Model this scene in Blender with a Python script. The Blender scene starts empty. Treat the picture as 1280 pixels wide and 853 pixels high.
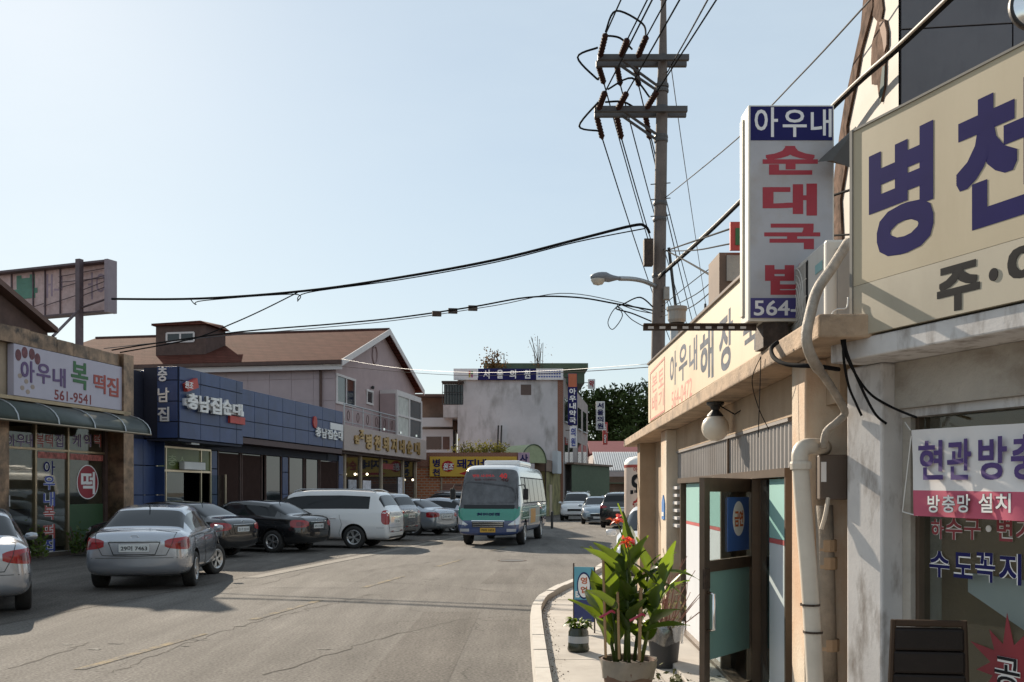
import bpy, bmesh, math, random
from mathutils import Vector, Matrix
from mathutils.bvhtree import BVHTree

R = math.radians
sc = bpy.context.scene
COL = sc.collection
rnd = random.Random(7)

# ------------------------------------------------------------------ camera
F, HZ, CH = 1244.0, 615.0, 1.7          # focal length (photo px), horizon row, eye height
camd = bpy.data.cameras.new('camera'); cam = bpy.data.objects.new('camera', camd); COL.objects.link(cam)
camd.lens = 35.0; camd.sensor_width = 36.0; camd.shift_y = (HZ - 426.5) / 1280
camd.clip_end = 2000; camd.clip_start = 0.05
cam.location = (0, 0, CH); cam.rotation_euler = (R(90), 0, 0)
sc.camera = cam
# ------------------------------------------------------------------ sky and sun
SUN_AZ, SUN_EL = 27.0, 26.5             # degrees left of the view axis, above the horizon
w = bpy.data.worlds.new('World'); sc.world = w; w.use_nodes = True
nt = w.node_tree; bg = nt.nodes['Background']
sky = nt.nodes.new('ShaderNodeTexSky'); sky.sky_type = 'NISHITA'; sky.sun_disc = False
sky.sun_elevation = R(SUN_EL); sky.sun_rotation = R(-SUN_AZ)
sky.air_density = 1.2; sky.dust_density = 0.35; sky.ozone_density = 1.6; sky.altitude = 50
veil = nt.nodes.new('ShaderNodeMix'); veil.data_type = 'RGBA'; veil.inputs[7].default_value = (7.1, 8.2, 8.95, 1)                       # thin high cloud veil, faintly uneven
wtc = nt.nodes.new('ShaderNodeTexCoord'); wmp = nt.nodes.new('ShaderNodeMapping'); wmp.inputs['Scale'].default_value = (1.2, 1.2, 4.0); nt.links.new(wtc.outputs['Generated'], wmp.inputs[0])
wno = nt.nodes.new('ShaderNodeTexNoise'); wno.inputs['Scale'].default_value = 2.2; wno.inputs['Detail'].default_value = 7; wno.inputs['Roughness'].default_value = .6; nt.links.new(wmp.outputs[0], wno.inputs[0])
wmr = nt.nodes.new('ShaderNodeMapRange'); nt.links.new(wno.outputs[0], wmr.inputs[0])
for _i, _v in enumerate((.30, .75, .56, .72)): wmr.inputs[_i + 1].default_value = _v
nt.links.new(wmr.outputs[0], veil.inputs[0])
nt.links.new(sky.outputs[0], veil.inputs[6]); nt.links.new(veil.outputs[2], bg.inputs[0]); bg.inputs[1].default_value = 0.061
sund = bpy.data.lights.new('sun', 'SUN'); sun = bpy.data.objects.new('sun', sund); COL.objects.link(sun)
sund.energy = 5.0; sund.angle = R(0.5); sund.color = (1.0, 0.87, 0.70)
sv = Vector((-math.sin(R(SUN_AZ)) * math.cos(R(SUN_EL)), math.cos(R(SUN_AZ)) * math.cos(R(SUN_EL)), math.sin(R(SUN_EL))))
sun.rotation_euler = sv.to_track_quat('Z', 'Y').to_euler(); sun.location = (-20, 30, 30)
sc.view_settings.view_transform = 'Standard'; sc.view_settings.look = 'None'
sc.view_settings.exposure = 0.75; sc.view_settings.gamma = 1.0; sc.view_settings.use_curve_mapping = False
sc.render.engine = 'CYCLES'; sc.cycles.use_denoising = True
try: sc.cycles.denoiser = 'OPENIMAGEDENOISE'
except Exception: pass
sc.cycles.max_bounces = 6; sc.cycles.transparent_max_bounces = 12
sc.cycles.caustics_reflective = False; sc.cycles.caustics_refractive = False

# ------------------------------------------------------------------ helpers
OFF = {}
def V(*a): return Vector(a)
def at(px, py, Y): return Vector(((px - 640) / F * Y, Y, CH - (py - HZ) / F * Y))
def gnd(px, py, z=0.0):
    Y = (CH - z) * F / (py - HZ); return Vector(((px - 640) / F * Y, Y, z))

class Fr:
    """vertical plane: point P, direction u (to the right for someone facing it), n out of it"""
    def __init__(s, P, u):
        s.P = Vector((P[0], P[1])); s.u = Vector(u).normalized(); s.n = Vector((s.u.y, -s.u.x))
    def s_(s, px, d=0.0):
        k = (px - 640) / F; p = s.P + s.n * d
        return (k * p.y - p.x) / (s.u.x - k * s.u.y)
    def z_(s, px, py, d=0.0):
        a = s.s_(px, d); Y = s.P.y + s.n.y * d + s.u.y * a
        return CH - (py - HZ) / F * Y
    def pt(s, a, d, z):
        p = s.P + s.u * a + s.n * d; return Vector((p.x, p.y, z))
    def px(s, px, py, d=0.0): return s.pt(s.s_(px, d), d, s.z_(px, py, d))
    def sub(s, a, d=0.0):            # same direction, new origin
        p = s.P + s.u * a + s.n * d; return Fr((p.x, p.y), s.u)
    def turn(s, a, d=0.0, right=True):   # perpendicular plane through (a, d)
        p = s.P + s.u * a + s.n * d
        return Fr((p.x, p.y), s.n if right else -s.n)

class MB:
    def __init__(s): s.v = []; s.f = []
    def add(s, vs, fs):
        o = len(s.v); s.v += [Vector(q) for q in vs]; s.f += [tuple(i + o for i in g) for g in fs]; return s
    def hexa(s, p):   # 8 points: bottom ring 0-3, top ring 4-7
        return s.add(p, [(0, 3, 2, 1), (4, 5, 6, 7), (0, 1, 5, 4), (1, 2, 6, 5), (2, 3, 7, 6), (3, 0, 4, 7)])
    def box(s, fr, a0, a1, d0, d1, z0, z1):
        return s.hexa([fr.pt(a0, d1, z0), fr.pt(a1, d1, z0), fr.pt(a1, d0, z0), fr.pt(a0, d0, z0),
                       fr.pt(a0, d1, z1), fr.pt(a1, d1, z1), fr.pt(a1, d0, z1), fr.pt(a0, d0, z1)])
    def bx(s, x0, x1, y0, y1, z0, z1):
        return s.hexa([(x0, y0, z0), (x1, y0, z0), (x1, y1, z0), (x0, y1, z0), (x0, y0, z1), (x1, y0, z1), (x1, y1, z1), (x0, y1, z1)])
    def prism(s, fr, poly, d0, d1):     # poly [(s,z)] counter-clockwise seen from outside
        n = len(poly)
        vs = [fr.pt(a, d1, z) for a, z in poly] + [fr.pt(a, d0, z) for a, z in poly]
        fs = [tuple(range(n)), tuple(range(2 * n - 1, n - 1, -1))]
        fs += [(i, i + n, (i + 1) % n + n, (i + 1) % n) for i in range(n)]
        return s.add(vs, fs)
    def quad(s, a, b, c, d): return s.add([a, b, c, d], [(0, 1, 2, 3)])
    def slab(s, a, b, c, d, th):        # thick quad, thickness opposite to its normal
        a, b, c, d = map(Vector, (a, b, c, d)); nn = (b - a).cross(d - a).normalized() * th
        return s.hexa([a - nn, b - nn, c - nn, d - nn, a, b, c, d])
    def tube(s, pts, r, n=6, caps=True):
        pts = [Vector(p) for p in pts]; m = len(pts); rs = r if isinstance(r, (list, tuple)) else [r] * m
        vs = []; prev = None
        for i, p in enumerate(pts):
            t = (pts[min(i + 1, m - 1)] - pts[max(i - 1, 0)])
            t = t.normalized() if t.length > 1e-9 else Vector((0, 0, 1))
            if prev is None:
                ref = Vector((0, 0, 1)) if abs(t.z) < .9 else Vector((1, 0, 0)); e1 = t.cross(ref).normalized()
            else:
                e1 = prev - t * prev.dot(t)
                e1 = e1.normalized() if e1.length > 1e-6 else t.orthogonal().normalized()
            prev = e1; e2 = t.cross(e1)
            for k in range(n):
                a = 2 * math.pi * k / n; vs.append(p + (e1 * math.cos(a) + e2 * math.sin(a)) * rs[i])
        fs = [(i * n + k, i * n + (k + 1) % n, (i + 1) * n + (k + 1) % n, (i + 1) * n + k) for i in range(m - 1) for k in range(n)]
        if caps: fs += [tuple(range(n - 1, -1, -1)), tuple(range((m - 1) * n, m * n))]
        return s.add(vs, fs)
    def lathe(s, prof, c, n=24, axis='z', caps=False):
        c = Vector(c); vs = []
        for r, h in prof:
            for k in range(n):
                a = 2 * math.pi * k / n; x, y = r * math.cos(a), r * math.sin(a)
                vs.append(c + (Vector((x, y, h)) if axis == 'z' else Vector((x, h, y)) if axis == 'y' else Vector((h, x, y))))
        fs = [(i * n + k, i * n + (k + 1) % n, (i + 1) * n + (k + 1) % n, (i + 1) * n + k) for i in range(len(prof) - 1) for k in range(n)]
        if caps: fs += [tuple(range(n - 1, -1, -1)), tuple(range((len(prof) - 1) * n, len(prof) * n))]
        return s.add(vs, fs)
    def disc(s, fr, a, z, ra, rz, d0, d1, n=28):
        return s.prism(fr, [(a + ra * math.cos(2 * math.pi * k / n), z + rz * math.sin(2 * math.pi * k / n)) for k in range(n)], d0, d1)

def setp(o, label=None, cat=None, group=None, kind=None):
    if label: o['label'] = label
    if cat: o['category'] = cat
    if group: o['group'] = group
    if kind: o['kind'] = kind
    return o
def thing(name, label, cat, loc=(0, 0, 0), rz=0.0, group=None, local=False):
    o = bpy.data.objects.new(name, None); COL.objects.link(o); o.empty_display_size = .2
    o.location = loc; o.rotation_euler = (0, 0, rz)
    OFF[o.name] = Vector((0, 0, 0)) if local else Vector(loc)
    return setp(o, label, cat, group)
def mesh(name, mb, mat, smooth=False, off=None, fix=False):
    me = bpy.data.meshes.new(name)
    off = off or Vector((0, 0, 0))
    me.from_pydata([tuple(q - off) for q in mb.v], [], mb.f)
    me.materials.append(mat)
    if smooth:
        me.polygons.foreach_set('use_smooth', [True] * len(me.polygons))
    if fix:
        bm = bmesh.new(); bm.from_mesh(me); bmesh.ops.recalc_face_normals(bm, faces=bm.faces); bm.to_mesh(me); bm.free()
    me.update(); return me
def obj(name, mb, mat, parent=None, smooth=False, bev=0.0, fix=True, kind=None, label=None, sharp=None, loc=None):
    gq = getattr(mb, 'groups', None)
    if gq and len(gq) > 1 and parent is not None:      # one object per character
        e_ = gq + [(len(mb.v), len(mb.f))]
        for (v0, f0), (v1, f1) in zip(e_, e_[1:]):
            m2 = MB(); m2.v = mb.v[v0:v1]; m2.f = [tuple(i - v0 for i in f) for f in mb.f[f0:f1]]
            o = obj(name if name != 'lettering' else 'letter', m2, mat, parent, smooth, bev, fix, kind, label)
        return o
    if parent is not None: off = OFF[parent.name]
    else: off = Vector(loc) if loc is not None else Vector((0, 0, 0))
    me = mb if isinstance(mb, bpy.types.Mesh) else mesh(name, mb, mat, smooth, off, fix)
    o = bpy.data.objects.new(name, me); COL.objects.link(o)
    if parent is not None: o.parent = parent
    else: o.location = off
    OFF[o.name] = off
    if smooth and sharp is not None: me.set_sharp_from_angle(angle=R(sharp))
    if bev:
        m = o.modifiers.new('bevel', 'BEVEL'); m.width = bev; m.segments = 2; m.limit_method = 'ANGLE'; m.angle_limit = R(40)
    if kind: o['kind'] = kind
    if label: o['label'] = label
    return o
def single(name, label, cat, mb, mat, group=None, **k):
    """a thing that is one mesh; origin at the lowest point's middle"""
    c = sum((q for q in mb.v), Vector()) / len(mb.v); c.z = min(q.z for q in mb.v)
    return setp(obj(name, mb, mat, None, loc=c, **k), label, cat, group)

# lettering -------------------------------------------------------------
_TX = {}
def glyphs(body):
    key = body
    if key in _TX: return _TX[key]
    c = bpy.data.curves.new('t', 'FONT'); c.body = body; c.size = 1; c.resolution_u = 3
    c.space_character = 1.0
    o = bpy.data.objects.new('t', c); COL.objects.link(o); bpy.context.view_layer.update()
    me = bpy.data.meshes.new_from_object(o.evaluated_get(bpy.context.evaluated_depsgraph_get()))
    vs = [q.co.copy() for q in me.vertices]; fs = [tuple(p.vertices) for p in me.polygons]
    bpy.data.objects.remove(o); bpy.data.curves.remove(c); bpy.data.meshes.remove(me)
    x0 = min(q.x for q in vs); x1 = max(q.x for q in vs); y0 = min(q.y for q in vs); y1 = max(q.y for q in vs)
    _TX[key] = ([((q.x - x0) / (x1 - x0), (q.y - y0) / (y1 - y0)) for q in vs], fs, x1 - x0, y1 - y0)
    return _TX[key]
def letters(fr, items, d, bold=.02, ext=.006, mirror=False, shear=0.0):
    """items: (text, s0, s1, z0, z1) fitted into that box on the plane; front faces plus shallow sides"""
    mb = MB(); mb.groups = []; flat = ext <= .003
    for body, a0, a1, z0, z1 in items:
        mb.groups.append((len(mb.v), len(mb.f)))
        vs, fs, gw, gh = glyphs(body)
        bx_, bz_ = min(bold, .05) / gw, min(bold, .05) / gh        # heavier weight: shifted copies, each a hair nearer
        sh = [(0, 0)] if bold < .006 else [(0, 0), (bx_, 0), (-bx_, 0), (0, bz_), (0, -bz_), (bx_, bz_), (-bx_, bz_), (bx_, -bz_), (-bx_, -bz_)]
        if bold >= .03: sh = [(0, 0)] + [(bx_ * i / 3, bz_ * j / 3) for i in range(-3, 4) for j in range(-3, 4) if max(abs(i), abs(j)) == 3]
        W_, H_ = 1 + 2 * bx_ * (len(sh) > 1), 1 + 2 * bz_ * (len(sh) > 1)
        cnt = {}
        for g in fs:
            for i in range(len(g)):
                e = (g[i], g[(i + 1) % len(g)]); cnt[e] = cnt.get(e, 0) + 1
        for q, (ox, oz) in enumerate(sh):
            dd = d + (.0005 if flat else ext) + q * (.00003 if flat else .0008)
            fr_v = []
            for x, y in vs:
                x = (x + ox + bx_ * (len(sh) > 1)) / W_; y = (y + oz + bz_ * (len(sh) > 1)) / H_
                fr_v.append(fr.pt((a0 + (a1 - a0) * ((1 - x) if mirror else x)) + shear * y * (z1 - z0), dd, z0 + (z1 - z0) * y))
            n = len(fr_v)
            if flat: mb.add(fr_v, fs)
            else:
                bk = [v - Vector((fr.n.x, fr.n.y, 0)) * ext for v in fr_v]
                mb.add(fr_v + bk, list(fs) + [(a, a + n, b + n, b) for (a, b) in cnt if (b, a) not in cnt])
    return mb
def pxbox(fr, body, x0, x1, y0, y1, d):     # photo measurements of a word -> its box on the plane
    a0, a1 = fr.s_(x0, d), fr.s_(x1, d); xm = (x0 + x1) / 2
    return (body, a0, a1, fr.z_(xm, y1, d), fr.z_(xm, y0, d))

# materials -------------------------------------------------------------
def M(name, col, rough=.6, metal=0.0, var=.12, scale=3.0, bump=0.0, bscale=60.0, spec=.5, stain=None, samt=.5, sscale=2.0,
      stretch=(1, 1, .35), coat=0.0, grime=0.0):
    m = bpy.data.materials.new(name); m.use_nodes = True; t = m.node_tree; L = t.links.new
    b = t.nodes['Principled BSDF']; b.inputs['Roughness'].default_value = rough; b.inputs['Metallic'].default_value = metal
    b.inputs['Specular IOR Level'].default_value = spec; b.inputs['Coat Weight'].default_value = coat
    b.inputs['Coat Roughness'].default_value = .04
    tc = t.nodes.new('ShaderNodeTexCoord')
    def noise(sc_, det=5, st=(1, 1, 1)):
        mp = t.nodes.new('ShaderNodeMapping'); mp.inputs['Scale'].default_value = st; L(tc.outputs['Object'], mp.inputs[0])
        n = t.nodes.new('ShaderNodeTexNoise'); n.inputs['Scale'].default_value = sc_; n.inputs['Detail'].default_value = det
        n.inputs['Roughness'].default_value = .62; L(mp.outputs[0], n.inputs['Vector']); return n
    def mix(f, a, bb):
        x = t.nodes.new('ShaderNodeMix'); x.data_type = 'RGBA'
        for k, q in ((0, f), (6, a), (7, bb)):
            if isinstance(q, bpy.types.NodeSocket): L(q, x.inputs[k])
            else: x.inputs[k].default_value = q if k == 0 else (*q[:3], 1)
        return x.outputs[2]
    def ramp(sock, p0, p1, v0=0., v1=1.):
        r_ = t.nodes.new('ShaderNodeMapRange'); L(sock, r_.inputs[0])
        for i, q in enumerate((p0, p1, v0, v1)): r_.inputs[i + 1].default_value = q
        return r_.outputs[0]
    lo = [max(0, c * (1 - var)) for c in col]; hi = [min(1, c * (1 + var)) for c in col]
    out = mix(ramp(noise(scale).outputs[0], .3, .7), lo, hi)
    if stain is not None:
        out = mix(ramp(noise(sscale, 8, stretch).outputs[0], .50, .68, 0, samt), out, stain)
    L(out, b.inputs['Base Color'])
    if grime: L(ramp(noise(scale * 2).outputs[0], .3, .7, max(0, rough - grime), min(1, rough + grime)), b.inputs['Roughness'])
    if bump:
        bp = t.nodes.new('ShaderNodeBump'); bp.inputs['Strength'].default_value = bump; bp.inputs['Distance'].default_value = .02
        L(noise(bscale, 4).outputs[0], bp.inputs['Height']); L(bp.outputs[0], b.inputs['Normal'])
    return m
def glassM(name, tint=(.75, .85, .82), refl=.12, rough=.02):
    m = bpy.data.materials.new(name); m.use_nodes = True; t = m.node_tree; L = t.links.new
    t.nodes.remove(t.nodes['Principled BSDF']); o = t.nodes['Material Output']
    tr = t.nodes.new('ShaderNodeBsdfTransparent'); tr.inputs[0].default_value = (*tint, 1)
    gl = t.nodes.new('ShaderNodeBsdfGlossy'); gl.inputs['Roughness'].default_value = rough
    fz = t.nodes.new('ShaderNodeLayerWeight'); fz.inputs[0].default_value = .5
    pw = t.nodes.new('ShaderNodeMath'); pw.operation = 'POWER'; pw.inputs[1].default_value = 4.0; L(fz.outputs['Facing'], pw.inputs[0])
    mr = t.nodes.new('ShaderNodeMath'); mr.operation = 'MULTIPLY_ADD'; mr.inputs[1].default_value = .7; mr.inputs[2].default_value = refl * .5
    L(pw.outputs[0], mr.inputs[0]); mx = t.nodes.new('ShaderNodeMixShader')
    L(mr.outputs[0], mx.inputs[0]); L(tr.outputs[0], mx.inputs[1]); L(gl.outputs[0], mx.inputs[2]); L(mx.outputs[0], o.inputs[0])
    return m
def emitM(name, col, st):
    m = M(name, col); b = m.node_tree.nodes['Principled BSDF']
    b.inputs['Emission Color'].default_value = (*col, 1); b.inputs['Emission Strength'].default_value = st; return m
def brickM(name, c1, c2, mortar, bw=.22, bh=.075, msize=.012):
    m = M(name, c1, .95, spec=.03); t = m.node_tree; L = t.links.new; b = t.nodes['Principled BSDF']
    tc = t.nodes.new('ShaderNodeTexCoord'); sp = t.nodes.new('ShaderNodeSeparateXYZ'); L(tc.outputs['Object'], sp.inputs[0])
    ad = t.nodes.new('ShaderNodeMath'); ad.operation = 'ADD'; L(sp.outputs[0], ad.inputs[0]); L(sp.outputs[1], ad.inputs[1])
    cb = t.nodes.new('ShaderNodeCombineXYZ'); L(ad.outputs[0], cb.inputs[0]); L(sp.outputs[2], cb.inputs[1])
    br = t.nodes.new('ShaderNodeTexBrick'); L(cb.outputs[0], br.inputs[0])
    br.inputs['Color1'].default_value = (*c1, 1); br.inputs['Color2'].default_value = (*c2, 1); br.inputs['Mortar'].default_value = (*mortar, 1)
    br.inputs['Scale'].default_value = 1; br.inputs['Mortar Size'].default_value = msize
    br.inputs['Brick Width'].default_value = bw; br.inputs['Row Height'].default_value = bh
    L(br.outputs[0], b.inputs['Base Color'])
    bp = t.nodes.new('ShaderNodeBump'); bp.inputs['Strength'].default_value = .5; bp.inputs['Distance'].default_value = .01; bp.invert = True
    L(br.outputs['Fac'], bp.inputs['Height']); L(bp.outputs[0], b.inputs['Normal']); return m

K = {}
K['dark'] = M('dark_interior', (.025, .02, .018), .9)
K['black'] = M('black_rubber', (.02, .02, .02), .75)
K['blackmetal'] = M('black_metal', (.025, .024, .024), .5)
K['iron'] = M('rusty_iron', (.06, .04, .03), .7, .3, .5, 20, .2, 80)
K['steel'] = M('galvanised_steel', (.42, .43, .44), .45, .8, .15, 10)
K['chrome'] = M('chrome', (.8, .8, .8), .12, 1.0, .03)
K['white'] = M('white_paint', (.72, .71, .69), .5, 0, .05)
K['signwhite'] = M('sign_white', (.72, .70, .70), .4, 0, .04, 4, stain=(.5, .48, .46), samt=.4)
K['wirek'] = M('cable_black', (.014, .014, .015), .85, spec=.05)
K['conc'] = M('concrete', (.36, .34, .31), .9, 0, .2, 3, .35, 60, stain=(.16, .14, .12), samt=.6)
K['glassd'] = M('dark_window_glass', (.016, .02, .022), .04, 0, .1, spec=.6)
K['glass'] = glassM('shop_glass', (.86, .91, .90), .10)
K['navy'] = M('navy_lettering', (.02, .02, .10), .8, spec=.15)
K['red'] = M('red_lettering', (.42, .025, .03), .7, spec=.2)
K['letterw'] = M('white_lettering', (.80, .79, .78), .45, 0, .04)
K['letterk'] = M('black_lettering', (.02, .02, .022), .8, spec=.15)
# ================================================================== ground, road, pavement
def asphaltM(name, col, crack=True):
    m = M(name, col, .93, 0, .14, .45, .6, 90, spec=.15, stain=tuple(c * .55 for c in col), samt=.45, sscale=.35, stretch=(1, .35, 1))
    t = m.node_tree; L = t.links.new; b = t.nodes['Principled BSDF']
    src = b.inputs['Base Color'].links[0].from_socket
    tc = t.nodes.new('ShaderNodeTexCoord')
    gr = t.nodes.new('ShaderNodeTexNoise'); gr.inputs['Scale'].default_value = 34; gr.inputs['Detail'].default_value = 6; L(tc.outputs['Object'], gr.inputs[0])
    r0 = t.nodes.new('ShaderNodeMapRange'); L(gr.outputs[0], r0.inputs[0])
    for i, q in enumerate((.3, .7, .55, 1.45)): r0.inputs[i + 1].default_value = q
    mu = t.nodes.new('ShaderNodeMix'); mu.data_type = 'RGBA'; mu.blend_type = 'MULTIPLY'; mu.inputs[0].default_value = 1
    L(src, mu.inputs[6]); L(r0.outputs[0], mu.inputs[7]); out = mu.outputs[2]
    mp = t.nodes.new('ShaderNodeMapping'); mp.inputs['Rotation'].default_value = (0, 0, R(10)); mp.inputs['Scale'].default_value = (1.4, .12, 1); L(tc.outputs['Object'], mp.inputs[0])
    g2 = t.nodes.new('ShaderNodeTexNoise'); g2.inputs['Scale'].default_value = 1.6; g2.inputs['Detail'].default_value = 7; g2.inputs['Roughness'].default_value = .7; L(mp.outputs[0], g2.inputs[0])
    r1 = t.nodes.new('ShaderNodeMapRange'); L(g2.outputs[0], r1.inputs[0])
    for i, q in enumerate((.3, .7, .70, 1.18)): r1.inputs[i + 1].default_value = q
    m2 = t.nodes.new('ShaderNodeMix'); m2.data_type = 'RGBA'; m2.blend_type = 'MULTIPLY'; m2.inputs[0].default_value = 1
    L(out, m2.inputs[6]); L(r1.outputs[0], m2.inputs[7]); out = m2.outputs[2]
    if crack:
        wn = t.nodes.new('ShaderNodeTexNoise'); wn.inputs['Scale'].default_value = 1.2; wn.inputs['Detail'].default_value = 4; L(tc.outputs['Object'], wn.inputs[0])
        ad = t.nodes.new('ShaderNodeVectorMath'); ad.operation = 'MULTIPLY_ADD'; L(wn.outputs['Color'], ad.inputs[0])
        ad.inputs[1].default_value = (.9, .9, .9); L(tc.outputs['Object'], ad.inputs[2])
        vo = t.nodes.new('ShaderNodeTexVoronoi'); vo.feature = 'DISTANCE_TO_EDGE'; vo.inputs['Scale'].default_value = .22; L(ad.outputs[0], vo.inputs['Vector'])
        mk = t.nodes.new('ShaderNodeMapRange'); L(vo.outputs[0], mk.inputs[0])
        for i, q in enumerate((.0, .004, .55, 0)): mk.inputs[i + 1].default_value = q
        n2 = t.nodes.new('ShaderNodeTexNoise'); n2.inputs['Scale'].default_value = .5; L(tc.outputs['Object'], n2.inputs[0])
        r2 = t.nodes.new('ShaderNodeMapRange'); L(n2.outputs[0], r2.inputs[0])
        for i, q in enumerate((.42, .55, 0, 1)): r2.inputs[i + 1].default_value = q
        mm = t.nodes.new('ShaderNodeMath'); mm.operation = 'MULTIPLY'; L(mk.outputs[0], mm.inputs[0]); L(r2.outputs[0], mm.inputs[1])
        mx = t.nodes.new('ShaderNodeMix'); mx.data_type = 'RGBA'; L(mm.outputs[0], mx.inputs[0]); L(out, mx.inputs[6]); mx.inputs[7].default_value = (.03, .028, .026, 1)
        out = mx.outputs[2]
    L(out, b.inputs['Base Color']); return m
def wornM(name, col, under, lo=.42, hi=.58):
    m = asphaltM(name, under, False); t = m.node_tree; L = t.links.new; b = t.nodes['Principled BSDF']
    src = b.inputs['Base Color'].links[0].from_socket; tc = t.nodes.new('ShaderNodeTexCoord')
    n = t.nodes.new('ShaderNodeTexNoise'); n.inputs['Scale'].default_value = 3.5; n.inputs['Detail'].default_value = 9; n.inputs['Roughness'].default_value = .75
    L(tc.outputs['Object'], n.inputs[0]); r_ = t.nodes.new('ShaderNodeMapRange'); L(n.outputs[0], r_.inputs[0])
    for i, q in enumerate((lo, hi, 0, .9)): r_.inputs[i + 1].default_value = q
    mx = t.nodes.new('ShaderNodeMix'); mx.data_type = 'RGBA'; L(r_.outputs[0], mx.inputs[0]); L(src, mx.inputs[6]); mx.inputs[7].default_value = (*col, 1)
    L(mx.outputs[2], b.inputs['Base Color']); return m
ASPH = (.160, .149, .137)
K['asphalt'] = asphaltM('asphalt', ASPH)
K['park'] = asphaltM('parking_concrete', (.135, .122, .11))
K['yellowline'] = wornM('worn_yellow_paint', (.36, .27, .13), ASPH, .46, .70)
K['whiteline'] = wornM('worn_white_paint', (.50, .48, .44), ASPH, .50, .68)
K['gutc'] = M('gutter_concrete', (.205, .188, .168), .92, 0, .22, 2.0, .3, 60, spec=.2, stain=(.15, .13, .115), samt=.7, sscale=1.2, stretch=(1, 1, 1))
K['pave'] = M('pavement_concrete', (.40, .37, .335), .9, 0, .14, 1.6, .3, 70, stain=(.24, .21, .18), samt=.55, sscale=1.4, stretch=(1, 1, 1))
K['kerb'] = M('kerb_concrete', (.50, .47, .43), .9, 0, .15, 3, .3, 60, stain=(.25, .22, .19), samt=.5, sscale=3, stretch=(1, 1, 1))
K['dirt'] = M('dirt', (.16, .13, .10), .95, 0, .3, 5, .5, 40)

def sheet(name, poly, z, mat, kind='structure', th=None, parent=None):
    mb = MB().add([(x, y, z) for x, y in poly], [tuple(range(len(poly)))])
    o = obj(name, mb, mat, parent, fix=False)
    if kind and parent is None: o['kind'] = kind
    return o
sheet('ground', [(-900, -400), (900, -400), (900, 1600), (-900, 1600)], -.012, K['dirt'])
sheet('road', [(-60, -30), (60, -30), (60, 150), (-60, 150)], 0, K['asphalt'])
EL = lambda Y, o=0: (-8.52 + o + .18 * Y)          # left edge of the carriageway
park = sheet('parking_strip', [(EL(6, -9), 6), (EL(6, -.3), 6), (EL(75, -.3), 75), (EL(75, -9), 75)], .004, K['park'])
# gutter strip of concrete slabs between carriageway and parking strip
gut = bpy.data.objects.new('gutter', None); COL.objects.link(gut); OFF[gut.name] = V(0, 0, 0); gut['kind'] = 'structure'
y = 19.6; i = 0
while y < 56:
    y2 = y + 1.6; mb = MB()
    mb.hexa([(EL(y, -.3), y, .0), (EL(y), y, .0), (EL(y2), y2 - .02, .0), (EL(y2, -.3), y2 - .02, .0),
             (EL(y, -.3), y, .010), (EL(y), y, .008), (EL(y2), y2 - .02, .008), (EL(y2, -.3), y2 - .02, .010)])
    obj('gutter_slab', mb, K['gutc'], gut); y = y2
# centre line (worn yellow dashes), parking bay line
CLX = lambda Y: -3.3 + .185 * (Y - 14)
marks = bpy.data.objects.new('road_marking', None); COL.objects.link(marks); OFF[marks.name] = V(0, 0, 0); marks['kind'] = 'structure'
for y in (4, 9.5, 13.2, 17.6, 22.6, 28.5, 46, 56, 66):
    l = 2.4
    obj('centre_dash', MB().add([(CLX(y) - .06, y, .005), (CLX(y) + .06, y, .005), (CLX(y + l) + .06, y + l, .005), (CLX(y + l) - .06, y + l, .005)], [(0, 1, 2, 3)]), K['yellowline'], marks, fix=False)
for (y0, y1, o) in ((24, 52, -.62),):
    obj('edge_line', MB().add([(EL(y0, o), y0, .009), (EL(y0, o) + .1, y0, .009), (EL(y1, o) + .1, y1, .009), (EL(y1, o), y1, .009)], [(0, 1, 2, 3)]), K['whiteline'], marks, fix=False)
for y in (24.0, 27.1, 30.2, 33.6, 37.2):
    a = Vector((EL(y, -.6), y)); b_ = a + Vector((-4.6, .9)); n_ = Vector((.02, .05))
    obj('bay_line', MB().add([(a.x, a.y, .009), (b_.x, b_.y, .009), (b_.x + n_.x, b_.y + n_.y * 2, .009), (a.x + n_.x, a.y + n_.y * 2, .009)], [(0, 3, 2, 1)]), K['whiteline'], marks, fix=False)
# tar seams: old joints and repaired cracks
rs_ = random.Random(3)
for pts in ([(137, 842), (215, 812), (300, 782), (395, 760), (470, 742)], [(397, 726), (480, 728), (560, 733), (640, 742)], [(20, 834), (120, 800)], [(330, 845), (470, 800), (600, 770)], [(450, 715), (560, 700), (690, 694)], [(240, 740), (330, 731), (395, 712)]):
    P_ = [gnd(*q) for q in pts]; mb = MB(); vs = []; path = []
    for A, B in zip(P_, P_[1:]):
        for k in range(14): path.append(A.lerp(B, k / 14) + Vector((rs_.gauss(0, .03), rs_.gauss(0, .05), 0)))
    for k, q in enumerate(path):
        t_ = (path[min(k + 1, len(path) - 1)] - path[max(k - 1, 0)]).normalized(); nn = Vector((-t_.y, t_.x, 0)) * rs_.uniform(.004, .014)
        vs += [q + nn + Vector((0, 0, .0035)), q - nn + Vector((0, 0, .0035))]
    mb.add(vs, [(2 * k + 1, 2 * k + 3, 2 * k + 2, 2 * k) for k in range(len(path) - 1)])
    obj('tar_seam', mb, M('tar', (.085, .078, .07), .9, 0, .3, 8, spec=.1) if 'tar' not in bpy.data.materials else bpy.data.materials['tar'], marks, fix=False)
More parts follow.
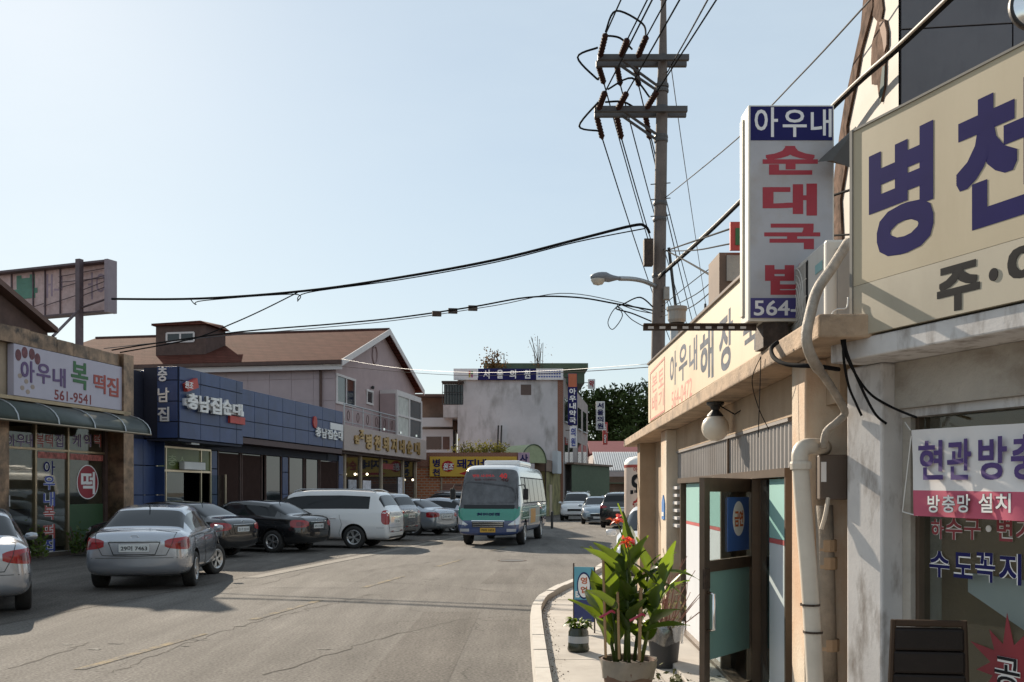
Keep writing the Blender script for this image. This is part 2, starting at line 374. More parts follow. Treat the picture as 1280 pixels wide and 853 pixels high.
# flecks of old paint left on the carriageway
for px, py in ((118, 812), (145, 805), (232, 808), (250, 800), (300, 783), (84, 806), (405, 812), (520, 790), (455, 752)):
    c = gnd(px, py); w_ = rs_.uniform(.05, .14); l_ = rs_.uniform(.02, .05)
    obj('paint_fleck', MB().add([(c.x - w_, c.y - l_ * .4, .0045), (c.x + w_ * .6, c.y - l_, .0045), (c.x + w_, c.y + l_ * .7, .0045), (c.x - w_ * .7, c.y + l_, .0045)], [(0, 1, 2, 3)]), K['whiteline'], marks, fix=False)
# two old utility trenches, patched with slightly different asphalt
K['patch1'] = asphaltM('asphalt_patch_dark', (.135, .124, .113), False); K['patch2'] = asphaltM('asphalt_patch_pale', (.178, .166, .152), False)
for pts, mt in (([(455, 853), (560, 853), (600, 765), (530, 765)], 'patch1'), ([(330, 735), (430, 735), (470, 716), (385, 716)], 'patch2'), ([(600, 730), (655, 730), (668, 712), (625, 712)], 'patch1')):
    obj('road_patch', MB().add([gnd(*q) + Vector((0, 0, .002)) for q in pts], [(0, 1, 2, 3)]), K[mt], marks, fix=False)
# manhole cover
c = gnd(640, 701); mh = thing('manhole_cover', 'dark round manhole cover in the road in front of the bus', 'manhole', (c.x, c.y, .0))
obj('rim', MB().lathe([(.36, .001), (.36, .010), (.31, .010), (.31, .004)], (c.x, c.y, 0), 28), K['iron'], mh)
obj('lid', MB().lathe([(.305, .003), (.305, .008), (.0, .009)], (c.x, c.y, 0), 28), K['blackmetal'], mh)

# kerb and pavement on the right
KP = [(.16, -8), (.17, 2), (.18, 6), (.186, 8.26), (.19, 9.27), (.21, 11.6), (.25, 13.8), (.395, 15.35), (.716, 16.8), (1.18, 18.5), (1.75, 21), (2.5, 25), (3.6, 32), (6.3, 47), (9.5, 65), (13, 85)]
def kx(y):
    for (x0, y0), (x1, y1) in zip(KP, KP[1:]):
        if y0 <= y <= y1: return x0 + (x1 - x0) * (y - y0) / (y1 - y0)
    return KP[-1][0]
kerb = bpy.data.objects.new('kerb', None); COL.objects.link(kerb); OFF[kerb.name] = V(0, 0, 0); kerb['kind'] = 'structure'
def kpt(y, o):
    t = Vector((kx(y + .2) - kx(y - .2), .4)).normalized(); return Vector((kx(y), y)) + Vector((t.y, -t.x)) * o
y = -6.0
while y < 70:
    st = 1.0 if y < 24 else 3.0; y2 = y + st - .012; h = .12 + rnd.uniform(-.008, .008); sub = 3 if 12 < y < 22 else 1
    mb = MB()
    for q in range(sub):
        ya = y + (y2 - y) * q / sub; yb = y + (y2 - y) * (q + 1) / sub
        a, b_, c, d = kpt(ya, 0), kpt(ya, .15), kpt(yb, .15), kpt(yb, 0)
        a2, d2 = kpt(ya, .02), kpt(yb, .02)
        mb.hexa([(a.x, a.y, -.01), (b_.x, b_.y, -.01), (c.x, c.y, -.01), (d.x, d.y, -.01), (a2.x, a2.y, h), (b_.x, b_.y, h), (c.x, c.y, h), (d2.x, d2.y, h)])
    obj('kerb_stone', mb, K['kerb'], kerb); y += st
pav = bpy.data.objects.new('pavement', None); COL.objects.link(pav); OFF[pav.name] = V(0, 0, 0); pav['kind'] = 'structure'
bed = []
for y in [-6 + .5 * i for i in range(152)]: bed.append(kpt(y, .14))
obj('bedding', MB().add([(p.x, p.y, .012) for p in bed] + [(30, 70, .012), (30, -6, .012)], [tuple(range(len(bed) + 2))]), K['dirt'], pav, fix=False)
ys = [-6, -3, 0, 2.5, 4.6, 6.4, 8.2, 9.9, 11.5, 13.3, 15.4, 17.4, 19.6, 22, 25]
for y0, y1 in zip(ys, ys[1:]):
    for (o0, o1) in ((.17, 1.15), (1.165, 3.2)):
        n = 4; mb = MB(); vs = []
        zz = .03 + rnd.uniform(-.004, .004)
        for q in range(n + 1):
            yy = y0 + .008 + (y1 - y0 - .016) * q / n; p = kpt(yy, o0); g = Vector((kpt(yy, 0).x + o1, yy))
            vs += [(p.x, p.y, zz), (g.x, g.y, zz), (p.x, p.y, 0), (g.x, g.y, 0)]
        fs = []
        for q in range(n):
            a = q * 4; b_ = a + 4; fs += [(a, a + 1, b_ + 1, b_), (a, b_, b_ + 2, a + 2), (a + 1, a + 3, b_ + 3, b_ + 1)]
        fs += [(0, 2, 3, 1), (4 * n, 4 * n + 1, 4 * n + 3, 4 * n + 2)]
        obj('concrete_slab', mb.add(vs, fs), K['pave'], pav, fix=False)
# dirt and grit collected along the inside of the kerb: small pebbles
mb = MB()
for i in range(420):
    y = rnd.uniform(7, 16.5); o = .18 + abs(rnd.gauss(0, .06)); p = kpt(y, o); r_ = rnd.uniform(.004, .013)
    mb.add([(p.x + r_, p.y, .03), (p.x - r_ * .6, p.y + r_, .03), (p.x - r_ * .5, p.y - r_, .03), (p.x, p.y, .03 + r_ * 1.2)], [(0, 1, 3), (1, 2, 3), (2, 0, 3)])
obj('grit', mb, K['dirt'], None, kind='stuff')
setp(bpy.data.objects['grit'], 'grit and pebbles gathered along the inside of the kerb', 'grit')
# ================================================================== left side of the street
class LFr(Fr):
    # storeys of the left row: heights over eye level were noted at an 85 % sketch scale
    def z_(s, px, py, d=0.0):
        z = Fr.z_(s, px, py, d); return z if z <= CH else CH + (z - CH) / 1.179
    def pt(s, a, d, z): return Fr.pt(s, a, d, z if z <= CH else CH + (z - CH) * 1.179)
    def sub(s, a, d=0.0):
        p = s.P + s.u * a + s.n * d; return LFr((p.x, p.y), s.u)
    def turn(s, a, d=0.0, right=True):
        p = s.P + s.u * a + s.n * d; return LFr((p.x, p.y), s.n if right else -s.n)
FL = LFr((-16.5, 0), (.18, 1))
S = FL.s_
K['awning'] = M('awning_green_grey', (.055, .068, .062), .4, 0, .15, spec=.3)
K['copper'] = M('mottled_copper_sheet', (.23, .145, .09), .34, .45, .6, 2.2, stain=(.03, .02, .016), samt=1.0, sscale=1.9, stretch=(1, 1, 1))
K['frame_gold'] = M('bronze_aluminium', (.30, .23, .15), .35, .7, .1)
K['lav'] = M('sign_lavender_white', (.45, .42, .50), .4, 0, .05, 2)
K['brownroof'] = M('brown_roof_board', (.10, .06, .05), .8, 0, .25, 3)
K['greenpanel'] = M('green_panel', (.04, .085, .035), .6, 0, .1)
K['tanwall'] = M('tan_render', (.38, .30, .22), .9, 0, .2, 2, .2)
K['floor'] = M('shop_floor', (.09, .07, .055), .5)
K['purple'] = M('purple_lettering', (.11, .06, .17), .5)
K['green'] = M('green_lettering', (.03, .13, .04), .5)
K['redl'] = M('brick_red_lettering', (.36, .06, .045), .5)
K['blueletter'] = M('blue_lettering', (.05, .07, .30), .5)

# ---- rice cake shop ------------------------------------------------------------------
a0, a1 = S(-190), S(157)
shop = thing('rice_cake_shop', 'rice cake shop with lavender signboard, rounded awning and glass front at the left edge', 'shop', FL.pt(a1 - 4, -2, 0))
body = MB()
body.box(FL, a0, a1 - .02, -5.2, -4.9, 0, 4.9)            # back wall
body.box(FL, a1 - .22, a1 - .02, -4.9, -.36, 0, 4.7)      # party wall
body.box(FL, a0, a0 + .2, -4.9, -.36, 0, 4.7)
obj('wall', body, K['tanwall'], shop)
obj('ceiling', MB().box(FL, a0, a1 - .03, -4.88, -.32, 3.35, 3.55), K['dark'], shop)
obj('upper_wall', MB().box(FL, a0, a1 - .03, -.45, -.02, 3.56, 4.80), K['tanwall'], shop)
obj('roof_slab', MB().box(FL, a0, a1, -5.2, -.05, 4.82, 4.95), K['brownroof'], shop)
obj('shop_floor', MB().box(FL, a0, a1 - .24, -4.88, -.2, 0.006, .12), K['floor'], shop)
zs0, zs1 = 3.67, 4.73
sg = obj('sign_panel', MB().box(FL, S(8.4), S(153), .02, .2, zs0, zs1), K['lav'], shop, bev=.01)
d = .2
obj('lettering', letters(FL, [pxbox(FL, '아', 26, 43, 451, 478, d), pxbox(FL, '우', 46, 63, 455, 480, d), pxbox(FL, '내', 66, 82, 460, 484, d)], d, .022, .008), K['purple'], sg)
obj('lettering', letters(FL, [pxbox(FL, '복', 89, 110, 453, 487, d)], d, .02, .008), K['green'], sg)
obj('lettering', letters(FL, [pxbox(FL, '떡', 117, 132, 468, 492, d), pxbox(FL, '집', 134, 148, 472, 496, d)], d, .018, .008), K['redl'], sg)
obj('telephone_number', letters(FL, [pxbox(FL, '561-9541', 68, 114, 490.5, 503, d)], d, .02, .001), M('maroon_digits', (.20, .035, .04), .6), sg)
# round cakes pictured at the left end of the sign
pic = MB(); cols = []
for px, py, r_ in ((23, 444, 5), (31, 441, 5.5), (40, 443, 5), (47, 449, 5)):
    pic.disc(FL, FL.s_(px, d), FL.z_(px, py, d), .11, .12, d, d + .006, 14)
obj('printed_cakes', pic, M('print_maroon', (.15, .05, .06), .6, 0, .5, 9), sg, label='row of dark red cakes printed on the sign')
pic = MB()
for px, py in ((25, 470), (33, 477), (28, 485), (41, 484), (35, 490)):
    pic.disc(FL, FL.s_(px, d), FL.z_(px, py, d), .075, .05, d, d + .005, 12)
obj('printed_cakes', pic, M('print_tan', (.35, .27, .22), .5), sg, label='pale printed rice cakes low on the sign')
# mottled copper band over and beside the sign, in lengths
segs = [-70, -20, 8, 30, 64, 85, 104, 120, 143]
for q0, q1 in zip(segs, segs[1:]):
    z0 = zs1 + .015; z1 = 5.08 if q1 <= 64 else 5.02
    obj('copper_sheet', MB().box(FL, S(q0) + .006, S(q1) - .006, -.04, .16 + rnd.uniform(0, .02), z0, z1 + rnd.uniform(-.02, .02)), K['copper'], shop)
obj('post', MB().box(FL, S(144.5), S(157), -.3, .26, .02, 5.05), K['copper'], shop, label='patchy copper clad corner post')
obj('post', MB().box(FL, S(-6), S(7), -.3, .1, .02, 3.6), K['copper'], shop)
obj('ledge', MB().box(FL, S(-20), S(153.5), -.02, .26, 3.58, 3.655), K['frame_gold'], shop)
# quarter-round awning with ribs
aw0, aw1 = S(-60), S(153); prof = [(.06, 3.56)] + [(.06 + .84 * math.sin(R(t)), 3.10 + .46 * math.cos(R(t))) for t in range(15, 91, 15)]
mb = MB(); vs = []
for a in (aw0, aw1):
    for dd, z in prof: vs.append(FL.pt(a, dd, z))
n = len(prof); mb.add(vs, [(i, i + 1, n + i + 1, n + i) for i in range(n - 1)])
awn = obj('awning', mb, K['awning'], shop, smooth=True, fix=False)
so = awn.modifiers.new('solid', 'SOLIDIFY'); so.thickness = .012
for px in (-20, 33, 80, 120, 152.5):
    obj('awning_rib', MB().tube([FL.pt(S(px), dd + .012, z + .012) for dd, z in prof], .018, 6), K['steel'], awn)
obj('awning_edge', MB().tube([FL.pt(aw0, .905, 3.09), FL.pt(aw1, .905, 3.09)], .03, 6), K['frame_gold'], awn)
# glass front
dg = -.30
for (p0, p1, zb_, zt_) in ((7, 43, .14, 2.60), (44, 83, .14, 2.60), (85, 129, .14, 2.60), (7, 83, 2.66, 3.30), (85, 129, 2.66, 3.30)):
    obj('pane', MB().box(FL, S(p0, dg) + .03, S(p1, dg) - .02, dg - .006, dg + .006, zb_, zt_), K['glass'], shop)
for px in (43.3, 84):
    obj('mullion', MB().box(FL, S(px, dg) - .035, S(px, dg) + .035, dg - .05, dg + .05, .12, 3.34), K['frame_gold'], shop)
obj('jamb', MB().box(FL, S(129.5, dg), S(143.5, dg), dg - .06, dg + .06, .12, 3.34), K['brownroof'], shop)
obj('transom', MB().box(FL, S(4, dg), S(129, dg), dg - .045, dg + .045, 2.605, 2.655), K['frame_gold'], shop)
obj('sill', MB().box(FL, S(44, dg), S(143, dg), dg - .08, dg + .08, .006, .13), K['conc'], shop)
gp = obj('window_panel', MB().box(FL, S(85.6, dg) , S(129, dg) - .03, dg + .008, dg + .014, .16, 1.36), K['greenpanel'], shop, label='dark green panel over the lower half of the window')
obj('reflection_band', MB().box(FL, S(47, dg), S(128.5, dg), dg + .009, dg + .012, 2.44, 2.58), M('reflection_red_white', (.42, .12, .10), .6, 0, .6, 8), shop)  # reddish reflection in the glass, painted in as a flat coloured band
oa, oz_ = (S(123, dg) - S(96, dg)) / 2, (FL.z_(109.5, 582, dg) - FL.z_(109.5, 625, dg)) / 2
el = obj('oval_sticker', MB().disc(FL, S(109.5, dg), FL.z_(109.5, 603.5, dg), oa, oz_, dg + .009, dg + .010), K['letterw'], shop)
obj('oval_fill', MB().disc(FL, S(109.5, dg), FL.z_(109.5, 603.5, dg), oa * .93, oz_ * .94, dg + .010, dg + .011), M('oval_red', (.30, .02, .035), .5), el)
obj('lettering', letters(FL, [pxbox(FL, '떡', 101, 118.5, 590, 618, dg)], dg + .0115, .025, .001), K['letterw'], el)
col = [K['navy'], K['blueletter'], K['blueletter'], K['redl'], K['redl'], K['blueletter']]
for i, (ch, cy) in enumerate(zip('아우내복떡집', (585, 604, 624, 641, 664.5, 683))):
    bxx = pxbox(FL, ch, 54, 68.5, cy - 9, cy + 9, dg)
    obj('letter_outline', letters(FL, [bxx], dg + .008, .045, .001), K['letterw'], shop)
    obj('letter', letters(FL, [bxx], dg + .0095, .02, .001), col[i], shop)
for i, (ch, p0, p1) in enumerate((('아', 9, 19), ('우', 21, 31), ('내', 33, 41), ('복', 45, 55), ('떡', 57, 66), ('집', 69, 79), ('케', 91, 101), ('익', 105, 114), ('떡', 117, 126))):
    bxx = pxbox(FL, ch, p0, p1, 543, 559, dg)
    obj('letter_outline', letters(FL, [bxx], dg + .008, .045, .001), K['letterw'], shop)
    obj('letter', letters(FL, [bxx], dg + .0095, .02, .001), (K['redl'] if ch in '복떡' else K['purple']), shop)
# things inside: shelves, counter
for (p0, p1, zz) in ((10, 40, .95), (48, 80, .8), (90, 140, 1.2)):
    obj('counter', MB().box(FL, S(p0), S(p1), -3.4, -2.6, .12, zz), K['brownroof'], shop)
obj('interior_window', MB().box(FL, S(24), S(43), -4.88, -4.80, 1.9, 2.5), K['signwhite'], shop, label='pale curtained panel at the back of the shop')
obj('hanging_sign', MB().box(FL, S(-4), S(12.5, .35), .33, .36, 1.35, 1.62), K['signwhite'], shop)
# gable roof of the taller part behind
Fb = FL.sub(0, -.25)
pk = [(Fb.s_(-190), Fb.z_(-130, 255)), (Fb.s_(-130), Fb.z_(-130, 255)), (Fb.s_(65), Fb.z_(65, 417)), (Fb.s_(65), 4.85), (Fb.s_(-190), 4.85)]
obj('gable_wall', MB().prism(Fb, pk[::-1], -5, -.12), K['brownroof'], shop)
mb = MB(); A, B = pk[1], (Fb.s_(66.5), Fb.z_(66.5, 418))
mb.hexa([Fb.pt(A[0], .15, A[1] + .03), Fb.pt(B[0], .15, B[1] + .03), Fb.pt(B[0], -5.2, B[1] + .03), Fb.pt(A[0], -5.2, A[1] + .03),
         Fb.pt(A[0], .15, A[1] + .16), Fb.pt(B[0], .15, B[1] + .14), Fb.pt(B[0], -5.2, B[1] + .14), Fb.pt(A[0], -5.2, A[1] + .16)])
obj('roof', mb, M('roof_edge_brown', (.13, .075, .06), .7), shop)
# potted shrubs in the dark doorway, low stool
# ---- roof billboard seen from behind ------------------------------------------------
FBb = Fr((-11.9, 29.3), (3.6, -1.4))
bb = thing('roof_billboard', 'old roof billboard seen from behind on a steel post above the rice cake shop', 'billboard', (-12.8, 29.6, 5.5))
L0 = FBb.s_(-60); zt, zb_ = 8.55, 7.01
def translucentM(name, c1, c2, tr=.35, rough=.6):
    m = M(name, c1, rough, 0, .25, 7, spec=.2); t = m.node_tree; L = t.links.new; b = t.nodes['Principled BSDF']; o = t.nodes['Material Output']
    tl = t.nodes.new('ShaderNodeBsdfTranslucent'); tl.inputs[0].default_value = (*c2, 1); mx = t.nodes.new('ShaderNodeMixShader'); mx.inputs[0].default_value = tr
    L(b.outputs[0], mx.inputs[1]); L(tl.outputs[0], mx.inputs[2]); L(mx.outputs[0], o.inputs[0]); return m
K['bbface'] = translucentM('billboard_translucent_face', (.52, .45, .46), (.50, .42, .42), .35)
obj('face_panel', MB().box(FBb, L0, -.12, -.32, -.29, zb_ + .03, zt - .03), K['bbface'], bb)
K['bbf'] = M('billboard_steel', (.12, .09, .10), .6, .2, .2, 6)
for nm, b_ in (('frame_rail', (L0, 0, zt - .06, zt)), ('frame_rail', (L0, 0, zb_, zb_ + .05))):
    obj(nm, MB().box(FBb, b_[0], b_[1], -.36, 0, b_[2], b_[3]), K['bbf'], bb)
obj('end_plate', MB().box(FBb, -.115, .005, -.37, .01, zb_ - .01, zt + .01), M('billboard_end', (.27, .22, .25), .5), bb)
for px in (-25, 6, 33, 48, 67, 91, 127):
    a = FBb.s_(px); obj('frame_bar', MB().box(FBb, a - .02, a + .02, -.28, -.24, zb_ + .06, zt - .07), K['bbf'], bb)
for i in range(7):
    z = zb_ + .2 + i * .17; a_, b2 = rnd.choice([(48, 91), (91, 127), (6, 48), (67, 127)])
    obj('cross_tie', MB().tube([FBb.pt(FBb.s_(a_), -.2, z), FBb.pt(FBb.s_(b2), -.2, z + rnd.choice([0, .25, .12]))], .014, 5), K['bbf'], bb)
obj('lettering', letters(FBb, [pxbox(FBb, '복', 18, 47, 344, 382, -.28)], -.288, .06, .004, mirror=True), M('faded_green', (.10, .24, .18), .6), bb, label='faded green letter showing through in reverse')
obj('lettering', letters(FBb, [pxbox(FBb, '내', 58, 78, 342, 372, -.28), pxbox(FBb, '아', 110, 132, 340, 374, -.28)], -.288, .0, .004, mirror=True), M('faded_mauve', (.33, .26, .32), .6), bb)
a = FBb.s_(102)
obj('post', MB().box(FBb, a - .08, a + .08, .0, .16, 5.45, zt + .06), K['bbf'], bb)
obj('brace', MB().tube([FBb.pt(a, .1, 7.1), FL.px(66, 421, -.5)], .04, 6), K['bbf'], bb)
obj('brace', MB().tube([FBb.pt(a, .08, 7.15), FBb.pt(FBb.s_(133), -.05, 7.4)], .03, 6), K['bbf'], bb)

# ---- blue restaurant --------------------------------------------------------------------
K['blue'] = M('blue_metal_panel', (.032, .056, .148), .42, .1, .18, 1.1, stain=(.022, .034, .085), samt=.5, sscale=1.6)
K['bluedark'] = M('panel_joint', (.012, .014, .03), .7)
K['brownfascia'] = M('brown_soffit', (.085, .05, .05), .6)
K['silver'] = M('silver_letter', (.72, .72, .74), .35, .3, .05)
K['redbox'] = M('red_sign_box', (.45, .05, .04), .5)
K['goldframe'] = M('stainless_gold', (.55, .46, .34), .3, .8, .1)
br = thing('blue_restaurant', 'low restaurant clad in dark blue metal panels with white letters', 'restaurant', FL.pt(S(300), -2, 0))
dB = .49; FB = FL.sub(0, dB)
c0, c1 = FB.s_(223.5), FB.s_(303); zB0, zB1 = 3.12, 5.03
def panels(fr, cols_s, rows_z, dpt, parent, mat, th=.03, gap=.012, name='panel'):
    for i in range(len(cols_s) - 1):
        for j in range(len(rows_z) - 1):
            w_ = rnd.uniform(-.002, .002)
            obj(name, MB().box(fr, cols_s[i] + gap, cols_s[i + 1] - gap, dpt, dpt + th + w_, rows_z[j] + gap, rows_z[j + 1] - gap), mat, parent, bev=.004)
core = MB()
core.box(FL, c0 + .02, c1 - .02, -.7, dB, zB0 + .01, zB1 - .02)      # projecting block
core.box(FL, c1 - .3, S(428) - .01, -1.2, -.0, 3.42, 4.90)             # long fascia
core.box(FL, S(172, -.6), S(428), -7, -1.0, 3.3, 4.8)                  # flat roof mass
core.box(FL, c0 - .9, c0 + .05, -6.5, -.72, .0, 4.9)                   # left end wall
core.box(FL, S(425), S(430) - .02, -7, -.62, 0, 3.4)
core.box(FL, c0, S(428), -7, -6.8, 0, 3.4)
obj('wall', core, K['bluedark'], br)
rowsB = [zB0, 3.56, 4.10, 4.66, zB1]
panels(FB, [c0, FB.s_(250), FB.s_(274), FB.s_(295), c1], rowsB, 0, br, K['blue'])
panels(FL, [c1] + [S(p) for p in (317.5, 335, 352.7, 368.8, 385, 402.5, 418.6, 428)], [3.42, 3.92, 4.42, 4.92], 0, br, K['blue'])
FA = LFr((FB.pt(c0, 0, 0).x, FB.pt(c0, 0, 0).y), FL.n)           # end face towards the camera
FA2 = FA
panels(FA2, [-.72, -.02], rowsB, .005, br, K['blue'])
panels(FA2.sub(0, -.5), [-1.6, -.74], [0, .8, 1.6, 2.4, 3.2, 4.1, 5.0], 0, br, K['blue'])
panels(FL, [S(161, -.62), S(178, -.62), S(194, -.62)], [0.02, .8, 1.6, 2.4, 3.1], -.62, br, K['blue'])
obj('lettering', letters(FA2, [pxbox(FA2, '충', 198, 209.5, 459, 477, .04), pxbox(FA2, '남', 198, 212, 485, 503, .04), pxbox(FA2, '집', 198, 212, 509, 527, .04)], .04, .02, .03), K['silver'], br)
d = .05
lg = obj('letter_backing', MB().prism(FB, [(FB.s_(227), FB.z_(227, 507)), (FB.s_(301), FB.z_(301, 521)), (FB.s_(301), FB.z_(301, 515)), (FB.s_(227), FB.z_(227, 498))], .03, .12), K['silver'], br)
its = []
for ch, x0, x1, y0, y1 in (('충', 233, 245.5, 492, 512), ('남', 247, 260, 495, 516), ('집', 261.5, 275, 497, 518), ('순', 276.5, 287.5, 500, 519), ('대', 289, 301, 505, 520)):
    its.append(pxbox(FB, ch, x0, x1, y0, y1, .14))
obj('lettering', letters(FB, its, .12, .035, .08), K['letterw'], br)
rb = obj('small_sign', MB().prism(FB, [(FB.s_(229), FB.z_(229, 490)), (FB.s_(243), FB.z_(243, 485)), (FB.s_(241), FB.z_(241, 473)), (FB.s_(227), FB.z_(227, 480))], .03, .16), K['redbox'], br, label='tilted small red sign above the white letters')
obj('lettering', letters(FB, [pxbox(FB, '원조', 231, 241, 477, 486, .16)], .16, .02, .01, shear=.2), K['letterw'], rb)
obj('small_sign', MB().box(FB, FB.s_(284), FB.s_(302.6), .03, .12, FB.z_(293, 530), FB.z_(293, 521)), K['redbox'], br, label='small red sign hanging below the white letters')
# second logo
d2 = .05; its = []
for ch, x0, x1, y0, y1 in (('충', 394, 400, 534, 546), ('남', 401.5, 407.5, 536, 548), ('집', 408.5, 414.5, 537, 549), ('순', 415.5, 421, 538, 550), ('대', 422, 427.5, 539, 551)):
    its.append(pxbox(FL, ch, x0, x1, y0, y1, d2))
obj('lettering', letters(FL, its, d2 - .01, .03, .05), K['letterw'], br)
obj('round_emblem', MB().disc(FL, S(392), FL.z_(392, 528), .22, .22, .03, .09), K['redbox'], br)
obj('small_sign', MB().box(FL, S(411.5), S(427.5), .03, .07, FL.z_(420, 538), FL.z_(420, 530)), K['signwhite'], br, label='small white plate beside the second set of letters')
obj('soffit', MB().box(FL, c1 + .01, S(428), -1.0, -.02, 3.22, 3.40), K['brownfascia'], br)
obj('soffit', MB().box(FB, c0, c1, -1.1, -.02, 3.05, 3.11), K['bluedark'], br)
obj('downlight', MB().box(FB, FB.s_(243), FB.s_(253), -.3, -.1, 3.0, 3.05), K['steel'], br)
# ground floor: door, windows
dw = -.6
def pane(fr, p0, p1, z0, z1, dpt, mat, parent, name='pane'):
    return obj(name, MB().box(fr, fr.s_(p0, dpt), fr.s_(p1, dpt), dpt - .01, dpt, z0, z1), mat, parent)
obj('header', MB().box(FL, S(192, dw), S(428, dw), -1.0, dw - .05, 2.96, 3.21), K['bluedark'], br)
K['greenfilm'] = M('green_film', (.10, .13, .03), .35, 0, .2)
door = obj('entrance', MB().box(FL, S(195.6, dw), S(263, dw), dw - .03, dw + .03, 2.92, 2.97), K['goldframe'], br, label='glazed entrance with gold frame and green transom')
for px in (195.6, 207, 251, 263):
    obj('frame_post', MB().box(FL, S(px, dw) - .03, S(px, dw) + .03, dw - .03, dw + .03, .05, 2.92), K['goldframe'], door)
obj('transom_bar', MB().box(FL, S(196, dw), S(263, dw), dw - .025, dw + .025, 2.26, 2.32), K['goldframe'], door)
obj('transom_glass', MB().box(FL, S(196, dw) + .03, S(263, dw) - .03, dw - .012, dw - .004, 2.33, 2.92), K['greenfilm'], door)
obj('lettering', letters(FL, [pxbox(FL, '충', 210, 221, 569, 582, dw), pxbox(FL, '소', 223, 233, 571, 583, dw)], dw - .002, .01, .003), M('pale_green_letter', (.3, .36, .2), .5), door)
obj('door_glass', MB().box(FL, S(196, dw) + .04, S(230, dw), dw - .012, dw - .004, .06, 2.25), K['glass'], door)
obj('door_leaf', MB().box(LFr(FL.pt(S(263, dw), dw, 0).xy, FL.n), .0, .55, -.02, .02, .06, 2.2), K['glass'], door)
obj('door_leaf_edge', MB().box(LFr(FL.pt(S(263, dw), dw, 0).xy, FL.n), .55, .6, -.025, .025, .05, 2.22), K['goldframe'], door)
obj('air_curtain', MB().box(FL, S(231, dw + .25), S(257.5, dw + .25), dw + .04, dw + .25, 2.33, 2.56), K['white'], br, bev=.03)
for (p0, p1, mt, z0) in ((272.5, 300, 'brownfascia', .9), (302, 327, 'brownfascia', .9), (332, 351.5, 'glassd', .4), (361, 379.5, 'glassd', .4), (382, 398, 'glassd', .4), (400, 422, 'brownfascia', .4)):
    wn = obj('window', MB().box(FL, S(p0, dw), S(p1, dw), dw - .03, dw - .012, z0, 2.93), K[mt] if mt == 'glassd' else K['glassd'], br)
    for q in (p0, p1): obj('frame', MB().box(FL, S(q, dw) - .03, S(q, dw) + .03, dw - .035, dw + .03, z0 - .05, 2.95), K['brownroof'], wn)
    if mt != 'glassd': obj('blind', MB().box(FL, S(p0, dw) + .08, S(p1, dw) - .08, dw - .011, dw - .006, 1.05, 2.9), M('brown_blind', (.045, .026, .022), .9, spec=.05), wn)
    else:
        obj('sash', MB().box(FL, S(p0, dw) + .1, S(p1, dw) - .1, dw - .011, dw + .005, 1.25, 1.29), K['steel'], wn)
panels(FL, [S(264.5, dw), S(271.5, dw)], [.05, .8, 1.6, 2.4, 2.95], dw - .02, br, K['blue'])
panels(FL, [S(353, dw), S(360, dw)], [.05, .8, 1.6, 2.4, 2.95], dw - .02, br, K['blue'])
panels(FL, [S(423.5, dw), S(429, dw)], [.05, .8, 1.6, 2.4, 3.2], dw - .02, br, K['blue'])
obj('plinth', MB().box(FL, S(264, dw), S(428, dw), -1.0, dw - .032, .0, .38), K['conc'], br)
# white shutter house behind the gap (left of blue block)
wg = thing('white_louvred_house', 'slim white louvred wall in the gap between copper post and blue block', 'house', FL.pt(S(166, -2.5), -2.5, 0))
Fg = FL.turn(S(160, -2.2), -2.2); ga, gb = Fg.s_(146), Fg.s_(174); gz = lambda yy: Fg.z_(165, yy)
zl0, zl1 = gz(526), gz(498)
for i in range(8):
    z = zl0 + i * (zl1 - zl0) / 8
    obj('louvre', MB().box(Fg, ga, gb, 0, .03, z, z + (zl1 - zl0) / 8 - .02), K['white'], wg)
obj('wall', MB().box(Fg, ga, gb, -.4, -.005, 0, gz(463)), K['tanwall'], wg)
wn = obj('window', MB().box(Fg, Fg.s_(158), Fg.s_(172), .002, .012, gz(496), gz(470)), K['glassd'], wg)
for k in range(6): obj('window_bar', MB().box(Fg, Fg.s_(158 + k * 2.8) - .012, Fg.s_(158 + k * 2.8) + .012, .02, .04, gz(496), gz(470)), K['steel'], wn)
# ---- pink gabled house behind the blue restaurant ------------------------------------------
K['pink'] = M('pink_render', (.40, .30, .30), .8, 0, .08, 1.5, .1, 60)
K['pinktile'] = M('pink_wall_tile', (.42, .33, .34), .55, 0, .06, 1.2)
K['shingle'] = brickM('brown_shingles', (.095, .034, .025), (.125, .046, .034), (.045, .018, .013), .55, .14, .016)
K['whitetrim'] = M('trim_white', (.62, .57, .56), .5, 0, .05)
K['stone'] = M('pink_granite_fascia', (.42, .34, .31), .6, 0, .12, 14)
K['gold'] = M('gold_letter', (.42, .27, .10), .35, .7, .1)
FG = FL.sub(0, -1.18); G = FG.s_
eo = .45
e0, eM, e1 = FG.s_(427, eo), FG.s_(487, eo), FG.s_(530, eo)
zE0, zR, zE1 = FG.z_(427, 448, eo), FG.z_(487, 412, eo), FG.z_(530, 490, eo)
zE = (zE0 + zE1) / 2; wl0, wl1 = e0 + .45, e1 - .5; HL = 18.0
house = thing('gabled_house', 'two storey pink house with brown shingle gable roof above the blue restaurant', 'house', FG.pt(eM, -5, 0))
zw = zE - .12; slope = (zR - zE) / (eM - e0); zt_ = lambda s_: zE + (s_ - e0) * slope if s_ < eM else zE + (e1 - s_) * (zR - zE) / (e1 - eM)
obj('gable_wall', MB().prism(FG, [(wl0, 3.4), (wl1, 3.4), (wl1, zt_(wl1) - .17), (eM, zR - .17), (wl0, zt_(wl0) - .17)], -.3, 0), K['pink'], house)
obj('long_wall', MB().box(FG, wl0, wl0 + .3, -HL + .4, -.31, 0, zt_(wl0) - .17), K['pink'], house)
obj('back_wall', MB().box(FG, wl1 - .3, wl1, -HL + .4, -.31, 0, zt_(wl1) - .17), K['pink'], house)
FW = LFr(FG.pt(wl0, 0, 0).xy, FL.n)
